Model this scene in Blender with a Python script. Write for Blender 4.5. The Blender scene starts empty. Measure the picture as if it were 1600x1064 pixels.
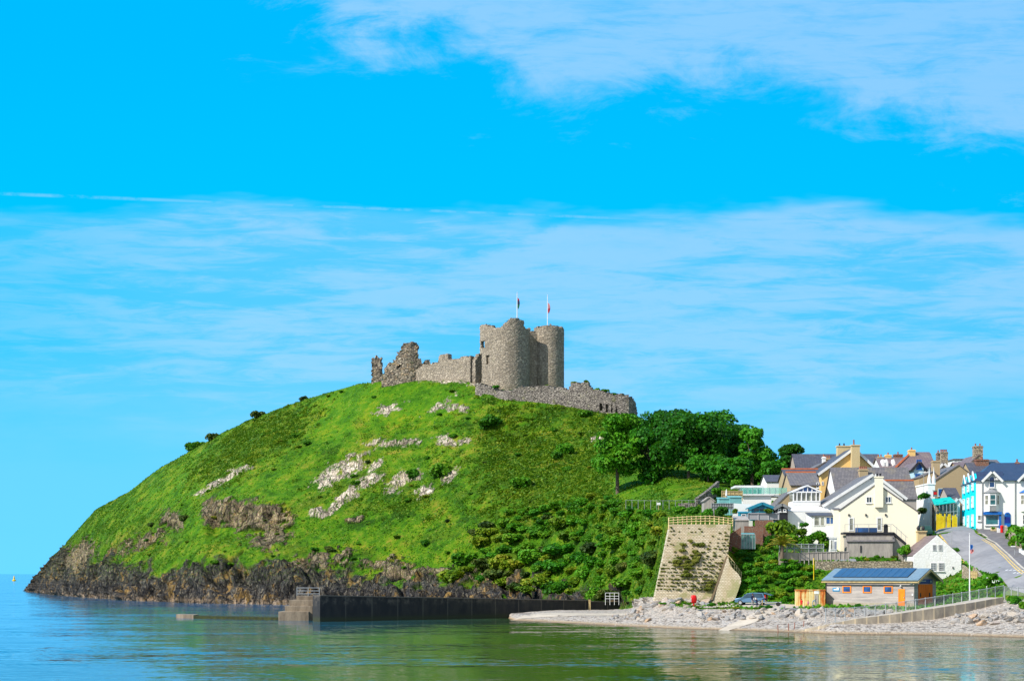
import bpy, bmesh, math, random
import numpy as np
from mathutils import Vector, Matrix
from mathutils.bvhtree import BVHTree
random.seed(7); RNG = np.random.default_rng(11)
R = math.radians
S = bpy.context.scene; COL = S.collection
# ------------------------------------------------------------------ camera
F = 2500.0; HY = 896.0; CH = 7.0            # focal length in photo pixels, horizon row, eye height
cd = bpy.data.cameras.new('camera'); cam = bpy.data.objects.new('camera', cd); COL.objects.link(cam)
cam.location = (0, 0, CH); cam.rotation_euler = (R(90), 0, 0)
cd.sensor_width = 36; cd.sensor_fit = 'HORIZONTAL'; cd.lens = 36*F/1600; cd.shift_y = (HY-532)/1600
cd.clip_start = 0.5; cd.clip_end = 60000
S.camera = cam
# ------------------------------------------------------------------ light
SUN_EL = R(40); SUN_AZ = math.atan2(-0.86, -0.50)      # from the left, a little behind the camera
sd = Vector((math.sin(SUN_AZ)*math.cos(SUN_EL), math.cos(SUN_AZ)*math.cos(SUN_EL), math.sin(SUN_EL)))
sl = bpy.data.lights.new('sun', 'SUN'); sun = bpy.data.objects.new('sun', sl); COL.objects.link(sun)
sl.energy = 5.0; sl.angle = R(0.5); sl.color = (1.0, 0.94, 0.84)
sun.rotation_euler = sd.to_track_quat('Z', 'Y').to_euler(); sun.location = (-100, -50, 150)
S.view_settings.view_transform = 'Standard'; S.view_settings.look = 'None'
S.view_settings.exposure = 0.32; S.view_settings.gamma = 1.0

class G:
    """tiny node-graph helper"""
    def __init__(s, nt): s.nt = nt
    def n(s, t, **kw):
        nd = s.nt.nodes.new(t)
        for k, v in kw.items(): setattr(nd, k, v)
        return nd
    def set(s, inp, v):
        if v is None: return
        if isinstance(v, bpy.types.NodeSocket): s.nt.links.new(v, inp)
        else:
            if isinstance(v, (tuple, list)) and len(v) == 3 and inp.type == 'RGBA': v = (*v, 1)
            inp.default_value = v
    def m(s, op, a, b=None, c=None, clamp=False):
        nd = s.n('ShaderNodeMath', operation=op, use_clamp=clamp)
        for i, v in enumerate((a, b, c)): s.set(nd.inputs[i], v) if v is not None else None
        return nd.outputs[0]
    def vm(s, op, a, b=None):
        nd = s.n('ShaderNodeVectorMath', operation=op)
        s.set(nd.inputs[0], a); s.set(nd.inputs[1], b)
        return nd.outputs[0]
    def xyz(s, v):
        nd = s.n('ShaderNodeSeparateXYZ'); s.set(nd.inputs[0], v); return nd.outputs
    def comb(s, x, y, z):
        nd = s.n('ShaderNodeCombineXYZ')
        for i, v in enumerate((x, y, z)): s.set(nd.inputs[i], v)
        return nd.outputs[0]
    def mix(s, f, a, b, mode='MIX'):
        nd = s.n('ShaderNodeMix', data_type='RGBA', blend_type=mode)
        s.set(nd.inputs[0], f); s.set(nd.inputs[6], a); s.set(nd.inputs[7], b)
        return nd.outputs[2]
    def ss(s, x, a, b, lo=0.0, hi=1.0):          # smoothstep map range
        nd = s.n('ShaderNodeMapRange', interpolation_type='SMOOTHSTEP')
        s.set(nd.inputs[0], x)
        for i, v in enumerate((a, b, lo, hi)): s.set(nd.inputs[i+1], v)
        return nd.outputs[0]
    def noise(s, vec, scale, detail=4, rough=0.55, dist=0.0):
        nd = s.n('ShaderNodeTexNoise'); s.set(nd.inputs['Vector'], vec)
        nd.inputs['Scale'].default_value = scale; nd.inputs['Detail'].default_value = detail
        nd.inputs['Roughness'].default_value = rough; nd.inputs['Distortion'].default_value = dist
        return nd.outputs[0]
    def voro(s, vec, scale, feature='F1', rnd=1.0):
        nd = s.n('ShaderNodeTexVoronoi', feature=feature); s.set(nd.inputs['Vector'], vec)
        nd.inputs['Scale'].default_value = scale; nd.inputs['Randomness'].default_value = rnd
        return nd
    def ramp(s, f, stops):
        nd = s.n('ShaderNodeValToRGB'); s.set(nd.inputs[0], f); e = nd.color_ramp.elements
        while len(e) < len(stops): e.new(0.5)
        for el, (p, c) in zip(e, stops): el.position = p; el.color = (*c, 1)
        return nd.outputs[0]
    def scl(s, v, k):
        return s.vm('MULTIPLY', v, k)
    def rot(s, v, ang, scale=(1, 1, 1)):
        nd = s.n('ShaderNodeMapping'); s.set(nd.inputs[0], v)
        nd.inputs['Rotation'].default_value = ang; nd.inputs['Scale'].default_value = scale
        return nd.outputs[0]
    def bump(s, h, dist=0.1, strength=1.0):
        nd = s.n('ShaderNodeBump'); s.set(nd.inputs['Height'], h)
        nd.inputs['Distance'].default_value = dist; nd.inputs['Strength'].default_value = strength
        return nd.outputs[0]

# ------------------------------------------------------------------ sky
w = bpy.data.worlds.new('World'); S.world = w; w.use_nodes = True
g = G(w.node_tree); w.node_tree.nodes.clear()
tc = g.n('ShaderNodeTexCoord').outputs['Generated']
x, y, z = g.xyz(tc)
ya = g.m('MAXIMUM', g.m('ABSOLUTE', y), 0.02)
u = g.m('DIVIDE', x, ya); v = g.m('DIVIDE', z, ya)
sky = g.n('ShaderNodeTexSky', sky_type='NISHITA'); sky.sun_disc = False
sky.sun_elevation = SUN_EL; sky.sun_rotation = SUN_AZ
sky.air_density = 1.0; sky.dust_density = 0.0; sky.ozone_density = 3.0
# look at the sky a little above the haze line so that it keeps the photograph's deep blue near the sea
zz = g.m('ADD', g.m('MULTIPLY', z, 0.75), 0.42)
nv = g.vm('NORMALIZE', g.comb(g.m('MULTIPLY', x, 0.25), g.m('ABSOLUTE', g.m('MULTIPLY', y, 0.6)), zz))
g.set(sky.inputs[0], nv)
hs = g.n('ShaderNodeHueSaturation'); g.set(hs.inputs['Color'], sky.outputs[0]); hs.inputs['Saturation'].default_value = 1.0
bw = g.n('ShaderNodeRGBToBW'); g.set(bw.inputs[0], hs.outputs[0])
lum = bw.outputs[0]
def tint(c): return g.mix(1.0, g.comb(lum, lum, lum), c, 'MULTIPLY')
K = 3.1
blue = tint((0.0*K, 1.06*K, 2.2*K)); deep = tint((0.0, 0.62*K, 1.9*K))
cloud = tint((0.55*K, 1.33*K, 2.2*K)); pale = tint((0.27*K, 1.27*K, 2.2*K))
uv = g.comb(u, v, 0.0)
wob = g.noise(g.scl(uv, (2.2, 9.0, 1)), 1.6, 5, 0.6)
st = g.noise(g.scl(uv, (3.0, 18.0, 1)), 2.2, 8, 0.62, 0.5)         # long streaks
fine = g.noise(g.scl(uv, (9.0, 40.0, 1)), 3.0, 8, 0.7, 0.4)
wv = g.m('MULTIPLY', g.m('SUBTRACT', wob, 0.5), 0.10)
v2 = g.m('ADD', v, wv)
# veil A: broad bank of thin streaks between 3 and 12.5 degrees
f2 = g.noise(g.rot(uv, (0, 0, 0.04), (7.0, 52.0, 1)), 2.4, 8, 0.68, 0.7)
mixs = g.m('ADD', g.m('MULTIPLY', st, 0.55), g.m('MULTIPLY', f2, 0.45))
bandA = g.m('MULTIPLY', g.ss(v2, 0.07, 0.12), g.ss(v2, 0.232, 0.212))
sA = g.ss(g.m('ADD', mixs, g.ss(u, -0.15, 0.15, 0.0, 0.035)), 0.42, 0.58)
left = g.ss(u, -0.34, -0.14, 0.5, 1.0)
A = g.m('MULTIPLY', g.m('MULTIPLY', bandA, left), g.m('ADD', g.m('MULTIPLY', sA, 0.64), 0.34))
# veil B: upper right bank, ragged lower edge sloping down to the right
puff = g.noise(g.scl(uv, (5.0, 13.0, 1)), 2.0, 9, 0.68, 0.5)
edge = g.m('ADD', g.m('MULTIPLY', u, -0.130), 0.313)
tB = g.m('ADD', g.m('SUBTRACT', v2, edge), g.m('MULTIPLY', g.m('SUBTRACT', puff, 0.5), 0.17))
bandB = g.m('MULTIPLY', g.ss(tB, -0.022, 0.034), g.ss(g.m('ADD', u, g.m('MULTIPLY', g.m('SUBTRACT', puff, 0.5), 0.3)), -0.14, -0.06))
B = g.m('MULTIPLY', bandB, g.ss(g.m('ADD', g.m('MULTIPLY', puff, 0.5), g.m('MULTIPLY', f2, 0.5)), 0.36, 0.56, 0.5, 1.0))
# haze just above the horizon
C = g.ss(v, 0.15, 0.085)
Cn = g.m('MULTIPLY', C, g.ss(wob, 0.2, 0.6, 0.75, 1.0))
# thin broken trail
tl = g.m('ABSOLUTE', g.m('SUBTRACT', v, g.m('ADD', g.m('MULTIPLY', u, -0.040), 0.2245)))
tr = g.m('MULTIPLY', g.ss(tl, 0.0015, 0.0002), g.ss(g.noise(g.scl(uv, (14, 20, 1)), 2.0, 6, 0.7), 0.36, 0.56))
tr = g.m('MULTIPLY', tr, g.ss(u, 0.12, 0.04))
hi = g.ss(z, 0.35, 0.8)
base = g.mix(hi, blue, deep)
base = g.mix(g.ss(v, 0.36, 0.2, 0, 0.5), base, tint((0.0, 1.25*K, 2.2*K)))
base = g.mix(Cn, base, pale)
cl = g.m('ADD', g.m('MAXIMUM', A, B), g.m('MULTIPLY', g.m('SUBTRACT', fine, 0.5), g.m('MULTIPLY', g.m('MAXIMUM', A, B), 0.45)), clamp=True)
front = g.ss(y, -0.1, 0.1)
cl = g.m('MULTIPLY', g.m('MAXIMUM', cl, g.m('MULTIPLY', tr, 0.5)), g.m('MAXIMUM', front, 0.35))
skyc = g.mix(cl, base, cloud)
behind = g.ss(y, 0.15, -0.5, 0.0, 0.75)          # whitish sky added behind the camera to neutralise the blue ambient light
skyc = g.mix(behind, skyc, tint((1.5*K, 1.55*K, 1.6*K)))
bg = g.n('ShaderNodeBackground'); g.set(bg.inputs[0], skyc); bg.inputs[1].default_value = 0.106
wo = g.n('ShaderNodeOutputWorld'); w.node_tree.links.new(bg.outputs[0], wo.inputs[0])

# ------------------------------------------------------------------ helpers
def P(px, py, D):                                   # photo pixel at depth D -> world point
    return Vector(((px-800)*D/F, D, CH-(py-HY)*D/F))
def tag(o, label=None, cat=None, group=None, kind=None):
    if label: o['label'] = label
    if cat: o['category'] = cat
    if group: o['group'] = group
    if kind: o['kind'] = kind
    return o
def empty(name, loc=(0, 0, 0), rz=0, label=None, cat=None, group=None):
    o = bpy.data.objects.new(name, None); COL.objects.link(o)
    o.location = loc; o.rotation_euler = (0, 0, rz); o.empty_display_size = 0.5
    return tag(o, label, cat, group)
def link(name, me, m=None, parent=None, loc=None):
    o = bpy.data.objects.new(name, me); COL.objects.link(o)
    if m: me.materials.append(m)
    if parent: o.parent = parent
    if loc is not None: o.location = loc
    return o
def copy_tree(o, parent=None):
    c = o.copy(); COL.objects.link(c)
    if parent: c.parent = parent
    for ch in [k for k in bpy.data.objects if k.parent == o]: copy_tree(ch, c)
    return c
def fast_mesh(name, V, Fc, smooth=False):           # V (n,3), Fc (m,k) numpy
    me = bpy.data.meshes.new(name); V = np.asarray(V, np.float32); Fc = np.asarray(Fc, np.int32)
    me.vertices.add(len(V)); me.vertices.foreach_set('co', V.ravel())
    k = Fc.shape[1]; me.loops.add(Fc.size); me.loops.foreach_set('vertex_index', Fc.ravel())
    me.polygons.add(len(Fc)); me.polygons.foreach_set('loop_start', np.arange(0, Fc.size, k, dtype=np.int32))
    me.polygons.foreach_set('loop_total', np.full(len(Fc), k, np.int32))
    if smooth: me.polygons.foreach_set('use_smooth', np.ones(len(Fc), bool))
    me.update(calc_edges=True); return me
class MB:
    def __init__(s): s.v = []; s.f = []
    def poly(s, pts):
        i = len(s.v); s.v += [tuple(p) for p in pts]; s.f.append(tuple(range(i, i+len(pts)))); return s
    def solid(s, v, f):
        i = len(s.v); s.v += [tuple(p) for p in v]; s.f += [tuple(i+k for k in q) for q in f]; return s
    def box(s, x0, x1, y0, y1, z0, z1):
        return s.solid([(x0,y0,z0),(x1,y0,z0),(x1,y1,z0),(x0,y1,z0),(x0,y0,z1),(x1,y0,z1),(x1,y1,z1),(x0,y1,z1)],
            [(0,3,2,1),(4,5,6,7),(0,1,5,4),(1,2,6,5),(2,3,7,6),(3,0,4,7)])
    def prism(s, prof, y0, y1):                     # profile in (x,z), extruded along y
        n = len(prof)
        v = [(a, y0, b) for a, b in prof] + [(a, y1, b) for a, b in prof]
        return s.solid(v, [tuple(range(n)), tuple(range(2*n-1, n-1, -1))] + [(i, n+i, n+(i+1) % n, (i+1) % n) for i in range(n)])
    def prismx(s, prof, x0, x1):                    # profile in (y,z), extruded along x
        n = len(prof)
        v = [(x0, a, b) for a, b in prof] + [(x1, a, b) for a, b in prof]
        return s.solid(v, [tuple(range(n-1, -1, -1)), tuple(range(n, 2*n))] + [(i, (i+1) % n, n+(i+1) % n, n+i) for i in range(n)])
    def tube(s, a, b, r0, r1=None, n=8):
        a = Vector(a); b = Vector(b); r1 = r0 if r1 is None else r1
        q = (b-a).to_track_quat('Z', 'Y').to_matrix(); v = []
        for c, r in ((a, r0), (b, r1)):
            for i in range(n):
                t = 2*math.pi*i/n; v.append(c + q @ Vector((r*math.cos(t), r*math.sin(t), 0)))
        return s.solid(v, [tuple(range(n-1, -1, -1)), tuple(range(n, 2*n))] + [(i, (i+1) % n, n+(i+1) % n, n+i) for i in range(n)])
    def bar(s, a, b, w, h=None):                    # square bar
        return s.tube(a, b, w*0.7071, n=4)
    def lathe(s, prof, c=(0, 0, 0), n=14):
        v = []; f = []
        for r, zz in prof:
            for i in range(n):
                t = 2*math.pi*i/n; v.append((c[0]+r*math.cos(t), c[1]+r*math.sin(t), c[2]+zz))
        m = len(prof)
        for k in range(m-1):
            for i in range(n):
                j = (i+1) % n; f.append((k*n+i, k*n+j, (k+1)*n+j, (k+1)*n+i))
        f += [tuple(range(n-1, -1, -1)), tuple(range((m-1)*n, m*n))]
        return s.solid(v, f)
    def xform(s, M, start=0):
        s.v[start:] = [tuple(M @ Vector(p)) for p in s.v[start:]]; return s
    def build(s, name, m, parent=None, loc=None, smooth=False, bevel=0):
        me = bpy.data.meshes.new(name); me.from_pydata(s.v, [], s.f)
        if smooth:
            for p in me.polygons: p.use_smooth = True
        me.update(); o = link(name, me, m, parent, loc)
        bm = bmesh.new(); bm.from_mesh(me); bmesh.ops.recalc_face_normals(bm, faces=bm.faces); bm.to_mesh(me); bm.free()
        if bevel:
            b = o.modifiers.new('bevel', 'BEVEL'); b.width = bevel; b.segments = 2
        return o
# vectorised value noise
def _h(i, j, k):
    n = (i*374761393 + j*668265263 + k*2147483647 + 1013) & 0xffffffff
    n = ((n ^ (n >> 13))*1274126177) & 0xffffffff
    n = ((n ^ (n >> 16))*2246822519) & 0xffffffff
    return ((n ^ (n >> 15)) & 0xffffff)/float(0xffffff)*2-1
def vn(Q):
    Q = np.asarray(Q, float); I = np.floor(Q).astype(np.int64); f = Q-I; f = f*f*(3-2*f); r = 0
    for a in (0, 1):
        for b in (0, 1):
            for c in (0, 1):
                wgt = (f[:, 0] if a else 1-f[:, 0])*(f[:, 1] if b else 1-f[:, 1])*(f[:, 2] if c else 1-f[:, 2])
                r = r + wgt*_h(I[:, 0]+a, I[:, 1]+b, I[:, 2]+c)
    return r
def fbm(Q, oc=4, g_=0.5):
    Q = np.asarray(Q, float); r = 0; a = 1; t = 0
    for i in range(oc): r = r+a*vn(Q+17.3*i); t += a; a *= g_; Q = Q*2.03
    return r/t*1.6
def sstep(x, a, b): t = np.clip((x-a)/(b-a), 0, 1); return t*t*(3-2*t)

# ------------------------------------------------------------------ materials
MATS = {}
def newmat(name):
    m = bpy.data.materials.new(name); m.use_nodes = True; nt = m.node_tree
    bs = nt.nodes['Principled BSDF']; gg = G(nt); MATS[name] = m
    return m, gg, bs
def mat(name, c, c2=None, rough=0.8, scale=1.5, bump=0.0, bscale=None, spec=0.3, streak=False, detail=6, lo=0.35, hi=0.65, metallic=0.0):
    if name in MATS: return MATS[name]
    m, gg, bs = newmat(name)
    oc = gg.n('ShaderNodeTexCoord').outputs['Object']
    c2 = c2 or tuple(k*0.72 for k in c)
    vec = gg.scl(oc, (1, 1, 0.22)) if streak else oc
    f = gg.noise(vec, scale, detail, 0.65)
    col = gg.mix(gg.ss(f, lo, hi), c2, c)
    gr = gg.noise(oc, scale*9, 3, 0.6)
    col = gg.mix(gg.ss(gr, 0.3, 0.7, 0.0, 0.25), col, tuple(k*0.8 for k in c2))
    gg.set(bs.inputs['Base Color'], col); bs.inputs['Roughness'].default_value = rough
    bs.inputs['Specular IOR Level'].default_value = spec; bs.inputs['Metallic'].default_value = metallic
    if bump: gg.set(bs.inputs['Normal'], gg.bump(gg.noise(oc, bscale or scale*4, 5, 0.6), bump))
    return m
def wallmat(name, c, dirt=(0.3, 0.27, 0.2), amt=0.35):        # painted render with streaky weathering
    m, gg, bs = newmat(name); oc = gg.n('ShaderNodeTexCoord').outputs['Object']
    n1 = gg.noise(gg.scl(oc, (1.4, 1.4, 0.25)), 1.2, 6, 0.65); n2 = gg.noise(oc, 0.5, 4, 0.6)
    f = gg.m('MULTIPLY', gg.ss(n1, 0.5, 0.8), gg.ss(n2, 0.35, 0.75))
    col = gg.mix(gg.m('MULTIPLY', f, amt), c, dirt)
    col = gg.mix(gg.ss(gg.noise(oc, 9, 3), 0.3, 0.7, 0, 0.12), col, tuple(k*0.75 for k in c))
    gg.set(bs.inputs['Base Color'], col); bs.inputs['Roughness'].default_value = 0.85
    bs.inputs['Specular IOR Level'].default_value = 0.2
    gg.set(bs.inputs['Normal'], gg.bump(gg.noise(oc, 6, 4), 0.015)); return m
def roofmat(name, c, c2, patch=(0.22, 0.2, 0.14), rough=0.6):  # slate courses + lichen
    m, gg, bs = newmat(name); oc = gg.n('ShaderNodeTexCoord').outputs['Object']
    X, Y, Z = gg.xyz(oc)
    uvw = gg.comb(gg.m('ADD', X, gg.m('MULTIPLY', Y, 0.7)), Z, 0)
    br = gg.n('ShaderNodeTexBrick'); gg.set(br.inputs['Vector'], uvw)
    br.inputs['Scale'].default_value = 1.0; br.inputs['Brick Width'].default_value = 0.5; br.inputs['Row Height'].default_value = 0.24
    br.inputs['Mortar Size'].default_value = 0.025; br.inputs['Bias'].default_value = -0.2
    gg.set(br.inputs['Color1'], c); gg.set(br.inputs['Color2'], c2); gg.set(br.inputs['Mortar'], tuple(k*0.45 for k in c2))
    f = gg.ss(gg.noise(oc, 0.55, 6, 0.7), 0.48, 0.72, 0, 0.75)
    col = gg.mix(f, br.outputs[0], patch)
    col = gg.mix(gg.ss(gg.noise(gg.scl(oc, (1, 1, 0.3)), 1.7, 5, 0.7), 0.35, 0.7, 0, 0.35), col, tuple(k*0.5 for k in c2))
    gg.set(bs.inputs['Base Color'], col); bs.inputs['Roughness'].default_value = rough
    gg.set(bs.inputs['Normal'], gg.bump(br.outputs[1], 0.02, -0.6)); return m
def stonemat(name, cols, scale=2.2, mortar=(0.2, 0.18, 0.15), flat=0.6, bump=0.12, lichen=None, lamt=0.5):
    m, gg, bs = newmat(name); oc = gg.n('ShaderNodeTexCoord').outputs['Object']
    wv = gg.vm('ADD', gg.scl(oc, (1, 1, 1/flat)), gg.scl(gg.comb(gg.noise(oc, 1.3, 3), gg.noise(oc, 1.9, 3), gg.noise(oc, 1.1, 3)), (0.35, 0.35, 0.35)))
    vo = gg.voro(wv, scale); ed = gg.voro(wv, scale, 'DISTANCE_TO_EDGE')
    r_, g_, b_ = gg.xyz(vo.outputs['Color'])
    st = [(i/(len(cols)-1), c) for i, c in enumerate(cols)]
    col = gg.ramp(r_, st)
    big = gg.noise(oc, 0.22, 5, 0.65)
    col = gg.mix(gg.ss(big, 0.35, 0.65, 0, 0.45), col, tuple(0.7*k for k in cols[0]))
    if lichen: col = gg.mix(gg.ss(gg.noise(oc, 0.7, 6, 0.7), 0.55, 0.72, 0, lamt), col, lichen)
    e = gg.ss(ed.outputs[0], 0.02, 0.10)
    col = gg.mix(e, mortar, col)
    gg.set(bs.inputs['Base Color'], col); bs.inputs['Roughness'].default_value = 0.92
    bs.inputs['Specular IOR Level'].default_value = 0.15
    hgt = gg.m('ADD', gg.m('MULTIPLY', e, 0.7), gg.m('MULTIPLY', gg.noise(oc, 5, 5, 0.7), 0.7))
    gg.set(bs.inputs['Normal'], gg.bump(hgt, bump)); return m
def leafmat(name, cols, scale=0.35, trans=0.25):
    m, gg, bs = newmat(name); po = gg.n('ShaderNodeNewGeometry').outputs['Position']
    oi = gg.n('ShaderNodeObjectInfo').outputs['Random']
    n1 = gg.noise(po, scale, 4, 0.6); n2 = gg.noise(po, scale*7, 3, 0.7)
    f = gg.m('ADD', gg.m('MULTIPLY', gg.m('ADD', n1, n2), 0.5), gg.m('MULTIPLY', gg.m('SUBTRACT', oi, 0.5), 0.16))
    col = gg.ramp(f, [(0.36+0.28*i/(len(cols)-1), c) for i, c in enumerate(cols)])
    gg.set(bs.inputs['Base Color'], col); bs.inputs['Roughness'].default_value = 0.6
    bs.inputs['Specular IOR Level'].default_value = 0.25
    tr = gg.n('ShaderNodeBsdfTranslucent'); gg.set(tr.inputs[0], gg.mix(0.5, col, (0.12, 0.3, 0.01)))
    mx = gg.n('ShaderNodeMixShader'); mx.inputs[0].default_value = trans
    gg.nt.links.new(bs.outputs[0], mx.inputs[1]); gg.nt.links.new(tr.outputs[0], mx.inputs[2])
    out = [k for k in gg.nt.nodes if k.type == 'OUTPUT_MATERIAL'][0]; gg.nt.links.new(mx.outputs[0], out.inputs[0])
    return m
# ------------------------------------------------------------------ sea
m_sea, gg, bs = newmat('sea_water')
po = gg.n('ShaderNodeNewGeometry').outputs['Position']
X, Y, Z = gg.xyz(po)
# wave slopes given directly: long low swell, wind ripples and small chop
def slope(off, k):
    q = gg.vm('ADD', po, (off, off*1.7, 0))
    a_ = gg.noise(gg.rot(q, (0, 0, 0.06), (0.035, 0.16, 1)), 1.0, 3, 0.6, 0.3)
    b_ = gg.noise(gg.rot(q, (0, 0, -0.10), (0.22, 0.8, 1)), 1.0, 4, 0.65, 0.4)
    c_ = gg.noise(gg.scl(q, (1.3, 2.6, 1)), 1.0, 2, 0.6)
    r_ = gg.m('ADD', gg.m('MULTIPLY', a_, 0.24), gg.m('ADD', gg.m('MULTIPLY', b_, 0.42), gg.m('MULTIPLY', c_, 0.34)))
    return gg.m('MULTIPLY', gg.m('SUBTRACT', r_, 0.5), k)
n3 = gg.noise(gg.scl(po, (0.012, 0.05, 1)), 1.0, 3, 0.6)
patch = gg.ss(n3, 0.38, 0.62, 0.4, 1.25)
sx_ = gg.m('MULTIPLY', slope(0, 0.3), patch); sy_ = gg.m('MULTIPLY', slope(57.3, 0.72), patch)
gg.set(bs.inputs['Normal'], gg.vm('NORMALIZE', gg.comb(sx_, gg.m('ADD', sy_, -0.026), 1.0)))
gg.set(bs.inputs['Base Color'], gg.mix(gg.ss(X, -60, 10), (0.0, 0.10, 0.22), (0.03, 0.06, 0.006)))  # green of the hill's reflection painted into the colour towards the right
bs.inputs['Roughness'].default_value = 0.06; bs.inputs['IOR'].default_value = 1.33
sea = MB()
ys = [-60, 40, 120, 300, 800, 2500, 8000, 30000]; xs = [-30000, -6000, -1200, -300, 0, 300, 1200, 6000, 30000]
sv = [(a, b, 0) for b in ys for a in xs]; nx = len(xs)
sea.solid(sv, [(j*nx+i, j*nx+i+1, (j+1)*nx+i+1, (j+1)*nx+i) for j in range(len(ys)-1) for i in range(nx-1)])
tag(sea.build('sea', m_sea), 'blue sea with fine ripples, tinted green where it mirrors the hill', 'sea', kind='structure')

# ------------------------------------------------------------------ terrain
def zc(Y, py): return CH-(py-HY)*Y/F
def C6(px, foot, *pts, back=None):
    k = [(foot-25, -5.0), (foot, -0.25)] + [(a, zc(a, b)) for a, b in pts]
    Y6, Z6 = k[-1]
    k += back or [(Y6+45, Z6*0.86), (Y6+150, Z6*0.35), (Y6+320, -4)]
    return (px, k)
under = lambda px, f: (px, [(f-25, -6), (f, -3), (f+5, -3), (f+10, -3), (f+20, -3), (f+30, -3), (f+40, -3), (f+60, -3), (f+100, -3.5), (f+150, -4), (f+200, -5)])
cast = lambda Y, y2: [(Y+14, zc(Y+14, y2)), (Y+60, 50), (Y+300, -4)]
cols = [under(10, 660), under(40, 640),
 C6(50, 612, (615,922),(620,915),(624,911),(628,908),(632,907),(636,906)),
 C6(75, 545, (548,912),(552,897),(557,888),(562,882),(568,878),(575,876)),
 C6(100, 503, (506,918),(510,900),(515,884),(522,868),(530,857),(540,851)),
 C6(150, 455, (458,922),(462,905),(468,880),(480,840),(500,812),(520,796)),
 C6(200, 417, (420,925),(424,908),(430,885),(450,835),(475,795),(500,769)),
 C6(250, 397, (400,926),(404,908),(409,888),(432,825),(465,765),(495,731)),
 C6(300, 381, (384,928),(388,908),(393,886),(418,810),(452,742),(487,703)),
 C6(350, 372, (375,928),(379,903),(384,882),(408,795),(444,720),(481,675)),
 C6(400, 366, (369,930),(373,903),(378,880),(400,790),(436,705),(475,652)),
 C6(450, 361, (364,930),(368,905),(373,886),(396,790),(430,696),(467,634)),
 C6(500, 356, (359,930),(363,910),(368,895),(392,790),(424,690),(456,617)),
 C6(560, 352, (355,931),(359,913),(364,900),(388,785),(418,678),(444,600)),
 C6(600, 349, (352,932),(356,915),(361,902),(385,780),(413,675),(434,596), back=[(446,61),(500,50),(760,-4)]),
 C6(660, 342, (345,934),(349,918),(354,905),(377,785),(405,680),(428,593), back=[(442,61),(500,50),(760,-4)]),
 C6(720, 333, (336,935),(340,920),(345,908),(368,790),(396,684),(420,593), back=[(436,60),(500,50),(760,-4)]),
 C6(760, 326, (329,936),(333,922),(338,910),(362,790),(390,690),(414,600), back=cast(414,594)),
 C6(780, 322, (325,936),(329,924),(334,912),(360,790),(390,690),(410,610), back=cast(410,600)),
 C6(787, 270, (280,950),(318,940),(332,912),(359,790),(390,690),(408,612), back=cast(408,602)),
 C6(795, 238, (246,960),(316,940),(331,912),(358,790),(390,692),(406,613), back=cast(408,602)),
 C6(850, 229, (240,960),(307,938),(322,916),(350,790),(384,698),(403,619), back=cast(408,604)),
 C6(900, 221, (232,962),(290,945),(312,920),(340,790),(378,704),(400,629), back=cast(406,612)),
 C6(950, 214, (226,962),(272,951),(282,924),(318,790),(362,715),(398,640), back=[(410,44),(460,38),(760,4)]),
 C6(985, 210, (222,962),(262,949),(272,926),(300,792),(350,735),(396,649), back=[(410,44),(460,38),(760,4)]),
 C6(1020, 206, (217,960),(232,940),(240,926),(268,806),(330,752),(398,660), back=[(410,42),(460,36),(760,8)]),
 C6(1046, 203, (212,962),(219,943),(227,936),(231,826),(290,785),(398,672), back=[(410,40),(460,36),(760,8)]),
 C6(1095, 199, (207,962),(211,951),(227,938),(231,826),(290,772),(395,692), back=[(410,38),(460,36),(760,8)]),
 C6(1143, 196, (205,962),(209,951),(226,938),(234,838),(290,772),(395,712), back=[(420,35),(500,30),(760,10)]),
 C6(1165, 195, (204,962),(208,951),(221,939),(238,836),(290,778),(395,722), back=[(420,33),(500,30),(760,10)]),
 C6(1200, 192, (202,963),(207,951),(220,940),(232,867),(290,785),(390,735), back=[(430,32),(500,30),(760,10)]),
 C6(1250, 188, (198,967),(206,951),(219,942),(229,875),(285,790),(390,745), back=[(430,31),(500,29),(760,10)]),
 C6(1300, 184.5, (187.5,976),(205,949),(218,944),(229,877),(280,795),(390,752), back=[(430,30),(500,28),(760,10)]),
 C6(1400, 182, (188,974.5),(200,952),(217,944),(231,872),(262,826),(390,765), back=[(430,28),(500,26),(760,10)]),
 C6(1440, 181, (189,970.5),(200,950),(214,944),(228,904),(246,864),(390,775), back=[(430,27),(500,25),(760,10)]),
 C6(1465, 180, (190,966.5),(200,948),(211,941),(228,904),(249,833),(390,780), back=[(430,26),(500,24),(760,10)]),
 C6(1500, 178.5, (190.8,960),(198,945),(207,930),(224,904),(250,828),(390,785), back=[(430,25),(500,23),(760,10)]),
 C6(1560, 175.5, (192.3,946),(197,936),(199,926),(204,908),(250,829),(390,790), back=[(430,25),(500,23),(760,10)]),
 C6(1600, 173.5, (188,950),(194,936),(197,922),(202,898),(250,829),(390,792), back=[(430,25),(500,23),(760,10)]),
 C6(1700, 172, (181,968),(187,945),(193,918),(202,880),(262,815),(390,790), back=[(430,25),(500,23),(760,10)]),
 C6(1900, 168, (178,965),(187,935),(193,900),(205,870),(262,805),(390,780), back=[(430,28),(500,23),(760,10)]),
]
cpx = np.array([c[0] for c in cols], float); KN = np.array([c[1] for c in cols], float)     # (nc,11,2)
PXS = np.arange(12, 1890, 2.0)
kn = np.stack([[np.interp(PXS, cpx, KN[:, k, j]) for j in (0, 1)] for k in range(11)])        # (11,2,n)
ker = np.exp(-0.5*(np.arange(-9, 10)/3.2)**2); ker /= ker.sum()
for k in range(11):
    for j in (0, 1):
        kn[k, j] = np.convolve(np.pad(kn[k, j], 9, mode='edge'), ker, 'valid')
seg = [4, 14, 14, 14, 46, 44, 44, 14, 10, 8]
rows = []; tpar = []
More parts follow.
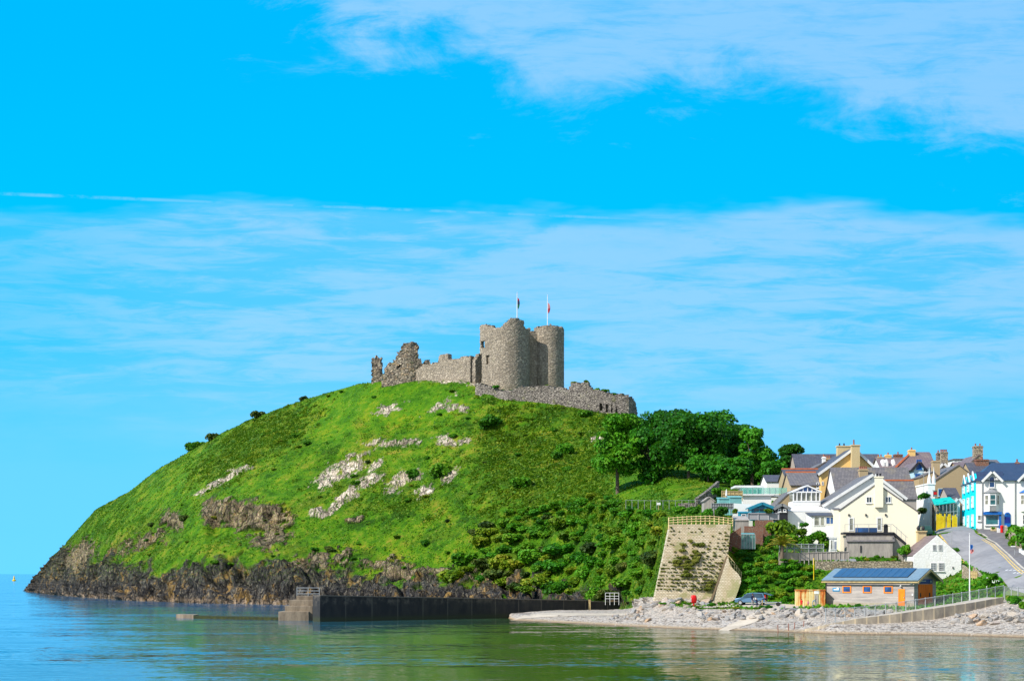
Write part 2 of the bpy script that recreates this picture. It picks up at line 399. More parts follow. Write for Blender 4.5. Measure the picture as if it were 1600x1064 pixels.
for k, n_ in enumerate(seg):
    for i in range(n_): rows.append(kn[k]*(1-i/n_)+kn[k+1]*(i/n_)); tpar.append(k+i/n_)
rows.append(kn[10]); tpar.append(10); rows = np.array(rows); tpar = np.array(tpar)             # (nr,2,n)
YY = rows[:, 0, :]; ZZ = rows[:, 1, :].copy(); NR, NC = YY.shape
zs = ZZ.copy()
for it in range(6):
    zs[1:-1] = 0.25*zs[:-2]+0.5*zs[1:-1]+0.25*zs[2:]
hillw = 1-sstep(PXS, 1030, 1045)
ZZ = ZZ*(1-hillw)+zs*hillw
_py = HY-(ZZ-CH)*F/YY; _m = (tpar > 5.2) & (tpar < 8.4)          # keep the skyline where it belongs after smoothing
want = np.interp(PXS, cpx[2:], np.array([HY-(KN[i, 7, 1]-CH)*F/KN[i, 7, 0] for i in range(2, len(cpx))]))
have = _py[_m].min(0); dz_ = np.clip((have-want)*kn[7, 0]/F, -1, 3)*(hillw)*(PXS > 60)*np.where((PXS > 752) & (PXS < 960), 0, 1)
ZZ = ZZ+dz_[None]*sstep(tpar, 4.2, 6.6)[:, None]*(1-sstep(tpar, 8.2, 9.5))[:, None]
PXG = np.broadcast_to(PXS, YY.shape)
XX = (PXG-800)*YY/F
PYG = HY-(ZZ-CH)*F/YY
Pn = np.stack([XX, YY, ZZ], -1)
flat = Pn.reshape(-1, 3)
N = lambda sc, oc=4, off=0: fbm(flat*np.array(sc)+off, oc).reshape(YY.shape)
tt = np.broadcast_to(tpar[:, None], YY.shape)
# cliff / turf boundary in the photograph's rows
ln = np.interp(PXS, [40,75,100,150,200,250,300,350,400,435,500,560,620,700,780,850,920,1000,1030],
                    [890,862,846,862,880,886,893,888,876,868,893,903,906,904,909,916,922,930,945])
big = N((0.09, 0.09, 0.09), 4); med = N((0.35, 0.35, 0.3), 4, 31)
ROCK = sstep(PYG - ln[None] + 22*big + 15*med, -5, 5)
left_soft = sstep(PXG, 330, 120)*sstep(PYG, 800, 900)*sstep(med+big, 0.0, 0.5)
ROCK = np.maximum(ROCK, left_soft*0.9)
ROCK *= (1-sstep(PXG, 1015, 1035))
ROCK *= np.where((PXG > 783) & (tt < 3), 0, 1)
def blob(cx, cy, rx, ry, ang=0, sh=0.3):
    a = R(ang); dx = PXG-cx; dy = PYG-cy
    uu = (dx*math.cos(a)+dy*math.sin(a))/rx; vv = (-dx*math.sin(a)+dy*math.cos(a))/ry
    d = np.sqrt(uu**2+vv**2)
    return sstep(1.0-d + sh*0.62*fine_, -0.02, 0.16)*(tt > 3)*(tt < 8)
fine_ = N((0.55, 0.55, 0.8), 4, 77)*1.2 + N((1.6, 1.6, 2.2), 2, 5)*0.5
crack = np.abs(fbm(flat @ np.array([[0.5, -0.35, 0], [0.1, 0.3, 0], [0.3, 0.9, 1.0]]), 3).reshape(YY.shape))
PALE = np.zeros_like(YY); DARKF = np.zeros_like(YY)
for b in [(535,735,44,15,-28,0.7),(512,752,22,9,-20,0.9),(585,726,13,7,-35,0.8),(575,750,24,8,-25,1.1),(548,770,26,7,-30,1.1),(625,750,24,11,-35,0.9),
          (648,742,12,9,-30,0.8),(620,690,50,5,-3,1.1),(697,688,16,9,0,0.8),(728,690,14,5,0,1),(520,795,26,5,-38,0.8),
          (605,640,22,6,-20,1.2),(688,632,22,5,-30,1.1),(708,637,20,5,5,1.1),
          (345,752,44,5,-27,0.9),(372,734,20,5,-10,1),(705,742,14,6,-40,1.1),(665,766,12,7,-20,1.2),(500,800,14,7,-10,1),(935,686,14,7,10,1.1),
          (635,593,30,3,0,1.3),(700,595,45,3.2,0,1.3),(745,598,12,4,0,1.2)]:
    PALE = np.maximum(PALE, blob(*b))
for b in [(388,804,72,26,3,0.45),(330,800,16,24,8,0.5),(268,812,17,17,10,0.8),(222,848,36,13,-22,1.0),(415,840,30,14,0,1.3),(125,868,30,20,-35,0.8),
          (615,890,45,13,10,1.4),(700,895,40,9,0,1.5),(500,875,40,12,-8,1.4),(770,905,30,7,0,1.3),(550,812,14,5,0,1)]:
    DARKF = np.maximum(DARKF, blob(*b))
PALE *= sstep(crack, 0.02, 0.10); 
BR = np.clip(blob(850,730,130,90,10,0.9)*0.95 + blob(390,700,105,34,-30,0.8) + blob(660,790,140,26,8,1.3)*0.5 + blob(900,660,90,26,8,0.8), 0, 1)
BR = np.clip(BR*(0.75+0.5*big), 0, 1)*(1-blob(1010,765,62,26,8,0.3))
LUSH = np.clip(blob(615,630,130,34,-2,0.5) + blob(1010,765,62,26,8,0.3) + blob(520,665,36,30,-20,0.5) + blob(400,780,110,40,-25,0.9)*0.6+blob(300,745,80,30,-35,0.9)*0.7, 0, 1)
BEACH = ((tt < np.where(PXG < 990, 2.9, 3.6)) & (PXG > 783)).astype(float)
BEACH *= np.where(PXG > 1040, 1-sstep(tt + 0.15*med, 2.75, 3.1), 1)
BEACH = np.clip(BEACH, 0, 1)
ROCKY = np.maximum(ROCK, DARKF)
# displacement
e1 = np.gradient(Pn, axis=0); e2 = np.gradient(Pn, axis=1); nrm = np.cross(e2, e1); nrm /= np.linalg.norm(nrm, axis=-1, keepdims=True)+1e-9
nrm *= np.sign(nrm[..., 2:3]+1e-9)
strata = flat @ np.array([[0.75, -0.25, 0.1], [0.15, 0.1, 0.3], [0.45, 0.16, 0.2]])   # dipping beds
sa = fbm(strata*0.55, 5).reshape(YY.shape); sb = np.abs(fbm(strata*1.7+9, 4).reshape(YY.shape))
bigc = N((0.14, 0.14, 0.05), 3, 55)
clf = np.abs(fbm((flat @ np.array([[0.9,-0.3,0.0],[0.1,0.1,0.1],[0.55,0.2,0.1]]))*0.13+3.7, 3)).reshape(YY.shape)
dr = 1.5*bigc + 1.0*sa - 0.8*sb - 2.3*(1-sstep(clf, 0.0, 0.30)) + 1.0 + 0.25*N((1.4,1.4,1.4), 3, 3)
hump = 0.55*N((0.11,0.11,0.11), 4, 2) + 0.30*N((0.5,0.5,0.5), 4, 8)
fade = sstep(tt, 1.0, 1.4)*(1-sstep(tt, 8.5, 9.5))
vill = 1-sstep(PXG, 1085, 1150)
hump *= 1-0.7*LUSH
pr = PALE*(0.1+0.4*np.clip(fine_, -0.4, 1)+0.9*sa-0.7*sb) 
def ledge(c0, c1, top, bot, deep, tilt=0.0):          # a near-vertical face cut into the slope, its foot set back
    wx = sstep(PXG, c0-6, c0+10)*(1-sstep(PXG, c1-12, c1+8)); tq = (PYG-(top+tilt*(PXG-c0))-4*fine_)/(bot-top)
    return wx*np.clip(tq, 0, 1)*(1-sstep(tq, 1.0, 1.7))*deep*((tt > 3) & (tt < 8))
LED = ledge(322, 458, 781, 826, 7.0, 0.03)+ledge(252, 284, 800, 824, 3.2)+ledge(195, 250, 838, 858, 3.0, -0.15)+ledge(496, 600, 712, 728, 1.8, -0.05)+ledge(572, 668, 686, 695, 1.3)+ledge(600, 655, 738, 756, 1.8, -0.1)
qf = blob(375,803,60,20,6,0.4)*0
disp = (ROCKY*dr*0.9*(1-0.6*DARKF) + (1-ROCKY)*hump*0.75*vill*(1-BEACH) + pr*0.6 - qf*1.6)*fade
disp *= np.where(PXG > 1030, 0.4, 1)*1.0 + 0.0
disp += BEACH*0.09*N((0.5,0.5,0.5), 3, 4)*sstep(tt, 1.0, 1.3)
crest_lim = 1-0.8*sstep(tt, 6.2, 6.9)*(tt < 8)
nrm2 = nrm.copy(); nrm2[..., 1] -= 0.35*ROCKY; 
Pn = Pn+np.stack([0*LED, LED, 0*LED], -1)
Pd = Pn + nrm2*(disp*crest_lim)[..., None]
idx = np.arange(NR*NC).reshape(NR, NC)
Fq = np.stack([idx[:-1, :-1], idx[:-1, 1:], idx[1:, 1:], idx[1:, :-1]], -1).reshape(-1, 4)
tme = fast_mesh('headland', Pd.reshape(-1, 3), Fq, smooth=True)
def vattr(me, name, a, b, c, d):
    at = me.color_attributes.new(name, 'FLOAT_COLOR', 'POINT')
    at.data.foreach_set('color', np.stack([a, b, c, d], -1).astype(np.float32).ravel())
vattr(tme, 'zone', ROCKY, PALE, BR, BEACH); vattr(tme, 'zone2', LUSH, np.clip(sb*2, 0, 1), DARKF, np.zeros_like(BR))

m_ter, gg, bs = newmat('headland_ground')
po = gg.n('ShaderNodeNewGeometry').outputs['Position']
a1 = gg.n('ShaderNodeAttribute', attribute_name='zone'); a2 = gg.n('ShaderNodeAttribute', attribute_name='zone2')
zr, zp, zb = gg.xyz(a1.outputs['Vector']); za = a1.outputs['Alpha']; zl, zq, zd = gg.xyz(a2.outputs['Vector'])
nb = gg.noise(po, 0.12, 4, 0.6); nm = gg.noise(po, 0.6, 5, 0.65); nf = gg.noise(po, 2.6, 5, 0.75); nff = gg.noise(po, 7.0, 3, 0.7)
mixn = gg.m('ADD', gg.m('MULTIPLY', nb, 0.42), gg.m('ADD', gg.m('MULTIPLY', nm, 0.33), gg.m('MULTIPLY', nf, 0.25)))
grass = gg.ramp(mixn, [(0.41, (0.018,0.06,0.001)), (0.47, (0.045,0.15,0.001)), (0.53, (0.10,0.21,0.002)), (0.62, (0.26,0.23,0.02))])
lush = gg.ramp(mixn, [(0.38, (0.018,0.09,0.001)), (0.5, (0.07,0.20,0.001)), (0.6, (0.19,0.25,0.004))])
brk = gg.ramp(mixn, [(0.38, (0.010,0.045,0.001)), (0.46, (0.035,0.095,0.002)), (0.54, (0.08,0.125,0.003)), (0.64, (0.17,0.12,0.012))])
dry = gg.m('MULTIPLY', gg.ss(gg.noise(gg.scl(po, (1, 0.6, 1.6)), 0.055, 6, 0.7, 0.8), 0.49, 0.64, 0, 0.38), gg.m('SUBTRACT', 1.0, gg.m('MULTIPLY', zl, 0.8)))
grass = gg.mix(dry, grass, gg.ramp(mixn, [(0.38, (0.05,0.07,0.003)), (0.5, (0.14,0.14,0.01)), (0.6, (0.27,0.21,0.04))]))
scrubby = gg.ss(gg.noise(gg.scl(po, (1, 0.8, 1.4)), 0.13, 7, 0.68, 0.6), 0.54, 0.61, 0, 0.45)
grass = gg.mix(scrubby, grass, gg.ramp(mixn, [(0.40, (0.008,0.04,0.001)), (0.5, (0.025,0.10,0.001)), (0.6, (0.07,0.16,0.003))]))
veg = gg.mix(zb, gg.mix(zl, grass, lush), brk)
veg = gg.mix(gg.ss(gg.m('ADD', nf, gg.m('MULTIPLY', nm, 0.6)), 0.90, 1.02, 0, 0.45), veg, (0.36,0.29,0.12))
sv_ = gg.rot(po, (0.2, -0.95, 0.3), (1.0, 0.5, 0.36))
ns = gg.noise(sv_, 1.6, 6, 0.7, 0.6); ns2 = gg.noise(sv_, 6.0, 4, 0.7)
rock = gg.ramp(gg.m('ADD', gg.m('MULTIPLY', ns, 0.65), gg.m('MULTIPLY', ns2, 0.35)),
    [(0.36, (0.008,0.008,0.014)), (0.47, (0.035,0.034,0.036)), (0.55, (0.095,0.085,0.072)), (0.64, (0.36,0.31,0.21))])
wsv = gg.vm('ADD', sv_, gg.scl(gg.comb(nm, nf, nb), (0.5, 0.5, 0.5)))
ck = gg.voro(wsv, 0.55, 'DISTANCE_TO_EDGE'); ck2 = gg.voro(wsv, 1.5, 'DISTANCE_TO_EDGE'); cv_ = gg.voro(wsv, 0.55); cr_, cg_, cb_ = gg.xyz(cv_.outputs['Color'])
crk = gg.m('MULTIPLY', gg.ss(ck.outputs[0], 0.0, 0.09, 0.35, 1.0), gg.ss(ck2.outputs[0], 0.0, 0.06, 0.6, 1.0)); facet = gg.m('ADD', gg.m('MULTIPLY', cr_, 0.8), 0.65)
PX_, PY_, PZ_ = gg.xyz(po)
och = gg.m('MULTIPLY', gg.ss(gg.noise(gg.scl(po, (0.5, 0.5, 0.22)), 0.5, 6, 0.72), 0.53, 0.64), 0.7)
rock = gg.mix(och, rock, gg.mix(nf, (0.18,0.09,0.03), (0.60,0.38,0.10)))
tide = gg.ss(PZ_, 1.6, 0.6); rock = gg.mix(gg.m('MULTIPLY', tide, gg.ss(nm, 0.42, 0.58)), rock, (0.30,0.22,0.15))
rock = gg.mix(gg.m('MULTIPLY', zd, gg.ss(nm, 0.35, 0.6, 0.2, 0.75)), rock, gg.ramp(gg.m('ADD', gg.m('MULTIPLY', ns, 0.4), gg.m('MULTIPLY', nff, 0.6)), [(0.40,(0.035,0.03,0.025)),(0.47,(0.18,0.13,0.09)),(0.53,(0.46,0.31,0.15)),(0.60,(0.58,0.50,0.39))]))
rock = gg.mix(gg.m('MULTIPLY', gg.ss(PZ_, 2.5, 9), gg.ss(nf, 0.52, 0.60, 0, 0.8)), rock, (0.10,0.17,0.01))
pale = gg.ramp(gg.m('ADD', gg.m('MULTIPLY', gg.m('ADD', gg.m('MULTIPLY', ns, 0.6), gg.m('MULTIPLY', nf, 0.4)), 0.6), gg.m('MULTIPLY', nff, 0.4)), [(0.40, (0.08,0.065,0.03)), (0.46, (0.42,0.34,0.24)), (0.58, (0.74,0.65,0.53))])
vo = gg.voro(po, 3.2); r_, g_, b_ = gg.xyz(vo.outputs['Color'])
vo2 = gg.voro(po, 0.9); r2, g2, b2 = gg.xyz(vo2.outputs['Color'])
bch = gg.ramp(gg.m('ADD', gg.m('MULTIPLY', r_, 0.6), gg.m('MULTIPLY', nm, 0.4)), [(0.15, (0.15,0.12,0.10)), (0.4, (0.46,0.40,0.34)), (0.6, (0.62,0.54,0.46)), (0.85, (0.48,0.45,0.43))])
wrack = gg.m('MULTIPLY', gg.ss(gg.m('ABSOLUTE', gg.m('SUBTRACT', gg.m('ADD', PZ_, gg.m('MULTIPLY', nm, 0.25)), 0.92)), 0.06, 0.02), gg.ss(gg.noise(gg.scl(po, (0.4, 1, 1)), 1.3, 3), 0.48, 0.56))
bch = gg.mix(wrack, bch, (0.08,0.06,0.05))
bch = gg.mix(gg.ss(PZ_, 0.45, 0.1), bch, (0.50,0.36,0.22))
bch = gg.mix(gg.ss(PZ_, 0.16, 0.04, 0, 0.7), bch, (0.16,0.12,0.09))
cf = gg.m('MULTIPLY', crk, facet); cfc = gg.comb(cf, cf, cf)
rock = gg.mix(1.0, rock, cfc, 'MULTIPLY'); pale = gg.mix(1.0, pale, cfc, 'MULTIPLY')
c = gg.mix(zr, veg, rock); c = gg.mix(zp, c, pale); c = gg.mix(za, c, bch)
gg.set(bs.inputs['Base Color'], c); bs.inputs['Roughness'].default_value = 0.9; bs.inputs['Specular IOR Level'].default_value = 0.15
hb = gg.m('ADD', gg.m('MULTIPLY', nf, 0.8), gg.m('MULTIPLY', nff, 0.4)); hb = gg.m('ADD', hb, gg.m('MULTIPLY', gg.m('MULTIPLY', ns, zr), 1.6))
hb = gg.m('ADD', hb, gg.m('MULTIPLY', gg.m('MULTIPLY', vo.outputs['Distance'], za), -0.4))
hb = gg.m('ADD', hb, gg.m('MULTIPLY', gg.m('MULTIPLY', gg.m('ADD', crk, gg.m('MULTIPLY', cg_, 0.8)), gg.m('MAXIMUM', zr, zp)), 0.9))
gg.set(bs.inputs['Normal'], gg.bump(hb, 0.45))
terrain = link('terrain', tme, m_ter); tag(terrain, 'grassy headland with dark cliffs, rock outcrops and a pebble beach', 'hill', kind='structure')
BV = BVHTree.FromPolygons([tuple(p) for p in Pd.reshape(-1, 3).tolist()], Fq.tolist())
def ground(X, Y, default=0.0):
    h = BV.ray_cast(Vector((X, Y, 300)), Vector((0, 0, -1)))
    return h[0].z if h[0] is not None else default
def pick(px, py):                                   # first ground point seen through a photo pixel
    d = Vector(((px-800)/F, 1, -(py-HY)/F)).normalized()
    h = BV.ray_cast(Vector((0, 0, CH)), d)
    return h[0]
def gp(px, D):                                      # ground point at column px and depth D
    X = (px-800)*D/F; return Vector((X, D, ground(X, D)))
def drape(name, poly, off, m, step=1.0, th=0.0, label=None, cat='', kind='structure', parent=None):
    bm = bmesh.new(); vs = [bm.verts.new((p[0], p[1], 0)) for p in poly]; bm.faces.new(vs)
    bmesh.ops.triangulate(bm, faces=bm.faces)
    xs_ = [p[0] for p in poly]; ys_ = [p[1] for p in poly]
    for ax, lo, hi in ((0, min(xs_), max(xs_)), (1, min(ys_), max(ys_))):
        k = lo+step
        while k < hi:
            co = [0, 0, 0]; no = [0, 0, 0]; co[ax] = k; no[ax] = 1
            bmesh.ops.bisect_plane(bm, geom=bm.verts[:]+bm.edges[:]+bm.faces[:], plane_co=co, plane_no=no); k += step
    for v_ in bm.verts: v_.co.z = ground(v_.co.x, v_.co.y)+off
    bmesh.ops.recalc_face_normals(bm, faces=bm.faces)
    if bm.faces and sum(f.normal.z for f in bm.faces) < 0: bmesh.ops.reverse_faces(bm, faces=bm.faces)
    if th:
        r = bmesh.ops.extrude_face_region(bm, geom=bm.faces[:]); 
        for v_ in [q for q in r['geom'] if isinstance(q, bmesh.types.BMVert)]: v_.co.z += th
    me = bpy.data.meshes.new(name); bm.to_mesh(me); bm.free()
    o = link(name, me, m, parent)
    if label or kind: tag(o, label, cat, kind=kind)
    return o
# ------------------------------------------------------------------ castle
m_castle = stonemat('castle_stone', [(0.33,0.27,0.20),(0.46,0.39,0.30),(0.25,0.21,0.16),(0.56,0.48,0.37),(0.38,0.31,0.23)], 1.7, (0.22,0.19,0.16), 0.6, 0.15, (0.30,0.27,0.12), 0.35)
m_ruin = stonemat('ruin_stone', [(0.34,0.28,0.21),(0.46,0.39,0.29),(0.22,0.18,0.14),(0.42,0.30,0.18),(0.52,0.46,0.36)], 1.3, (0.12,0.10,0.09), 0.7, 0.3, (0.16,0.20,0.04), 0.8)
m_wallm = stonemat('old_wall_stone', [(0.29,0.255,0.215),(0.42,0.37,0.32),(0.19,0.165,0.145),(0.52,0.47,0.40)], 1.5, (0.08,0.07,0.07), 0.5, 0.3, (0.22,0.24,0.05), 0.85)
def ruin_wall(path, th, zb, ztop, cell=0.45, holes=(), jit=0.16, closed=False, seed=0, bypx=False, batter=0.0):
    """thick masonry along a plan path; ztop(s, q) is its ragged top, holes are (s0,s1,z0,z1) openings through it"""
    pts = [Vector((p[0], p[1], 0)) for p in path]
    L = [0]
    for a, b in zip(pts, pts[1:]): L.append(L[-1]+(b-a).length)
    n = max(2, int(L[-1]/cell)); ss_ = [L[-1]*i/n for i in range(n+1)]
    def at(s):
        for i in range(len(pts)-1):
            if s <= L[i+1] or i == len(pts)-2:
                t = (s-L[i])/(L[i+1]-L[i]); return pts[i].lerp(pts[i+1], t)
    C_ = [at(s) for s in ss_]; T = []
    if bypx:
        f0 = ztop; PXL = [800+F*c_.x/c_.y for c_ in C_]; ztop = lambda s: f0(float(np.interp(s, ss_, PXL)))
    for i in range(n+1):
        a = C_[max(0, i-1)]; b = C_[min(n, i+1)]
        if closed and i in (0, n): a = C_[n-1]; b = C_[1]
        T.append((b-a).normalized())
    Nn = [Vector((t.y, -t.x, 0)) for t in T]                     # outward = right-hand side of travel
    zmax = max(ztop(s) for s in ss_)+1; m_ = int((zmax-zb)/cell)+1
    ok = {}
    rn = np.random.default_rng(seed)
    for i in range(n):
        s = (ss_[i]+ss_[i+1])/2
        for k in range(m_):
            zc_ = zb+(k+0.5)*cell
            p = zc_ < ztop(s)+rn.uniform(-0.3, 0.25)*cell
            hp = float(np.interp(s, ss_, PXL)) if bypx else s
            for h in holes:
                if h[0] < hp < h[1] and h[2] < zc_ < h[3]: p = False
            ok[i, k] = p
    V = {}; vl = []; fl = []
    def vert(i, k, side):
        if closed and i == n: i = 0
        if (i, k, side) not in V:
            s = ss_[i]; b = C_[i]; zz_ = zb+k*cell
            o = Nn[i]*(th if side == 0 else 0) + Nn[i]*(batter*max(0, zmax-zz_) if side == 0 else 0)
            edge = not all(ok.get(((i+a) % n if closed else i+a, k+c), False) for a in (-1, 0) for c in (-1, 0))
            j = jit*(1.0 if edge else 0.35)
            V[i, k, side] = len(vl)
            vl.append((b.x+o.x+rn.uniform(-j, j), b.y+o.y+rn.uniform(-j, j), zz_+rn.uniform(-j, j)*(1 if edge else 0.2)))
        return V[i, k, side]
    for (i, k), p in ok.items():
        if not p: continue
        fl.append((vert(i, k, 0), vert(i+1, k, 0), vert(i+1, k+1, 0), vert(i, k+1, 0)))
        fl.append((vert(i, k, 1), vert(i, k+1, 1), vert(i+1, k+1, 1), vert(i+1, k, 1)))
        il = (i-1) % n if closed else i-1; ir = (i+1) % n if closed else i+1
        if not ok.get((il, k), False): fl.append((vert(i, k, 1), vert(i, k, 0), vert(i, k+1, 0), vert(i, k+1, 1)))
        if not ok.get((ir, k), False): fl.append((vert(i+1, k, 0), vert(i+1, k, 1), vert(i+1, k+1, 1), vert(i+1, k+1, 0)))
        if not ok.get((i, k+1), False): fl.append((vert(i, k+1, 0), vert(i+1, k+1, 0), vert(i+1, k+1, 1), vert(i, k+1, 1)))
        if not ok.get((i, k-1), False): fl.append((vert(i, k, 1), vert(i+1, k, 1), vert(i+1, k, 0), vert(i, k, 0)))
    me = bpy.data.meshes.new('ruin'); me.from_pydata(vl, [], fl); me.update()
    return me
def wp(px, D): return ((px-800)*D/F, D)
def prof(pts, D):                                    # [(px,py)] -> function of px giving world z
    a = [p[0] for p in pts]; b = [zc(D, p[1]) for p in pts]
    return lambda px: float(np.interp(px, a, b))
DC = 416.0
gate = empty('castle_gatehouse', P(815, 604, DC), 0, 'grey stone castle gatehouse with two round towers on the hilltop', 'castle')
def local(me, root):
    me.transform(Matrix.Translation(-Vector(root.location))); return me
def arc(cx, cy, r, a0, a1, n=40): return [(cx+r*math.cos(R(a0+(a1-a0)*i/n)), cy+r*math.sin(R(a0+(a1-a0)*i/n))) for i in range(n+1)]
def tower(name, cpx, D, r, top, zb, holes=(), a0=-250, a1=110, label=None, seed=1):
    cx = (cpx-800)*D/F
    # travel counter-clockwise so that outward is on the right
    path = arc(cx, D, r-1.0, a0, a1, 48)
    Lr = 2*math.pi*(r-1.0)
    def zt(s):
        a = a0+(a1-a0)*s/(Lr*abs(a1-a0)/360)
        px = 800+F*(cx+r*math.cos(R(a)))/(D+r*math.sin(R(a)))
        return top(px, a) 
    me = ruin_wall(path, 1.0, zb, zt, 0.4, holes, 0.09, closed=abs(a1-a0) == 360, seed=seed)
    o = link(name, local(me, gate), m_castle, gate)
    if label: o['label'] = label
    return o
t1 = prof([(752,508),(757,506),(768,509),(774,513),(780,514),(786,508),(792,503),(800,499),(812,499),(818,501),(820,510),(826,513),(830,520)], DC-4)
back = prof([(740,512),(770,515),(800,512),(830,516)], DC)
s1 = DC/F
tower('tower', 795, DC, 33*s1, lambda px, a: t1(px) if math.sin(R(a)) < 0.35 else back(px)-0.5, 53, seed=3)
# broken flank left of the big tower, with the two window holes
fl_top = prof([(752,508),(757,506),(764,508),(772,512),(790,520)], DC-1)
# (s measured from left end)
me = ruin_wall([wp(754.5, DC+1.2), wp(761, DC-0.6), wp(774, DC-3.0)], 0.9, 53, fl_top, 0.3,
    [(700, 757.0, 53, zc(DC, 552)), (756.5, 761, zc(DC, 543), zc(DC, 533)), (763.5, 769.5, zc(DC, 570), zc(DC, 557))], 0.10, seed=8, bypx=True)
o = link('broken_flank', local(me, gate), m_castle, gate)
t2 = prof([(830,512),(836,510),(845,509),(858,508),(870,509),(882,511)], DC)
tower('tower', 858, DC+3.5, 23.6*s1, lambda px, a: t2(px)+0.2*math.sin(a*0.2), 53, a0=-250, a1=110, seed=5)
ct = prof([(812,516),(826,512),(828,516),(836,517),(850,516)], DC)
me = ruin_wall([((812-800)*s1, DC+1.5), ((846-800)*s1, DC+3.0)], 1.4, 53, lambda s: ct(812+s/s1), 0.4, (), 0.08, seed=9)
link('linking_wall', local(me, gate), m_castle, gate)
for zt_, (ca, cb, rr) in zip((zc(DC, 522), zc(DC, 520)), ((795, DC, 31*s1), (858, DC+3.5, 22*s1))):
    MB().lathe([(rr-0.8, -0.4), (rr-0.8, 0)], ((ca-800)*cb/F, cb, zt_)).build('tower_roof_floor', m_castle, gate).location = -Vector(gate.location)
# side wall running back into shade + curtain wall + ruins
me = ruin_wall([wp(738.0, DC+3.5), wp(773, DC+9)], 1.2, 53, prof([(738,566),(744,556),(751,554),(753,550),(780,546)], DC+7), 0.35, (), 0.12, seed=12, bypx=True)
tag(link('ruined_wall', me, m_castle), 'short shaded wall joining the gatehouse to the low curtain wall', 'castle wall', 'ruined walls of the castle')
D2 = 430.0; s2 = D2/F
pr2 = prof([(656,577),(661,573),(672,570),(682,569),(690,568),(691,559),(693,557),(703,557),(706,559),(704,566),(718,566),(728,564),(740,565)], D2)
me = ruin_wall([((654-800)*s2, D2+2), ((690-800)*s2, D2-2), ((742-800)*s2, D2-9)], 1.5, 52, pr2, 0.38, (), 0.1, seed=14, bypx=True)
tag(link('ruined_wall', me, m_castle), 'long low curtain wall with a stub on top, left of the castle gatehouse', 'castle wall', 'ruined walls of the castle')
D3 = 436.0; s3 = D3/F
pr3 = prof([(603,590),(605.7,580),(611,574),(617.5,570),(620,566),(624,564),(625,558),(626,552),(630,553),(631.5,553),(634,544),(637,541),(643,538.5),(649,541),(649.8,562),(654.7,564),(656.5,574),(659,575),(660,567),(664,565),(668,565),(668.5,572),(672,576)], D3)
me = ruin_wall([((603-800)*s3, D3-1), ((640-800)*s3, D3-2.5), ((672-800)*s3, D3-1)], 3.2, 50, pr3, 0.42, [(626,630,62,63.2)], 0.30, seed=21, bypx=True)
tag(link('ruined_tower', me, m_ruin), 'jagged broken tower rising to a point between pillar and curtain wall', 'ruined tower', 'ruined walls of the castle')
pr4 = prof([(580,565),(583,562),(590,560),(595,561),(598,563)], D3)
D3 = 442.0; s3 = D3/F; pr4 = prof([(580,565),(583,562),(590,560),(595,561),(598,563)], D3)
me = ruin_wall([((583-800)*s3, D3-2), ((598-800)*s3, D3-2)], 2.6, 48, pr4, 0.42, (), 0.26, seed=23, batter=0.02, bypx=True)
tag(link('ruined_pillar', me, m_ruin), 'lone stone pillar at the far left end of the castle ruins', 'ruined pillar', 'ruined walls of the castle')
D5 = 404.0
pr5 = prof([(748,591),(756,592.5),(771,598),(778,602),(785.5,606),(797,609),(806,607),(812,604.5),(819,602),(838,604),(856,602.5),(866,606),(872,608),(878,606),(885,609),(892,610),(893,604),(896,600.5),(904,602),(910,603),(914,600),(921,600.5),(924,607),(929,612),(945,615),(957,620),(965,623),(967,619),(972,620),(978,624),(983,631),(986,640),(987,650)], D5)
def wp(px, D): return ((px-800)*D/F, D)
pth = [wp(748,413), wp(775,410), wp(800,405), wp(850,402), wp(900,399), wp(950,396), wp(978,395), wp(987,398)]
sc5 = D5/F
holes5 = [(q, q+3.2, zc(396, b), zc(396, b-12)) for q, b in ((941,643),(948.5,644),(956,645),(963.5,647))]
me = ruin_wall(pth, 1.6, 38, lambda q: pr5(q)-0.35, 0.38, holes5, 0.13, seed=31, bypx=True)
ow = tag(link('outer_wall', me, m_wallm), 'long low outer wall with four slits running down the slope below the gatehouse', 'castle wall', 'ruined walls of the castle')
m_dark0 = mat('slit_shade', (0.05,0.045,0.04))
m_white = mat('white_paint', (0.82,0.82,0.82), (0.7,0.7,0.7), 0.5)
m_red = mat('red_paint', (0.75,0.01,0.01), (0.55,0.01,0.01), 0.4)
m_green = mat('flag_green', (0.02,0.3,0.06)); m_navy = mat('navy_paint', (0.01,0.03,0.28), (0.01,0.02,0.18), 0.4)
def flag_mesh(cols, w_, h_, drop=1.0):
    pass
def flagpole(px, D, ytop, ybase, flags, label, r=0.09):
    b = P(px, ybase, D); root = empty('flagpole', b, 0, label, 'flagpole')
    h = (ybase-ytop)*D/F
    MB().tube((0,0,-1), (0,0,h), r, r*0.55, 10).lathe([(0.01,0),(r*1.2,r),(0.01,2*r)], (0,0,h)).build('pole', m_white, root)
    for (y0, y1, w_, mm, nm) in flags:                      # limp hanging flag: folded cloth
        z1 = (ybase-y0)*D/F; z0 = (ybase-y1)*D/F; mb = MB(); n = 10; fold = 7; vs = []
        for k in range(n+1):
            t = k/n; zz_ = z1+(z0-z1)*t; ww = w_*(0.5+0.5*math.sin(t*3.0+0.4))
            for i in range(fold+1):
                q = i/fold; vs.append((r+q*ww, 0.16*math.sin(i*1.9+t*2)*q*2, zz_-0.25*q*abs(z1-z0)*0.6))
        fs = [(k*(fold+1)+i, k*(fold+1)+i+1, (k+1)*(fold+1)+i+1, (k+1)*(fold+1)+i) for k in range(n) for i in range(fold)]
        mb.solid(vs, fs); mb.build(nm, mm, root, smooth=True)
    return root
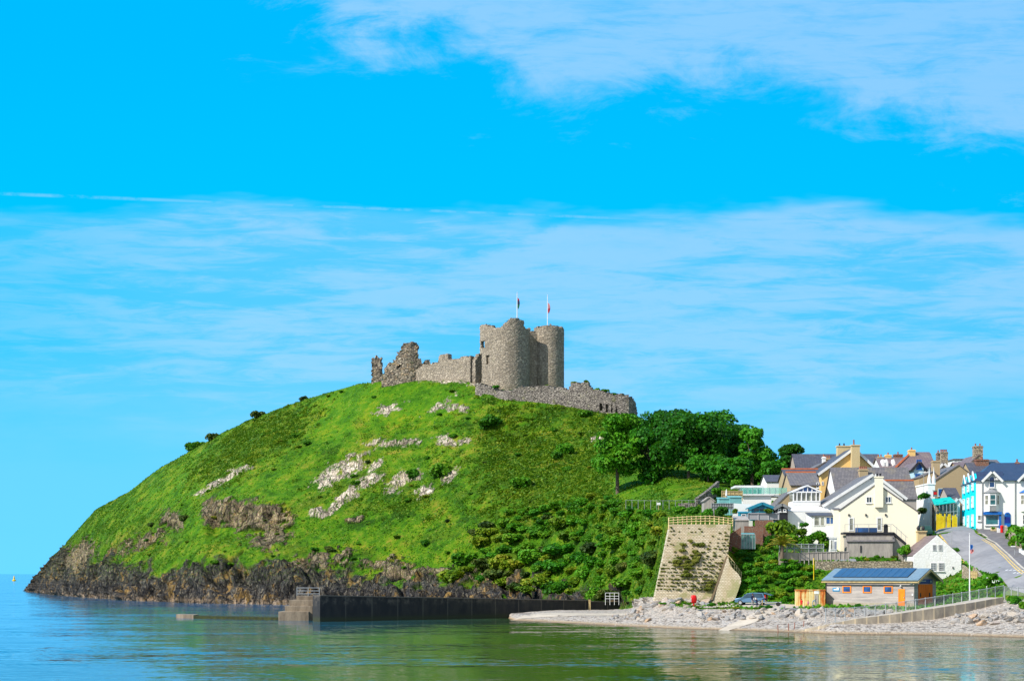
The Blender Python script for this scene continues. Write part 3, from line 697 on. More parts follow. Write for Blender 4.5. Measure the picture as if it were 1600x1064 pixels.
def flag_mat(name, top, bot, mid, zsplit):
    m, gg, bs = newmat(name); oc = gg.n('ShaderNodeTexCoord').outputs['Object']; X, Y, Z = gg.xyz(oc)
    c = gg.mix(gg.m('GREATER_THAN', Z, zsplit), bot, top)
    c = gg.mix(gg.m('LESS_THAN', gg.m('ABSOLUTE', gg.m('SUBTRACT', Z, zsplit+mid[1])), mid[2]), c, mid[0])
    gg.set(bs.inputs['Base Color'], c); bs.inputs['Roughness'].default_value = 0.8; return m
fm1 = flag_mat('limp_flag_cloth', (0.5,0.02,0.05), (0.02,0.22,0.08), ((0.05,0.05,0.12),0,0.5), 4.5)
fm2 = flag_mat('limp_flag_cloth_red', (0.75,0.3,0.3), (0.02,0.25,0.08), ((0.6,0.02,0.03),0.3,0.9), 3.8)
flagpole(808, DC-1, 458, 500, [(465,481,0.55,fm1,'flag')], 'tall white flagpole with a dark limp flag on the left castle tower', 0.13)
flagpole(855.5, DC+3, 462, 512, [(473,488,0.6,fm2,'flag')], 'white flagpole with a limp red and green flag on the right castle tower', 0.13)

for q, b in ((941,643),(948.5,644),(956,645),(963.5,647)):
    A, B = P(q-2.5, b+1, 398.2), P(q+5.5, b-14, 398.2); MB().box(A.x, B.x, 396.0-0.4+1.3-(q-941)*0.03, 398.0, A.z, B.z).build('slit_shade_panel', m_dark0, ow)  # dark panel standing in for the shade inside each slit
# ------------------------------------------------------------------ village materials
w_cream = wallmat('cream_render', (0.83,0.77,0.61), (0.5,0.42,0.28), 0.3)
w_white = wallmat('white_render', (0.80,0.80,0.79), (0.5,0.48,0.42), 0.25)
w_yellow = wallmat('yellow_render', (0.78,0.52,0.20), (0.5,0.33,0.12), 0.3)
w_tan = wallmat('tan_render', (0.42,0.32,0.19), (0.24,0.18,0.1), 0.5)
w_tan2 = wallmat('sand_render', (0.56,0.44,0.24), (0.3,0.22,0.1), 0.4)
w_turq = wallmat('turquoise_paint', (0.0,0.68,0.86), (0.0,0.5,0.66), 0.3)
w_pblue = wallmat('pale_blue_render', (0.42,0.62,0.72), (0.3,0.42,0.5), 0.3)
w_grey = wallmat('grey_render', (0.40,0.36,0.33), (0.25,0.22,0.2), 0.5)
r_slate = roofmat('grey_slate', (0.20,0.18,0.18), (0.13,0.12,0.13), (0.24,0.20,0.13))
r_dark = roofmat('dark_slate', (0.10,0.10,0.13), (0.07,0.07,0.09), (0.14,0.13,0.12))
r_navy = roofmat('blue_slate', (0.035,0.055,0.12), (0.03,0.045,0.10), (0.05,0.06,0.10), 0.45)
r_purple = roofmat('purple_slate', (0.22,0.16,0.16), (0.17,0.12,0.13), (0.26,0.2,0.16))
m_brick = stonemat('red_brick', [(0.26,0.09,0.06),(0.32,0.13,0.08),(0.20,0.08,0.055)], 3.5, (0.3,0.25,0.2), 0.4, 0.05)
m_ridge = mat('terracotta', (0.60,0.17,0.06), (0.45,0.12,0.05), 0.8)
m_pot = mat('clay_pot', (0.38,0.15,0.09), (0.25,0.1,0.07), 0.8)
m_rubble = stonemat('rubble_stone', [(0.42,0.34,0.24),(0.55,0.46,0.34),(0.30,0.26,0.22),(0.62,0.52,0.38)], 2.2, (0.2,0.17,0.12), 0.7, 0.12, (0.4,0.25,0.08), 0.5)
m_timber = mat('silver_timber', (0.42,0.38,0.34), (0.30,0.27,0.25), 0.85, 3, streak=True)
m_wood = mat('weathered_wood', (0.55,0.42,0.20), (0.36,0.27,0.13), 0.85, 3)
m_grey = mat('grey_paint', (0.28,0.29,0.30), (0.2,0.21,0.22), 0.7)
m_dark = mat('dark_paint', (0.03,0.032,0.04), (0.02,0.02,0.025), 0.6)
m_blue = mat('blue_paint', (0.01,0.16,0.55), (0.01,0.11,0.42), 0.45)
m_teal = mat('teal_paint', (0.02,0.28,0.40), (0.02,0.20,0.30), 0.6)
m_aqua = mat('aqua_paint', (0.20,0.46,0.46), (0.15,0.38,0.40), 0.7)
m_steel = mat('galvanised_steel', (0.45,0.47,0.48), (0.33,0.35,0.36), 0.45, metallic=0.3)
m_conc = mat('concrete', (0.46,0.40,0.32), (0.30,0.26,0.20), 0.9, 0.6, 0.04, streak=True)
m_orange = mat('orange_paint', (0.95,0.28,0.01), (0.8,0.2,0.01), 0.5)
m_rustred = mat('red_stained_timber', (0.85,0.17,0.01), (0.68,0.12,0.01), 0.6, 3, streak=True)
m_yellowp = mat('yellow_paint', (0.85,0.62,0.01), (0.7,0.45,0.01), 0.6)
m_black = mat('black_rubber', (0.02,0.02,0.02), (0.015,0.015,0.015), 0.7)
def glassmat(name, c, rough=0.08):
    m, gg, bs = newmat(name); oc = gg.n('ShaderNodeTexCoord').outputs['Object']
    gg.set(bs.inputs['Base Color'], gg.mix(gg.ss(gg.noise(oc, 0.9, 2), 0.4, 0.6), c, tuple(k*0.5 for k in c)))
    bs.inputs['Roughness'].default_value = rough; bs.inputs['Specular IOR Level'].default_value = 0.6; return m
g_dark = glassmat('dark_glass', (0.03,0.06,0.09)); g_blue = glassmat('blue_glass', (0.02,0.09,0.28))
g_pale = glassmat('curtained_glass', (0.30,0.30,0.24)); g_teal = glassmat('teal_glass', (0.03,0.16,0.18))
m_gbal, gg, bs = newmat('green_balcony_glass')
bs.inputs['Base Color'].default_value = (0.16,0.58,0.46,1); bs.inputs['Alpha'].default_value = 0.42; bs.inputs['Roughness'].default_value = 0.1

def window(parent, xc, zc_, w_, h_, y=0.0, nx=1, nz=1, glass=None, frame=None, axis='y', sill=True, fw=0.10, arch=False, name='window'):
    """frame with glazing bars; its pane is a child"""
    fr = MB(); x0, x1, z0, z1 = xc-w_/2, xc+w_/2, zc_-h_/2, zc_+h_/2; d = 0.07
    def B(mb, a, b, c, e, d0, d1): mb.box(a, b, y-d1, y-d0, c, e) if axis == 'y' else mb.box(y+d0, y+d1, a, b, c, e)
    if arch:
        n = 10; r = w_/2; zz_ = z1-r
        B(fr, x0, x0+fw, z0, zz_, 0.0, d); B(fr, x1-fw, x1, z0, zz_, 0.0, d)
        for i in range(n):
            a, b = math.pi*i/n, math.pi*(i+1)/n
            pr = [(xc+r*math.cos(a), zz_+r*math.sin(a)), (xc+r*math.cos(b), zz_+r*math.sin(b)), (xc+(r-fw)*math.cos(b), zz_+(r-fw)*math.sin(b)), (xc+(r-fw)*math.cos(a), zz_+(r-fw)*math.sin(a))]
            fr.prism(pr, y-d, y)
    else:
        B(fr, x0, x1, z1-fw, z1, 0.0, d); B(fr, x0, x0+fw, z0+fw, z1-fw, 0.0, d); B(fr, x1-fw, x1, z0+fw, z1-fw, 0.0, d)
    B(fr, x0, x1, z0, z0+fw, 0.0, d)
    for i in range(1, nx): xx = x0+w_*i/nx; B(fr, xx-fw*0.35, xx+fw*0.35, z0+fw, z1-fw*0.5, 0.0, d-0.01)
    for i in range(1, nz): q = z0+h_*i/nz; B(fr, x0+fw, x1-fw, q-fw*0.35, q+fw*0.35, 0.0, d-0.015)
    if sill: B(fr, x0-0.08, x1+0.08, z0-0.10, z0-0.002, 0.0, 0.16)
    f = fr.build(name, frame or m_white, parent)
    p = MB()
    if arch:
        n = 14; r = w_/2-0.02; pr = [(x0+0.02, z0+0.02), (x1-0.02, z0+0.02)]+[(xc+r*math.cos(math.pi*i/n), z1-w_/2+r*math.sin(math.pi*i/n)) for i in range(n+1)]
        p.prism(pr, y-0.03, y)
    else: B(p, x0+0.02, x1-0.02, z0+0.02, z1-0.02, 0.0, 0.03)
    p.build('pane', glass or g_dark, f); return f
def chimney(parent, x0, x1, z0, z1, y0=1.0, dp=None, pots=2, m=None, potm=None, cap=True):
    dp = dp or min(1.2, (x1-x0)); mb = MB().box(x0, x1, y0, y0+dp, z0, z1-0.3)
    if cap: mb.box(x0-0.08, x1+0.08, y0-0.08, y0+dp+0.08, z1-0.3, z1-0.12); mb.box(x0+0.03, x1-0.03, y0+0.03, y0+dp-0.03, z1-0.12, z1)
    c_ = mb.build('chimney', m or w_tan2, parent)
    for i in range(pots):
        px_ = x0+(x1-x0)*(i+0.5)/pots
        MB().lathe([(0.15, 0), (0.13, 0.35), (0.17, 0.4), (0.17, 0.48), (0.10, 0.48)], (px_, y0+dp/2, z1-0.02), 10).build('chimney_pot', potm or m_pot, c_)
    return c_
def slab(mb, a, b, y0, y1, t=0.16):                 # sloping roof slab between (x,z) a and b
    ax, az = a; bx, bz = b; n = Vector((-(bz-az), bx-ax)).normalized()*t
    if n.y < 0: n = -n
    mb.prism([(ax, az), (bx, bz), (bx+n.x, bz+n.y), (ax+n.x, az+n.y)], y0, y1)
def house(name, label, cat, px0, px1, pyb, D, depth, eave, ridge, kind, wm, rm, apex=None, eave2=None, yaw=0.0, oh=0.25, barge=None,
          chims=(), wins=(), drop=3.0, group=None, ridge_tiles=None, hip=(0, 0), roofname='roof'):
    k = D/F; o = P(px0, pyb, D); root = empty(name, o, R(yaw), label, cat, group)
    W = (px1-px0)*k; ze = (pyb-eave)*k; ze2 = (pyb-(eave2 or eave))*k
    mb = MB(); rf = MB(); bg_ = MB()
    if kind == 'gable':
        zr = (pyb-ridge)*k; xa = (apex-px0)*k if apex else W/2
        mb.prism([(0, -drop), (W, -drop), (W, ze2), (xa, zr), (0, ze)], 0, depth)
        sl = (zr-ze)/max(xa, .01); sr = (zr-ze2)/max(W-xa, .01)
        slab(rf, (-oh, ze-oh*sl+0.01), (xa, zr+0.01), -oh*0.8, depth+0.2); slab(rf, (xa, zr+0.01), (W+oh, ze2-oh*sr+0.01), -oh*0.8, depth+0.2)
        if barge:
            slab(bg_, (-oh-0.02, ze-oh*sl-0.25), (xa, zr-0.23), -oh*0.8-0.07, -oh*0.8-0.003, 0.42); slab(bg_, (xa, zr-0.23), (W+oh+0.02, ze2-oh*sr-0.25), -oh*0.8-0.07, -oh*0.8-0.003, 0.42)
    elif kind == 'ridge':
        Dr = D+depth/2; zr = zc(Dr, ridge)-o.z
        hl, hr = hip
        mb.box(0, W, 0, depth, -drop, ze)
        if not hl and not hr:
            mb.prismx([(0.002, ze-0.01), (depth-0.002, ze-0.01), (depth/2, zr-0.02)], 0.002, W-0.002)
            sl = (zr-ze)/(depth/2)
            for s_, ya, yb in ((1, -oh, depth/2), (-1, depth/2, depth+oh)):
                za, zb_ = (ze-oh*sl, zr) if s_ == 1 else (zr, ze-oh*sl)
                nn = Vector((-(zb_-za), yb-ya)).normalized()*0.14
                rf.prismx([(ya, za), (yb, zb_), (yb+nn.x, zb_+nn.y), (ya+nn.x, za+nn.y)], -oh, W+oh)
        else:
            hl = hl or 0; hr = hr or 0
            v = [(-oh, -oh, ze), (W+oh, -oh, ze), (W+oh, depth+oh, ze), (-oh, depth+oh, ze), (hl if hl else -oh, depth/2, zr), (W-hr if hr else W+oh, depth/2, zr)]
            rf.solid(v, [(0, 1, 5, 4), (1, 2, 5), (2, 3, 4, 5), (3, 0, 4), (0, 3, 2, 1)])
    elif kind == 'flat':
        mb.box(0, W, 0, depth, -drop, ze); rf.box(-oh, W+oh, -oh, depth+oh, ze+0.002, ze+0.25)
    elif kind == 'mono':                               # roof falls towards the camera
        zr = (pyb-ridge)*k
        mb.prismx([(0, -drop), (depth, -drop), (depth, zr), (0, ze)], 0, W)
        rf.prismx([(-oh, ze-0.05), (depth+0.02, zr+0.05), (depth+0.02, zr+0.2), (-oh, ze+0.1)], -oh, W+oh)
    wl = mb.build('wall', wm, root)
    r_ = rf.build(roofname, rm, root)
    if barge: bg_.build('bargeboard', barge, root)
    if ridge_tiles and kind == 'ridge':
        MB().box(-oh, W+oh, depth/2-0.16, depth/2+0.16, zr+0.08, zr+0.30).build('ridge_tiles', ridge_tiles, r_)
    for c_ in chims:
        a, b, pt, pb, y0, n = c_[:6]; mm = c_[6] if len(c_) > 6 else wm
        chimney(r_, (a-px0)*k, (b-px0)*k, (pyb-pb)*k, (pyb-pt)*k, y0, None, n, mm)
    for w_ in wins:
        xc, yc, ww, hh = w_[:4]; kw = w_[4] if len(w_) > 4 else {}
        window(root, (xc-px0)*k, (pyb-yc)*k, ww*k, hh*k, **kw)
    return root, k, o

# ------------------------------------------------------------------ main houses
cr, k, o = house('cream_house', 'large cream gabled house with a chimney breast up its front and a roof terrace', 'house', 1313, 1431, 868, 236, 11, 797, 757, 'gable',
    w_cream, r_slate, apex=1369, eave2=801, yaw=-9, oh=0.12,
    wins=[(1357,781,9,10,dict(nx=2,nz=1)), (1386,781,9,10,dict(nx=2,nz=1)),
          (1330,819,8,21,dict(glass=g_pale,sill=False,fw=0.14)), (1372.5,819,8,21,dict(glass=g_pale,sill=False,fw=0.14))])
mb = MB(); cx0, cx1 = (1365.5-1313)*k, (1378-1313)*k
mb.box(cx0, cx1, -0.55, 0.5, (868-793)*k, (868-747)*k); mb.box(cx0-0.08, cx1+0.08, -0.63, 0.58, (868-747)*k, (868-745)*k)
cst = mb.build('chimney', w_cream, cr)
for q in (0.35, 0.8): MB().lathe([(0.14,0),(0.12,0.3),(0.17,0.36),(0.17,0.45),(0.08,0.45)], (cx0+q, 0, (868-745)*k), 10).build('chimney_pot', m_dark, cst)
for q in (1326, 1352, 1382): MB().box((q-1313)*k-0.1, (q-1313)*k+0.1, -0.22, 0, (868-806)*k, (868-803)*k).build('wall_lamp', m_dark, cr)
# side wing on the left of the cream house, white
house('white_lean_to', 'narrow cream wing with a small white porch left of the cream house', 'house', 1303, 1313.5, 868, 238, 8, 796, 792, 'mono', w_cream, r_slate, yaw=-9, oh=0.05)
pr_, kk, oo = house('porch', 'small white glazed porch at the foot of the cream house', 'porch', 1296, 1308, 866, 232, 2.2, 841, 839, 'flat', w_white, m_white, oh=0.1,
    wins=[(1299.5,851,4.5,16,dict(glass=g_pale,sill=False)), (1304.8,852,4,14,dict(glass=g_blue,sill=False))])
# terrace block
tb = empty('terrace_block', P(1321, 866, 232), R(-4), 'stone store with a slate lean-to roof carrying the terrace in front of the cream house', 'outbuilding')
k = 232/F
MB().box(0.3, (1394-1321)*k, 0.2, 3.6, -2, (866-838)*k).build('wall', m_timber, tb)
MB().prismx([(0.1, (866-847)*k), (0.9, (866-835)*k), (0.9, (866-833)*k), (0.0, (866-846)*k)], 0.2, (1397-1321)*k).build('roof', r_slate, tb)
MB().box(-0.2, (1396-1321)*k, 0.5, 3.7, (866-834)*k, (866-831)*k).build('terrace_slab', m_dark, tb)
MB().prism([((1395-1321)*k, (866-834)*k), ((1397-1321)*k, (866-831)*k), ((1416-1321)*k, (866-848)*k), ((1416-1321)*k, (866-853)*k)], 0.6, 2.2).build('staircase', m_dark, tb)
MB().prism([((1395-1321)*k, -2), ((1395-1321)*k, (866-836)*k), ((1414-1321)*k, (866-851)*k), ((1414-1321)*k, -2)], 0.8, 2.0).build('staircase_wall', m_timber, tb)
mb = MB()
for q in (1321, 1340, 1358, 1376, 1392): mb.tube(((q-1321)*k, 0.55, (866-832)*k), ((q-1321)*k, 0.55, (866-819)*k), 0.03)
mb.tube((0, 0.55, (866-819)*k), ((1395-1321)*k, 0.55, (866-819)*k), 0.03)
for q in (1401, 1408, 1415): mb.tube(((q-1321)*k, 0.65, (866-832-(q-1397)*0.85)*k), ((q-1321)*k, 0.65, (866-819-(q-1397)*0.95)*k), 0.03)
mb.tube(((1395-1321)*k, 0.65, (866-819)*k), ((1418-1321)*k, 0.65, (866-840)*k), 0.03)
mb.build('railing', m_steel, tb)
MB().box((1337-1321)*k, (1371-1321)*k, 0.62, 0.66, (866-831)*k, (866-824)*k).build('glass_screen', g_blue, tb)
MB().box((1344-1321)*k, (1346-1321)*k, 0.12, 0.18, (866-863)*k, (866-852)*k).build('door', m_dark, tb)
gr = empty('barbecue', P(1384, 831, 232.6)+Vector((0,0,0)), 0, 'black barbecue under a cover on the terrace of the cream house', 'barbecue')
MB().box(-0.28,0.28,-0.2,0.2,0.0,0.85).box(-0.55,0.55,-0.22,0.22,0.853,0.9).lathe([(0.3,0.903),(0.28,1.1),(0.1,1.2)], n=12).build('grill', m_dark, gr)
# white gabled house behind
house('white_house', 'white gabled house showing above and left of the cream house', 'house', 1290, 1411, 850, 249, 12, 788, 741, 'gable', w_white, r_slate, apex=1365, eave2=776, yaw=0, oh=0.4, barge=m_white,
    wins=[(1358.5,747,8,5,dict(nx=2,glass=g_dark,sill=False,fw=0.08))])
house('slate_house', 'long grey slate roofed house behind the cream house', 'house', 1307, 1427, 790, 262, 9, 771, 731, 'ridge', w_white, r_slate, oh=0.2,
    chims=[(1348,1361,731,748,2.2,4,w_tan)], wins=[(1420,770,8,5,dict(glass=g_dark,sill=False))])
house('slate_wing', 'low slate wing with a red ridge tucked right of the white gable', 'house', 1376, 1432, 800, 253, 5, 779, 752, 'ridge', w_grey, r_slate, oh=0.15, ridge_tiles=m_ridge)
house('yellow_house', 'tall yellow gabled house with two big square chimneys', 'house', 1283, 1366, 800, 276, 14, 738, 701, 'gable', w_yellow, r_dark, apex=1334, eave2=731, oh=0.45, barge=m_white,
    wins=[(1283.5+2,755,3,6,dict(glass=g_dark,sill=False))])
yb = empty('chimney_stack', P(1330, 770, 275.3), 0, 'tall square tan chimney breast on the gable of the yellow house', 'chimney')
k = 275.3/F
MB().box(0, 12.5*k, -0.6, 0.65, -1, (770-697)*k).box(-0.1, 12.5*k+0.1, -0.7, 0.75, (770-697)*k, (770-695)*k).build('stack', w_tan2, yb)
MB().lathe([(0.16,0),(0.13,0.5),(0.13,0.9)], (4*k, 0, (770-695)*k), 10).build('chimney_pot', m_pot, yb)
yb = empty('chimney_stack', P(1309, 720, 284), 0, 'wide tan chimney stack at the rear of the yellow house', 'chimney')
k = 284/F
MB().box(0, 21*k, 0, 1.4, -1.5, (720-698)*k).box(-0.1, 21*k+0.1, -0.1, 1.5, (720-698)*k, (720-696)*k).build('stack', w_tan2, yb)
for q in (4, 11): MB().lathe([(0.16,0),(0.12,0.35),(0.17,0.45)], (q*k, 0.7, (720-696)*k), 10).build('chimney_pot', m_dark, yb)
house('long_slate_house', 'long dark slate roofed terrace highest behind the yellow house', 'house', 1245, 1378, 760, 315, 9, 734, 710, 'ridge', w_grey, r_dark, oh=0.2)
house('stone_house', 'pale gabled house with a short white chimney left of the yellow house', 'house', 1262, 1312, 765, 288, 9, 738, 722, 'gable', w_grey, r_slate, apex=1290, oh=0.2,
    chims=[(1286,1291,713,728,0.5,1,w_white), (1293,1303,714,728,2.5,3,w_tan)])
house('orange_ridge_house', 'tan house with mossy slate roof and an orange ridge behind the conservatory', 'house', 1236, 1280, 792, 266, 8, 758, 739, 'ridge', w_tan, r_slate, oh=0.2, ridge_tiles=m_ridge,
    wins=[(1277.5,758,4,9,dict(glass=g_dark,frame=m_white))])
house('orange_ridge_terrace', 'dark slate roofed house with orange ridge one row further back', 'house', 1229, 1283, 770, 278, 8, 748, 734, 'ridge', w_tan, r_dark, oh=0.2, ridge_tiles=m_ridge)
house('white_cottage', 'plain white house with a grey slate roof beside the big trees', 'house', 1198, 1228, 780, 292, 7, 753, 743, 'ridge', w_white, r_dark, oh=0.15)
# flat roofed modern house
mh, k, o = house('modern_house', 'white flat roofed modern house with a green glass balcony', 'house', 1160, 1205, 790, 266, 7, 774, 774, 'flat', w_white, m_white, oh=0.4, roofname='balcony_slab')
MB().box((1151-1160)*k, (1196-1160)*k, 1.5, 7, (790-760.5)*k, (790-757.5)*k).build('roof', m_white, mh)
MB().box((1163-1160)*k, (1195-1160)*k, 2.6, 6.8, (790-772)*k, (790-760.6)*k).build('upper_wall', w_white, mh)
for q in range(4): window(mh, (1168+q*7.5-1160)*k, (790-766.5)*k, 6.5*k, 9*k, y=2.6, glass=g_teal, sill=False)
MB().box((1205-1160)*k, (1229-1160)*k, 0.2, 4, (790-775.5)*k, (790-773)*k).build('terrace_slab', m_white, mh)
MB().box(-0.35, (1229-1160)*k, -0.36, -0.32, (790-771.5)*k, (790-762)*k).build('balcony_glass', m_gbal, mh)
for i in range(9): q = -0.35+i*((1229-1160)*k+0.3)/8; MB().box(q-0.03, q+0.03, -0.42, -0.37, (790-772)*k, (790-761.7)*k).build('balcony_post', m_aqua, mh)
# conservatory
cv = empty('conservatory', P(1238, 803, 252), 0, 'white gabled conservatory with blue glass in its gable', 'conservatory'); k = 252/F
X_ = lambda q: (q-1238)*k; Z_ = lambda q: (803-q)*k
MB().box(X_(1238.5), X_(1282), 0.05, 4, -2, Z_(783)).build('base_wall', w_white, cv)
MB().prism([(X_(1240),Z_(783)),(X_(1281),Z_(783)),(X_(1281),Z_(768)),(X_(1261.5),Z_(758.5)),(X_(1240),Z_(768))], 0.3, 4).build('glazing', g_pale, cv)
mb = MB()
slab(mb, (X_(1237.5), Z_(769.5)), (X_(1261.5), Z_(759.5)), -0.1, 4.2, 0.2); slab(mb, (X_(1261.5), Z_(759.5)), (X_(1283.5), Z_(769.5)), -0.1, 4.2, 0.2)
mb.build('roof', m_white, cv)
mb = MB().box(X_(1239), X_(1282), 0.0, 0.29, Z_(769.5), Z_(767.5)).box(X_(1239), X_(1282), 0.0, 0.29, Z_(784), Z_(782))
for q in (1240,1245.5,1252.5,1260,1268,1275.5,1281): mb.box(X_(q)-0.07, X_(q)+0.07, 0.02, 0.27, Z_(782), Z_(769.5))
for q,t in ((1247,766.5),(1255,763),(1262,760.5),(1269,763),(1276,766.5)): mb.box(X_(q)-0.06, X_(q)+0.06, 0.04, 0.28, Z_(767.5), Z_(t-0.5))
mb.build('window_frame', m_white, cv)
MB().prism([(X_(1243),Z_(767.4)),(X_(1280),Z_(767.4)),(X_(1261.5),Z_(760))], 0.22, 0.298).build('gable_glass', g_blue, cv)
# white outbuilding
house('white_outbuilding', 'long low white outbuilding with a sloping parapet under the conservatory', 'outbuilding', 1217, 1298, 826, 246, 5, 799, 791, 'mono', w_white, m_white, oh=0.0)
an, k, o = house('garden_room', 'white garden room with blue shaded glazing between hedge and cream house', 'garden room', 1268, 1305, 830, 241, 4, 806, 801, 'mono', w_white, r_dark, oh=0.2,
    wins=[(1276,814,9,15,dict(glass=g_pale,sill=False)), (1285,814,7,15,dict(glass=g_pale,sill=False)), (1297,813,14,12,dict(glass=g_blue,sill=False,nx=2))])
house('tan_gable_house', 'tan rendered gable wall rising right behind the blue summerhouse', 'house', 1203, 1240, 805, 258, 8, 800, 768, 'gable', w_tan, r_slate, apex=1236, eave2=769, oh=0.1)
# summer house, sheds
sh, k, o = house('summerhouse', 'turquoise blue open fronted summerhouse with a shallow gable', 'summerhouse', 1174, 1208, 802, 246, 3.5, 793, 786, 'gable', m_teal, m_teal, oh=0.35, barge=m_teal, wins=[(1191,796.5,28,7,dict(glass=g_dark,frame=m_teal,nx=3,sill=False))], drop=1.0)
house('garden_shed', 'small dark shed with two windows right of the blue summerhouse', 'shed', 1213, 1231, 803, 245, 3, 793, 788, 'gable', m_dark, r_dark, oh=0.3, barge=m_grey, wins=[(1218,797,5,5,{}),(1226,797,5,5,{})], drop=1.0)
house('garden_shed', 'little grey windowless gabled shed at the left end of the garden fences', 'shed', 1100, 1116, 797, 252, 3, 783, 777, 'gable', m_timber, m_timber, oh=0.15, drop=1.5)
house('garden_shed', 'long aqua painted shed below the parasol', 'shed', 1124, 1142, 790, 258, 3, 779, 777.5, 'mono', m_aqua, m_aqua, oh=0.1, drop=1.5)
house('garden_shed', 'taller aqua painted shed against the modern white house', 'shed', 1141, 1159, 790, 257, 3, 777, 775, 'mono', m_aqua, m_aqua, oh=0.1, drop=1.5)
house('garden_shed', 'small grey shed with a felt roof and two dark windows above the boathouse', 'shed', 1308, 1336, 888, 229, 2.5, 880, 873.5, 'ridge', m_timber, m_grey, oh=0.3, drop=1.0, wins=[(1318,883,6,6,dict(sill=False)),(1327,883,6,6,dict(sill=False))])
house('garden_shed', 'weathered grey shed with a lean-to roof on the terrace right of the retaining wall', 'shed', 1149, 1170, 826, 238, 3, 813, 807, 'mono', m_timber, m_timber, oh=0.1, drop=1.0)
house('garden_shed', 'small teal fronted shed under the grey fence panels', 'shed', 1156, 1169, 808, 243, 2, 801, 800, 'mono', m_teal, m_teal, oh=0.1, drop=1.0, wins=[(1162,805,8,4,dict(sill=False))])
gh = empty('greenhouse', P(1158, 852, 233), 0, 'small green glass greenhouse in front of the red brick terraces', 'greenhouse'); k = 233/F
MB().prismx([(0,-0.5),(2,-0.5),(2,17*k),(1,20*k),(0,17*k)], 0, 22*k).build('glazing', glassmat('greenhouse_glass', (0.12,0.30,0.25)), gh)
mb = MB()
for i in range(6): mb.box(i*22*k/5-0.03, i*22*k/5+0.03, -0.05, -0.003, -0.5, 17*k)
mb.box(-0.03, 22*k+0.03, -0.05, -0.003, 17*k, 17*k+0.08); mb.build('frame', m_steel, gh)
ps = empty('parasol', P(1135, 777, 262), 0, 'closed white parasol on the garden terrace left of the modern house', 'parasol')
MB().tube((0,0,-0.6),(0,0,1.4),0.03).build('pole', m_steel, ps); MB().lathe([(0.05,0.1),(0.17,0.3),(0.13,0.9),(0.02,1.4)], n=10).build('canopy', m_white, ps)

def wall_line(name, label, cat, pts, h, th, m, drop=2.5, group=None, cap=None):   # pts: (px, py_bottom, D)
    o = P(*pts[0]); root = empty(name, o, 0, label, cat, group); mb = MB(); cp = MB()
    for a, b in zip(pts, pts[1:]):
        A = P(*a)-o; B = P(*b)-o; d = (B-A); d.z = 0; n = Vector((-d.y, d.x, 0)).normalized()*th
        h1 = h[0] if isinstance(h, tuple) else h; h2 = h[1] if isinstance(h, tuple) else h
        v = [A-Vector((0,0,drop)), B-Vector((0,0,drop)), B-Vector((0,0,drop))+n, A-Vector((0,0,drop))+n, A+Vector((0,0,h1)), B+Vector((0,0,h2)), B+n+Vector((0,0,h2)), A+n+Vector((0,0,h1))]
        mb.solid(v, [(0,3,2,1),(4,5,6,7),(0,1,5,4),(1,2,6,5),(2,3,7,6),(3,0,4,7)])
        if cap:
            u_ = Vector((0,0,0.003)); t_ = Vector((0,0,0.15)); e = n*0.15
            v = [v[4]-e+u_, v[5]-e+u_, v[6]+e+u_, v[7]+e+u_]; v += [q+t_ for q in v]
            cp.solid(v, [(0,3,2,1),(4,5,6,7),(0,1,5,4),(1,2,6,5),(2,3,7,6),(3,0,4,7)])
    mb.build('wall' if 'wall' in name else 'panel', m, root)
    if cap: cp.build('coping', cap, root)
    return root
def fence(name, label, pts, h, m, nposts, rails=2, group=None, cat='fence', pw=0.10, infill=None, over=0.05):
    o = P(*pts[0]); root = empty(name, o, 0, label, cat, group)
    Q = [P(*p)-o for p in pts]; L = [0]
    for a, b in zip(Q, Q[1:]): L.append(L[-1]+(b-a).length)
    def at(t):
        s = t*L[-1]
        for i in range(len(Q)-1):
            if s <= L[i+1]+1e-6: return Q[i].lerp(Q[i+1], (s-L[i])/(L[i+1]-L[i]))
        return Q[-1]
    for i in range(nposts):
        p = at(i/(nposts-1)); MB().bar(p-Vector((0,0,0.6)), p+Vector((0,0,h+over)), pw).build('post', m, root)
    for r_ in range(rails):
        zz_ = h*(r_+1)/rails-0.05; mb = MB()
        for i in range(nposts-1):
            a, b = at(i/(nposts-1)), at((i+1)/(nposts-1)); off = Vector((0, -pw*0.7, zz_)); mb.bar(a+off, b+off, pw*0.55)
        mb.build('rail', m, root)
    if infill:
        mb = MB()
        for i in range(nposts-1):
            a, b = at(i/(nposts-1)), at((i+1)/(nposts-1)); mb.solid([a+Vector((0,.02,0.05)), b+Vector((0,.02,0.05)), b+Vector((0,.02,h-0.05)), a+Vector((0,.02,h-0.05)), a+Vector((0,.05,0.05)), b+Vector((0,.05,0.05)), b+Vector((0,.05,h-0.05)), a+Vector((0,.05,h-0.05))],
                [(0,1,2,3),(7,6,5,4),(0,4,5,1),(1,5,6,2),(2,6,7,3),(3,7,4,0)])
        mb.build('infill', infill, root)
    return root
m_mesh, gg, bs = newmat('wire_mesh'); bs.inputs['Base Color'].default_value = (0.4,0.42,0.42,1); bs.inputs['Alpha'].default_value = 0.16; bs.inputs['Roughness'].default_value = 0.6
m_trellis, gg, bs = newmat('grey_trellis'); bs.inputs['Base Color'].default_value = (0.34,0.34,0.36,1); bs.inputs['Roughness'].default_value = 0.9
wall_line('brick_wall', 'upper red brick terrace wall beside the big round bush', 'wall', [(1180,822,240),(1207,822,240)], 0.95, 0.3, m_brick)
wall_line('brick_wall', 'middle red brick terrace wall above the greenhouse', 'wall', [(1163,834,236),(1192,834,236)], 1.15, 0.3, m_brick)
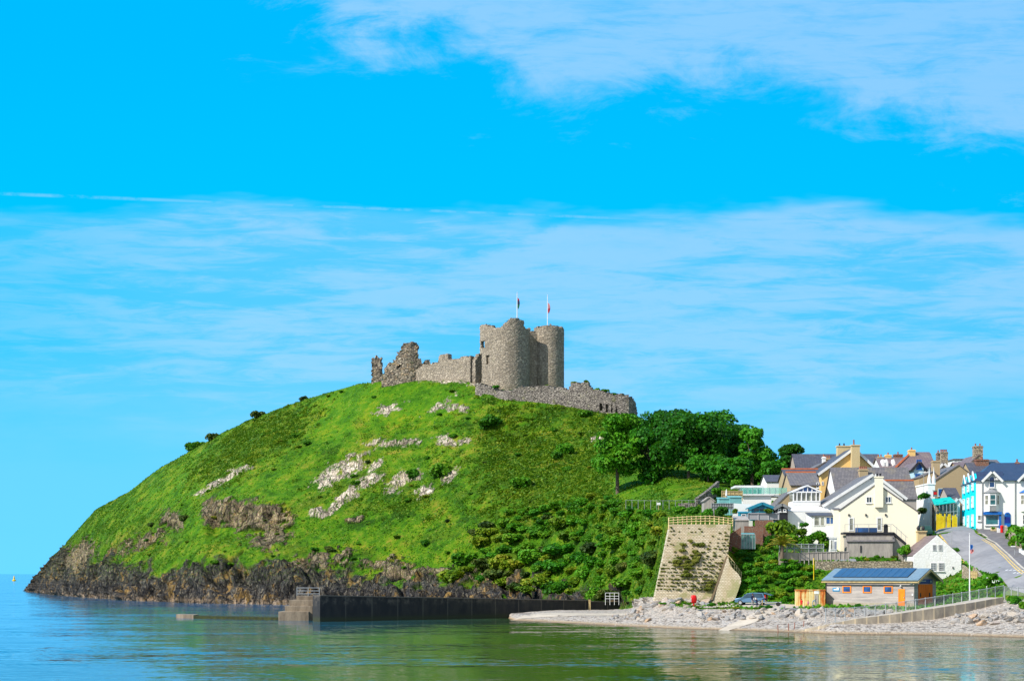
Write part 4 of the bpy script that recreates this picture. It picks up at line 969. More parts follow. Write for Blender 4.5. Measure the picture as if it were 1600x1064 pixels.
wall_line('brick_wall', 'lower red brick wall running up from the retaining wall to the greenhouse', 'wall', [(1139,846,232),(1158,846,232)], (1.0, 2.1), 0.3, m_brick)
fence('garden_fence', 'grey panel fence with white posts above the brick terraces', [(1169,812,243),(1217,812,243)], 1.05, m_trellis, 4, 1, infill=m_trellis, pw=0.14)
fence('garden_fence', 'grey blue boarded fence left of the long white garden wall', [(1112,796,250),(1145,796,250)], 1.0, m_grey, 10, 2, infill=m_grey)
wall_line('garden_wall', 'low white garden wall left of the blue summerhouse', 'wall', [(1145,798,250),(1176,800,250)], 1.2, 0.25, w_white)
fence('garden_fence', 'tan woven fence between the parasol and the modern house', [(1128,777,264),(1160,777,264)], 1.1, m_wood, 6, 2, infill=m_wood)
wall_line('stone_wall', 'dark dry stone wall climbing out from under the big trees', 'wall', [(1090,783,268),(1108,770,276),(1124,756,290)], 0.5, 0.5, m_wallm)
wall_line('stone_wall', 'low dark stone wall along the footpath above the slope', 'wall', [(1060,787,266),(1090,786,266)], 0.1, 0.4, m_wallm)
fence('garden_fence', 'steel mesh fence by the palm', [(1218,862,229),(1287,862,229)], 1.15, m_steel, 7, 2, infill=m_mesh)
wall_line('garden_wall', 'pale concrete wall under the mesh fence by the palm', 'wall', [(1217,873,228.5),(1250,874,228.5)], 1.0, 0.4, m_conc, drop=0.8)
fence('garden_fence', 'weathered boarded fence between the palm and the terrace store', [(1250,876,228),(1326,874,228)], 1.2, m_timber, 12, 1, infill=m_timber)
wall_line('stone_wall', 'rubble stone wall behind the boathouse roof', 'wall', [(1275,893,226.5),(1340,893,227),(1426,893,227)], 1.5, 0.5, m_rubble)
pl = empty('yellow_pole', P(1271.5, 901, 222), 0, 'slim yellow pole on the grass bank left of the boathouse', 'pole')
MB().tube((0,0,-0.4),(0,0,2.5),0.06).lathe([(0.09,2.5),(0.09,2.58),(0.02,2.6)]).build('pole', m_yellowp, pl)
# ------------------------------------------------------------------ upper village
house('pale_blue_house', 'tall pale blue house with a pointed blue dormer behind the lamp post', 'house', 1428, 1443, 800, 284, 9, 731, 722, 'gable', w_pblue, r_purple, apex=1436, oh=0.4, barge=m_dark,
    wins=[(1436,725.5,8,15,dict(glass=g_blue,frame=m_blue,nx=2,nz=2)), (1434,747,8,14,dict(glass=g_blue,frame=m_blue,nx=2,nz=2)), (1432,767,7,12,dict(glass=g_blue,frame=m_blue))])
house('hipped_house', 'house with a brown hipped roof, red hips and a big square chimney', 'house', 1402, 1460, 760, 300, 10, 731, 706, 'ridge', w_white, r_purple, oh=0.4, hip=(4.0, 0), chims=[(1428,1438,700,716,3.6,1,w_yellow)])
rd = MB(); k = 300/F
rd.bar((-0.4,-0.4,(760-730)*k), (4.0,5,zc(305,706)-P(1402,760,300).z+0.08), 0.35)
rd.build('hip_tiles', m_ridge, [q for q in bpy.data.objects if q.name.startswith('roof') and q.parent and q.parent.name == 'hipped_house'][0])
t_, k, o = house('dormer_terrace', 'white terrace with three little white dormers and slate roof', 'terrace', 1377, 1420, 760, 306, 8, 731, 715, 'ridge', w_white, r_purple, oh=0.3,
    chims=[(1378,1386,711,724,3.5,2,w_tan), (1391,1400,708,720,3.6,1,w_yellow), (1405,1418,707,720,3.7,1,m_brick)])
for q in (1381, 1386.5, 1397.5):
    MB().prism([((q-2-1377)*k, (760-731)*k), ((q+2-1377)*k, (760-731)*k), ((q+2-1377)*k, (760-722)*k), ((q-1377)*k, (760-717)*k), ((q-2-1377)*k, (760-722)*k)], 0.3, 2.4).build('dormer', w_white, t_)
house('brown_roof_house', 'house with a plain brown roof right of the square chimney', 'house', 1437, 1462, 770, 308, 9, 735, 709, 'ridge', w_tan, r_slate, oh=0.2)
house('tan_wall_house', 'tan side wall with a flat topped chimney behind the lamp post', 'house', 1436, 1464, 812, 278, 10, 747, 737, 'gable', w_tan, r_slate, apex=1459, oh=0.1, chims=[(1458.5,1469.5,719,742,0.3,0,w_tan)])
house('stone_chimney_house', 'rubble stone gable with a cluster of tall chimney pots', 'house', 1461, 1490, 790, 296, 9, 738, 724, 'gable', m_rubble, r_slate, apex=1474, oh=0.15, barge=m_white, chims=[(1467,1473,706,730,1.5,1,m_wallm), (1472,1483,705,730,0.8,4,m_rubble)])
house('tan_gable_house', 'very broad tan gable wall filling the street between chapel tower and turquoise block', 'house', 1460, 1524, 812, 276, 12, 752, 727, 'gable', w_tan, r_slate, apex=1498, eave2=747, oh=0.15,
    wins=[(1469.5,769,8,12,dict(glass=g_blue,frame=w_pblue))])
house('purple_roof_house', 'house with a purple slate roof above the turquoise block', 'house', 1500, 1530, 770, 292, 9, 736, 723, 'ridge', w_tan, r_purple, oh=0.2)
house('tall_chimney_house', 'stone gable carrying the tallest chimney with red pots', 'house', 1508, 1543, 760, 300, 9, 731, 711, 'gable', m_rubble, r_purple, apex=1530, oh=0.15, chims=[(1523,1537,696,722,0.4,2,m_rubble)])
house('white_dormer_house', 'small white flat roofed dormer house on the skyline', 'house', 1491, 1511, 760, 316, 6, 718.5, 716.5, 'flat', w_white, r_slate, oh=0.2, wins=[(1502,724,12,7,dict(glass=g_dark,sill=False))])
house('brick_chimney_house', 'slate house with a wide red brick chimney behind the navy roof', 'house', 1520, 1556, 770, 282, 9, 745, 724, 'ridge', w_tan, r_dark, oh=0.1, chims=[(1534,1554,715,738,3.4,1,m_brick)])
house('slate_roof_house', 'low slate roof just showing right of the brick chimney', 'house', 1553, 1568, 770, 300, 9, 730, 719, 'ridge', w_tan, r_slate, oh=0.1)
# chapel-like white tower with pinnacles
ct_, k, o = house('white_turret_house', 'narrow white house with two thin white pinnacles and a hanging sign', 'house', 1450, 1461, 812, 268, 8, 757, 757, 'flat', w_white, w_white, oh=0.1)
for q in (1453, 1460):
    MB().lathe([(0.35,0),(0.3,0.9),(0.12,1.6),(0.02,2.9)], ((q-1450)*k, 0.4, (812-756)*k), 8).build('pinnacle', m_white, ct_)
MB().box(0.0, 3.5*k, -1.2, -0.003, -2, (812-785)*k).build('porch', w_white, ct_)
sg = empty('hanging_sign', P(1461, 777, 266), 0, 'red and black hanging sign on the white pinnacled house', 'sign'); k = 266/F
MB().box(-2.8*k, 3*k, -0.05, 0.05, 1.2*k, 10*k).build('board', m_dark, sg)
MB().box(-2.3*k, 2.5*k, -0.065, -0.052, 4.5*k, 8.5*k).build('panel', m_red, sg); MB().box(-2.3*k, 2.5*k, -0.065, -0.052, 1.7*k, 3.6*k).build('panel', m_grey, sg)
MB().tube((-4*k,0.0,10.8*k),(3*k,0.0,10.8*k),0.04).build('bracket', m_dark, sg)
# building site: stone front, turquoise netting, yellow hoarding
bs_ = empty('boarded_building', P(1461, 824, 264), 0, 'stone building under repair with a turquoise netted scaffold roof', 'building'); k = 264/F
X_ = lambda q: (q-1461)*k; Z_ = lambda q: (824-q)*k
MB().box(0.5, X_(1497), 0.4, 7, -2, Z_(787)).build('wall', m_rubble, bs_)
MB().solid([(X_(1459),-0.6,Z_(789)),(X_(1492),-0.6,Z_(784)),(X_(1491),2.5,Z_(775)),(X_(1462),2.5,Z_(778)),(X_(1459),-0.6,Z_(790)),(X_(1492),-0.6,Z_(785)),(X_(1491),2.5,Z_(776)),(X_(1462),2.5,Z_(779))],
    [(0,1,2,3),(7,6,5,4),(0,4,5,1),(1,5,6,2),(2,6,7,3),(3,7,4,0)]).build('netting', mat('turquoise_netting', (0.0,0.50,0.42), (0.0,0.38,0.36), 0.8), bs_)
for q in (1472, 1479, 1486): window(bs_, X_(q), Z_(793), 5*k, 9*k, y=0.4, nx=2, nz=2, frame=m_grey)
mb = MB()
for i in range(7): q = 1461+i*5.6; mb.tube((X_(q), -0.5, -1.5), (X_(q), -0.5, Z_(787)), 0.05)
mb.tube((X_(1460), -0.5, Z_(801)), (X_(1496), -0.5, Z_(799)), 0.05); mb.build('scaffold', m_steel, bs_)
hd = empty('hoarding', P(1463, 822, 262), 0, 'bright yellow boards along the foot of the building site', 'hoarding', 'yellow hoarding'); k = 262/F
for i in range(16):
    q = i*2.05; t = i/15; hh = (20-2*math.sin(i*1.7)+random.uniform(-2, 2))*k
    if i in (7, 11): continue
    MB().box(q*k, (q+1.75)*k, random.uniform(-0.03, 0.03)-0.1, 0.03, -1-t*0.3, hh-t*0.35).build('board', m_yellowp, hd)
house('small_white_gable', 'thin white gable end between building site and turquoise block', 'house', 1494, 1500, 826, 266, 4, 782, 778, 'gable', w_white, r_slate, oh=0.2, barge=m_white)
house('grey_slate_extension', 'slate roofed extension above the turquoise netting', 'house', 1482, 1500, 800, 270, 6, 778, 763, 'ridge', w_grey, r_dark, oh=0.1)

# ------------------------------------------------------------------ turquoise and white corner building
tq = empty('corner_house', P(1525, 829, 252), R(-8), 'big white three storey corner house with turquoise side wall and navy slate roof', 'house'); k = 252/F
X_ = lambda q: (q-1525)*k; Z_ = lambda q: (829-q)*k
Wd = (1660-1525)*k; Dp = 15.5
MB().box(0, Wd, 0, Dp, -2, Z_(750)).build('wall', w_white, tq)
MB().box(0.0, Wd, -0.05, -0.003, -2, Z_(827)).build('plinth', m_grey, tq)
mb = MB().box(-0.06, -0.003, 0.0, Dp, -2, Z_(750)); 
gp_ = []
for i in range(3):
    y0 = 0.9+i*4.9; mb.prismx([(y0, Z_(751)), (y0+3.4, Z_(751)), (y0+1.7, Z_(738))], -0.06, 0.35); gp_.append(y0)
side = mb.build('side_wall', w_turq, tq)
for y0 in gp_:
    bbm = MB()
    for a, b in ((y0-0.15, y0+1.7), (y0+3.55, y0+1.7)):
        bbm.solid([(-0.25,a,Z_(752.5)),(-0.25,b,Z_(737)),(-0.25,b,Z_(734.5)),(-0.25,a,Z_(750)),(-0.062,a,Z_(752.5)),(-0.062,b,Z_(737)),(-0.062,b,Z_(734.5)),(-0.062,a,Z_(750))],[(0,1,2,3),(7,6,5,4),(0,4,5,1),(1,5,6,2),(2,6,7,3),(3,7,4,0)])
    bbm.build('bargeboard', m_white, side)

for y0 in gp_:
    for zz_, hh in ((757, 12), (782, 18), (811, 18)): window(side, y0+1.7, Z_(zz_), 1.1, hh*k, y=-0.062, axis='-x' if False else 'x', glass=g_dark, frame=m_white, nz=2) if False else None
    for zz_, hh in ((759, 12), (783, 18), (812, 19)):
        f = MB(); z0 = Z_(zz_)-hh*k/2; z1 = z0+hh*k
        for a, b, c_, e in ((y0+1.0, y0+1.12, z0, z1), (y0+2.28, y0+2.4, z0, z1), (y0+1.12, y0+2.28, z1-0.12, z1), (y0+1.12, y0+2.28, z0, z0+0.12), (y0+1.12, y0+2.28, (z0+z1)/2-0.04, (z0+z1)/2+0.04)):
            f.box(-0.30, -0.062, a, b, c_, e)
        wf = f.build('window', m_white, side); MB().box(-0.09, -0.062, y0+1.12, y0+2.28, z0+0.1, z1-0.1).build('pane', g_teal, wf)
# roof: hipped to the left, ridge parallel to the front
zr = zc(252+Dp/2-0.6, 723)-tq.location.z; ze = Z_(751)
MB().solid([(-0.35,-0.35,ze),(Wd+0.4,-0.35,ze),(Wd+0.4,Dp+0.4,ze),(-0.35,Dp+0.4,ze),(3.6,Dp/2,zr),(Wd+0.4,Dp/2,zr)], [(0,1,5,4),(1,2,5),(2,3,4,5),(3,0,4),(0,3,2,1)]).build('roof', r_navy, tq)
for y0 in gp_: MB().prismx([(y0-0.2, Z_(752)), (y0+3.6, Z_(752)), (y0+1.7, Z_(735.5))], 0.352, 4.5).build('roof_gablet', r_navy, tq)
for gx, i0 in ((1549, 0), (1603, 1)):
    g_ = MB().prism([(X_(gx-13), Z_(751)), (X_(gx+13), Z_(751)), (X_(gx), Z_(737))], -0.08, 3).build('front_gable', w_white, tq)
    rb = MB(); slab(rb, (X_(gx-14.5), Z_(752)), (X_(gx), Z_(737)), -0.5, 4.2, 0.16); slab(rb, (X_(gx), Z_(737)), (X_(gx+14.5), Z_(752)), -0.5, 4.2, 0.16); rb.build('gable_roof', r_navy, g_)
    rb = MB(); slab(rb, (X_(gx-14.5), Z_(754)), (X_(gx), Z_(739)), -0.62, -0.503, 0.36); slab(rb, (X_(gx), Z_(739)), (X_(gx+14.5), Z_(754)), -0.62, -0.503, 0.36); rb.build('bargeboard', m_white, g_)
    window(tq, X_(gx), Z_(753), 9*k, 18*k, y=-0.081, glass=g_blue, arch=True, nz=2)
    # first floor bay with lead roof
    by = MB(); x0, x1 = X_(gx-11), X_(gx+11); z0, z1 = Z_(799), Z_(770)
    by.solid([(x0,0,z0),(x0+0.6,-0.9,z0),(x1-0.6,-0.9,z0),(x1,0,z0),(x0,0,z1),(x0+0.6,-0.9,z1),(x1-0.6,-0.9,z1),(x1,0,z1)],[(3,2,1,0),(4,5,6,7),(0,1,5,4),(1,2,6,5),(2,3,7,6)])
    bay = by.build('bay_window', w_white, tq)
    rb = MB(); e = 0.25; rb.solid([(x0-e,0,z1),(x0+0.5,-0.9-e,z1),(x1-0.5,-0.9-e,z1),(x1+e,0,z1),(x0+0.9,0,Z_(763.5)),(x1-0.9,0,Z_(763.5)),(x0+1.0,-0.3,Z_(764)),(x1-1.0,-0.3,Z_(764))],[(3,2,1,0),(1,2,7,6),(0,1,6,4),(2,3,5,7),(4,6,7,5)]).build('bay_roof', m_grey if i0 == 0 else m_blue, bay)
    window(bay, X_(gx), Z_(781), 9.5*k, 17*k, y=-0.902, glass=g_teal, nz=2, sill=True)
    for s_ in (-1, 1):
        f = window(bay, 0, Z_(781), 0.85, 16*k, y=-0.005, glass=g_pale, nz=2, sill=False); f.location = ((x0+0.3) if s_ < 0 else (x1-0.3), -0.45, 0); f.rotation_euler = (0, 0, R(56.5*s_))
    MB().box(x0+0.62, x1-0.62, -0.96, -0.903, Z_(798.5), Z_(792)).build('lead_panel', m_grey, bay)
sf = MB().box(X_(1536), X_(1563), -0.7, -0.052, Z_(804), Z_(800)).box(X_(1559.5), X_(1562.5), -0.5, -0.052, -1, Z_(804)).build('shop_front', m_blue, tq)
window(tq, X_(1549), Z_(812), 21*k, 17*k, y=-0.053, glass=g_teal, fw=0.14, name='shop_window')
window(tq, X_(1530), Z_(809), 6*k, 9*k, y=-0.053, glass=g_pale)
window(tq, X_(1601), Z_(812), 12*k, 16*k, y=-0.053, glass=g_dark, nx=2, nz=2)
dr = MB(); xc_ = X_(1572.5); r_ = 4.6*k
dr.prism([(xc_-r_, -1), (xc_+r_, -1)]+[(xc_+r_*math.cos(math.pi*i/12), Z_(805)+r_*math.sin(math.pi*i/12)) for i in range(13)], -0.1, -0.052)
d_ = dr.build('door', m_blue, tq); window(d_, xc_, Z_(803.5), 6*k, 4*k, y=-0.101, glass=g_blue, frame=m_blue, sill=False); MB().box(xc_-0.4, xc_+0.4, -0.13, -0.101, Z_(817), Z_(807.5)).build('pane', m_navy, d_)
for q in (1534.5, 1584): MB().tube((X_(q), -0.12, -1), (X_(q), -0.12, ze), 0.06).build('downpipe', m_grey, tq)
chimney(tq, X_(1597), X_(1603), zr-0.6, Z_(717), Dp/2-0.4, 1.0, 1, m_brick)

# ------------------------------------------------------------------ road, pavement, paths
m_road, gg, bs = newmat('asphalt'); po = gg.n('ShaderNodeNewGeometry').outputs['Position']
c_ = gg.ramp(gg.noise(po, 0.35, 6, 0.65), [(0.35, (0.17,0.17,0.185)), (0.65, (0.26,0.255,0.265))])
c_ = gg.mix(gg.ss(gg.noise(gg.rot(po, (0,0,0.3), (1.2, 0.12, 1)), 1.0, 3), 0.5, 0.7, 0, 0.4), c_, (0.12,0.12,0.13))
c_ = gg.mix(gg.ss(gg.noise(po, 14, 3), 0.3, 0.7, 0, 0.3), c_, (0.33,0.32,0.32))
gg.set(bs.inputs['Base Color'], c_); bs.inputs['Roughness'].default_value = 0.9
m_pave = mat('pavement_asphalt', (0.19,0.175,0.18), (0.13,0.125,0.13), 0.9, 1.0); m_path = mat('pale_path', (0.56,0.48,0.38), (0.44,0.37,0.29), 0.9, 0.5)
m_line = mat('white_road_paint', (0.8,0.8,0.78), (0.6,0.6,0.58), 0.7); m_yline = mat('yellow_road_paint', (0.75,0.50,0.12), (0.5,0.36,0.12), 0.8)
m_kerb = mat('kerb_stone', (0.52,0.47,0.40), (0.4,0.36,0.3), 0.85)
def pp(px, py):
    h = pick(px, py); return (h.x, h.y)
def pd(px, D): return ((px-800)*D/F, D)
road = [pd(1455,272), pd(1463,252)] + [pp(*q) for q in ((1470,836),(1478,848),(1488,858),(1502,872),(1516,884),(1534,893),(1556,899),(1568,908),(1578,921))] + [pd(1600,196), pd(1640,196), pd(1640,212)] + [pp(*q) for q in ((1606,895),(1598,889),(1576,868),(1556,850),(1541,842),(1524,833))] + [pd(1512,262), pd(1496,266), pd(1470,268)]
drape('road', road, 0.05, m_road, 1.5, label='grey asphalt road climbing past the white cottage', cat='road')
pave = [pp(*q) for q in ((1541,842),(1556,850),(1576,868),(1598,889),(1606,895))] + [pd(1640,212), pd(1640,222)] + [pp(*q) for q in ((1604,876),(1596,868),(1580,850),(1570,838))] + [pd(1572,251), pd(1528,251.5), pd(1524,250)]
drape('pavement', pave, 0.16, m_pave, 1.5, label='dark pavement rising right of the road', cat='pavement')
def strip(pts, w_, off, m, name, label, cat, parent=None, kind=None):
    v = []; 
    for i, p in enumerate(pts):
        a = Vector(pts[max(0, i-1)]); b = Vector(pts[min(len(pts)-1, i+1)]); d = (b-a).normalized(); n = Vector((-d.y, d.x))*w_/2
        v.append((Vector(p)+n, Vector(p)-n))
    poly = [q[0] for q in v]+[q[1] for q in reversed(v)]
    return drape(name, [(q.x, q.y) for q in poly], off, m, 1.5, label=label, cat=cat, kind=kind, parent=parent)
kerb_pts = [pp(*q) for q in ((1541,842),(1556,850),(1576,868),(1598,889),(1606,895))]
mkp = [(x_-0.35, y_+0.0) for x_, y_ in kerb_pts]
strip(kerb_pts, 0.25, 0.20, m_kerb, 'kerb', 'pale kerb edging the pavement right of the road', 'kerb', kind='structure')
strip(mkp, 0.14, 0.062, m_yline, 'road_marking', 'inner yellow line beside the kerb', 'road marking', kind='structure')
strip([(x_-0.35, y_) for x_, y_ in mkp], 0.14, 0.062, m_yline, 'road_marking', 'outer yellow line beside the kerb', 'road marking', kind='structure')
strip([pp(*q) for q in ((1528,834),(1536,836),(1543,841))], 0.3, 0.20, m_kerb, 'kerb', 'curved pale kerb in front of the corner house', 'kerb', kind='structure')
strip([pp(*q) for q in ((1468,836),(1486,858),(1500,872),(1506,879))], 0.25, 0.10, m_yline, 'road_marking', 'yellow line behind the white cottage', 'road marking', kind='structure')
for i in range(5):
    a = pp(1571+i*6, 891.5+i*0.2); strip([a, (a[0]+0.35, a[1])], 0.45, 0.062, m_line, 'road_marking', ['worn white dash nearest the hedge, upper row','second worn white dash of the upper row','third worn white dash of the upper row','fourth worn white dash of the upper row','last worn white dash of the upper row by the kerb'][i], 'road marking', kind='structure')
for i in range(3):
    a = pp(1583+i*6, 896); strip([a, (a[0]+0.35, a[1])], 0.45, 0.062, m_line, 'road_marking', ['first worn white dash of the lower row','middle worn white dash of the lower row','last worn white dash of the lower row'][i], 'road marking', kind='structure')
path = [pd(1060,219), pd(1130,219), pd(1200,217), pd(1262,214), pd(1262,209), pd(1225,207), pd(1180,199.5), pd(1130,196.8), pd(1120,198), pd(1165,203), pd(1195,208), pd(1150,212), pd(1080,214)]
drape('footpath', path, 0.05, m_path, 1.5, label='pale track along the beach top with a slip down to the shingle', cat='path')
slip = [pd(803,240.5), pd(850,236.5), pd(930,230), pd(1000,223), pd(1010,230), pd(950,239), pd(880,246), pd(840,246)]
drape('slipway', slip, 0.05, m_path, 1.5, label='smooth pale slope of concrete rising beside the harbour wall', cat='slipway')
m_bank = m_ter

# wall right of the pavement, post box, planter, lamp posts
wall_line('stone_wall', 'buff stone wall with a sloping top along the right hand pavement', 'wall', [(1569,842,246),(1580,853,236),(1593,868,226)], (2.1, 1.7), 0.35, m_rubble)
wall_line('garden_wall', 'white painted end of the wall at the right edge', 'wall', [(1592,870,224),(1612,888,214)], 1.2, 0.35, w_white)
pb = empty('post_box', P(1565.5, 836.5, 247), 0, 'red pillar post box by the shop window', 'post box')
MB().lathe([(0.27,0),(0.27,0.12),(0.24,0.14),(0.24,1.35),(0.28,1.38),(0.28,1.46),(0.2,1.55),(0.02,1.6)], n=16).build('body', m_red, pb)
MB().box(-0.1,0.1,-0.26,-0.235,1.15,1.2).build('slot', m_black, pb)
mb = MB().box(-0.75,-0.3,-0.1,0.1,0,1.1); tag(mb.build('notice_board', m_white, None, P(1565.5, 836.5, 247)), 'small white board standing against the red post box', 'board')
pn = empty('planter', P(1552.5, 832, 249), 0, 'square tan planter in front of the shop window', 'planter')
MB().box(-0.4,0.4,-0.3,0.3,0,0.85).build('tub', w_tan2, pn)
def lamp(px, D, yb_, yt, label, arm=1.0, r=0.06, side=-1, cat='lamp post'):
    root = empty('lamp_post', P(px, yb_, D), 0, label, cat, 'street lamps'); h = (yb_-yt)*D/F
    MB().tube((0,0,-0.5),(0,0,h),r,r*0.6).build('pole', m_steel, root)
    if arm:
        MB().tube((0,0,h-0.05),(side*arm,-0.1,h+0.15),r*0.6).build('arm', m_steel, root)
        MB().box(side*arm-0.3, side*arm+0.3, -0.22, 0.02, h+0.08, h+0.22).build('lamp_head', m_white, root)
    return root
lamp(1443.5, 262, 806, 739, 'tall lamp post with white head in front of the tan street wall', 0.5)
lamp(1487, 240, 847, 827, 'short thin post on the road beyond the cottage roof', 0.0, 0.05)
lamp(1585.5, 222, 879, 855, 'thin grey post with a small top bracket on the right pavement', 0.25, 0.05)
lamp(1545, 247, 762, 762, 'x', 0) if False else None
flagpole(1515, 196, 835, 938, [(850,858,0.35,m_blue,'pennant'), (857,864,0.5,fm2,'flag')], 'tall white flagpole by the ramp railing with a small red flag', 0.085)
# ------------------------------------------------------------------ boathouse
ht = empty('boathouse', P(1290, 945.5, 213), R(-38), 'long grey timber boathouse with solar panels and orange double doors', 'boathouse')
L, W_, ZE, ZR = 12.5, 6.9, 3.42, 4.78
mb = MB().prismx([(0,-0.6),(W_,-0.6),(W_,ZE),(W_/2,ZR-0.12),(0,ZE)], 0, L)
m_clad, gg, bs = newmat('silver_cladding'); oc = gg.n('ShaderNodeTexCoord').outputs['Object']; X, Y, Z = gg.xyz(oc)
band = gg.noise(gg.comb(gg.m('MULTIPLY', gg.m('ADD', X, Y), 0.10), 0, gg.m('MULTIPLY', gg.m('FLOOR', gg.m('MULTIPLY', Z, 6.5)), 1.7)), 3.0, 3, 0.6)
fr_ = gg.m('FRACT', gg.m('MULTIPLY', Z, 6.5))
cc = gg.ramp(band, [(0.35, (0.30,0.27,0.27)), (0.65, (0.52,0.46,0.43))]); cc = gg.mix(gg.m('LESS_THAN', fr_, 0.12), cc, (0.14,0.12,0.12))
gg.set(bs.inputs['Base Color'], cc); bs.inputs['Roughness'].default_value = 0.85
mb.build('wall', m_clad, ht)
MB().box(-0.02, L+0.02, -0.04, -0.003, -0.6, 0.42).build('plinth', m_conc, ht)
sl_ = (ZR-ZE)/(W_/2); rf = MB()
for ya, yb in ((-0.4, W_/2), (W_/2, W_+0.4)):
    za, zb_ = (ZE-0.4*sl_, ZR) if yb == W_/2 else (ZR, ZE-0.4*sl_)
    nn = Vector((-(zb_-za), yb-ya)).normalized()*0.16
    rf.prismx([(ya, za), (yb, zb_), (yb+nn.x, zb_+nn.y), (ya+nn.x, za+nn.y)], -0.35, L+0.75)
m_zinc = mat('standing_seam_metal', (0.22,0.31,0.37), (0.17,0.25,0.31), 0.5, metallic=0.2)
roof = rf.build('roof', m_zinc, ht)
m_pv, gg, bs = newmat('solar_glass'); oc = gg.n('ShaderNodeTexCoord').outputs['Object']; X, Y, Z = gg.xyz(oc)
fx = gg.m('ABSOLUTE', gg.m('SUBTRACT', gg.m('FRACT', gg.m('MULTIPLY', X, 1.0)), 0.5))
gg.set(bs.inputs['Base Color'], gg.mix(gg.m('GREATER_THAN', fx, 0.475), gg.mix(gg.noise(oc, 0.8, 2), (0.012,0.05,0.13), (0.025,0.09,0.20)), (0.06,0.10,0.16)))
bs.inputs['Roughness'].default_value = 0.2
nn = Vector((-sl_, 1)).normalized()
def onroof(y_, off): return (y_+nn.x*off*1.0, ZE+sl_*y_+nn.y*off)
a_, b_2, c__, d__ = onroof(0.35, 0.24), onroof(W_/2-0.25, 0.24), onroof(W_/2-0.25, 0.30), onroof(0.35, 0.30)
for i in range(10):
    x0 = 0.9+i*1.06; MB().prismx([a_, b_2, c__, d__], x0, x0+1.02).build('solar_panel', m_pv, roof)
MB().box(-0.35, L+0.75, -0.56, -0.42, ZE-0.38, ZE-0.22).build('gutter', m_wood, ht)
for q in (3.1, 6.0, 8.95):
    f = window(ht, q, 2.18, 1.25, 0.95, y=-0.003, frame=m_orange, glass=g_blue, fw=0.14, sill=False)
dd = MB().box(10.35, 11.25, -0.07, -0.041, 0.1, 2.25).build('side_door', m_orange, ht)
MB().box(11.12, 11.18, -0.13, -0.075, 1.1, 1.25).build('handle', m_steel, dd)
MB().lathe([(0.02,-0.15),(0.16,0),(0.02,0.15)], (10.75,-0.22,2.62), 10).build('bulkhead_lamp', m_white, ht)
MB().box(12.0, 12.3, -0.2, -0.003, 2.85, 3.0).build('flood_light', m_white, ht); MB().box(12.2, 12.4, -0.06, -0.003, 1.4, 1.65).build('meter_box', m_white, ht)
sg = MB().box(1.05, 2.05, -0.06, -0.003, 1.9, 2.35).build('blue_sign', mat('sign_blue', (0.01,0.30,0.60), (0.01,0.26,0.55), 0.5), ht)
MB().solid([(1.2,-0.08,2.05),(1.95,-0.08,2.05),(1.95,-0.08,2.3),(1.75,-0.08,2.45),(1.6,-0.08,2.22),(1.2,-0.08,2.2),(1.2,-0.062,2.05),(1.95,-0.062,2.05),(1.95,-0.062,2.3),(1.75,-0.062,2.45),(1.6,-0.062,2.22),(1.2,-0.062,2.2)],
    [(0,1,2,3,4,5),(11,10,9,8,7,6)]+[(i,6+i,6+(i+1)%6,(i+1)%6) for i in range(6)]).build('white_wave', m_white, sg)
MB().tube((0.08,-0.1,-0.3),(0.08,-0.1,ZE-0.3),0.05).build('downpipe', m_dark, ht)
# gable end facing right
fas = MB()
for s_ in (0, 1):
    ya, yb = (-0.47, W_/2) if s_ == 0 else (W_+0.47, W_/2); za, zb_ = ZE-0.47*sl_, ZR
    v = [(L+0.76,ya,za-0.28),(L+0.76,yb,zb_-0.28),(L+0.76,yb,zb_+0.02),(L+0.76,ya,za+0.02)]; v += [(L+0.84,q[1],q[2]) for q in v]
    fas.solid(v, [(0,1,2,3),(7,6,5,4),(0,4,5,1),(1,5,6,2),(2,6,7,3),(3,7,4,0)])
fas.build('fascia', m_wood, ht)
for s_ in (0, 1):
    y0 = 1.25+s_*2.2; dd = MB().box(L+0.003, L+0.09, y0, y0+2.15, 0.05, 2.85).build('big_door', m_rustred, ht)
    MB().box(L+0.091, L+0.10, y0+(1.0 if s_ else 0.35), y0+(1.35 if s_ else 0.7), 1.2, 1.75).build('door_window', m_dark, dd)
sg = MB().box(L+0.003, L+0.12, 1.4, 5.5, 2.95, 3.5).build('name_board', m_navy, ht)
MB().box(L+0.121, L+0.13, 1.7, 3.4, 3.22, 3.32).build('name_lettering', m_steel, sg); MB().box(L+0.121, L+0.13, 4.8, 5.2, 3.08, 3.35).build('name_lettering', m_steel, sg)
MB().lathe([(0.02,-0.12),(0.2,0),(0.02,0.12)], (L+0.12, W_/2, 4.1), 10).build('bulkhead_lamp', m_grey, ht)

# rusty container left of the boathouse
ctn = empty('beach_store', P(1244, 947, 212), R(-6), 'cream painted beach store streaked with orange rust beside the boathouse', 'shed'); k = 212/F
m_rust, gg, bs = newmat('rusted_cream_steel'); oc = gg.n('ShaderNodeTexCoord').outputs['Object']; X, Y, Z = gg.xyz(oc)
n_ = gg.noise(gg.scl(oc, (2.0, 2.0, 0.16)), 1.3, 5, 0.6); n_2 = gg.noise(oc, 2.2, 4, 0.6)
f_ = gg.m('ADD', n_, gg.m('MULTIPLY', gg.m('SUBTRACT', n_2, 0.5), 0.25)); f_ = gg.m('ADD', f_, gg.ss(Z, 1.6, 2.3, 0, 0.14)); f_ = gg.m('ADD', f_, gg.ss(X, 3.0, 3.8, 0, 0.14))
gg.set(bs.inputs['Base Color'], gg.ramp(f_, [(0.45, (0.80,0.68,0.36)), (0.56, (0.72,0.50,0.18)), (0.62, (0.70,0.20,0.03)), (0.75, (0.4,0.10,0.02))])); bs.inputs['Roughness'].default_value = 0.8
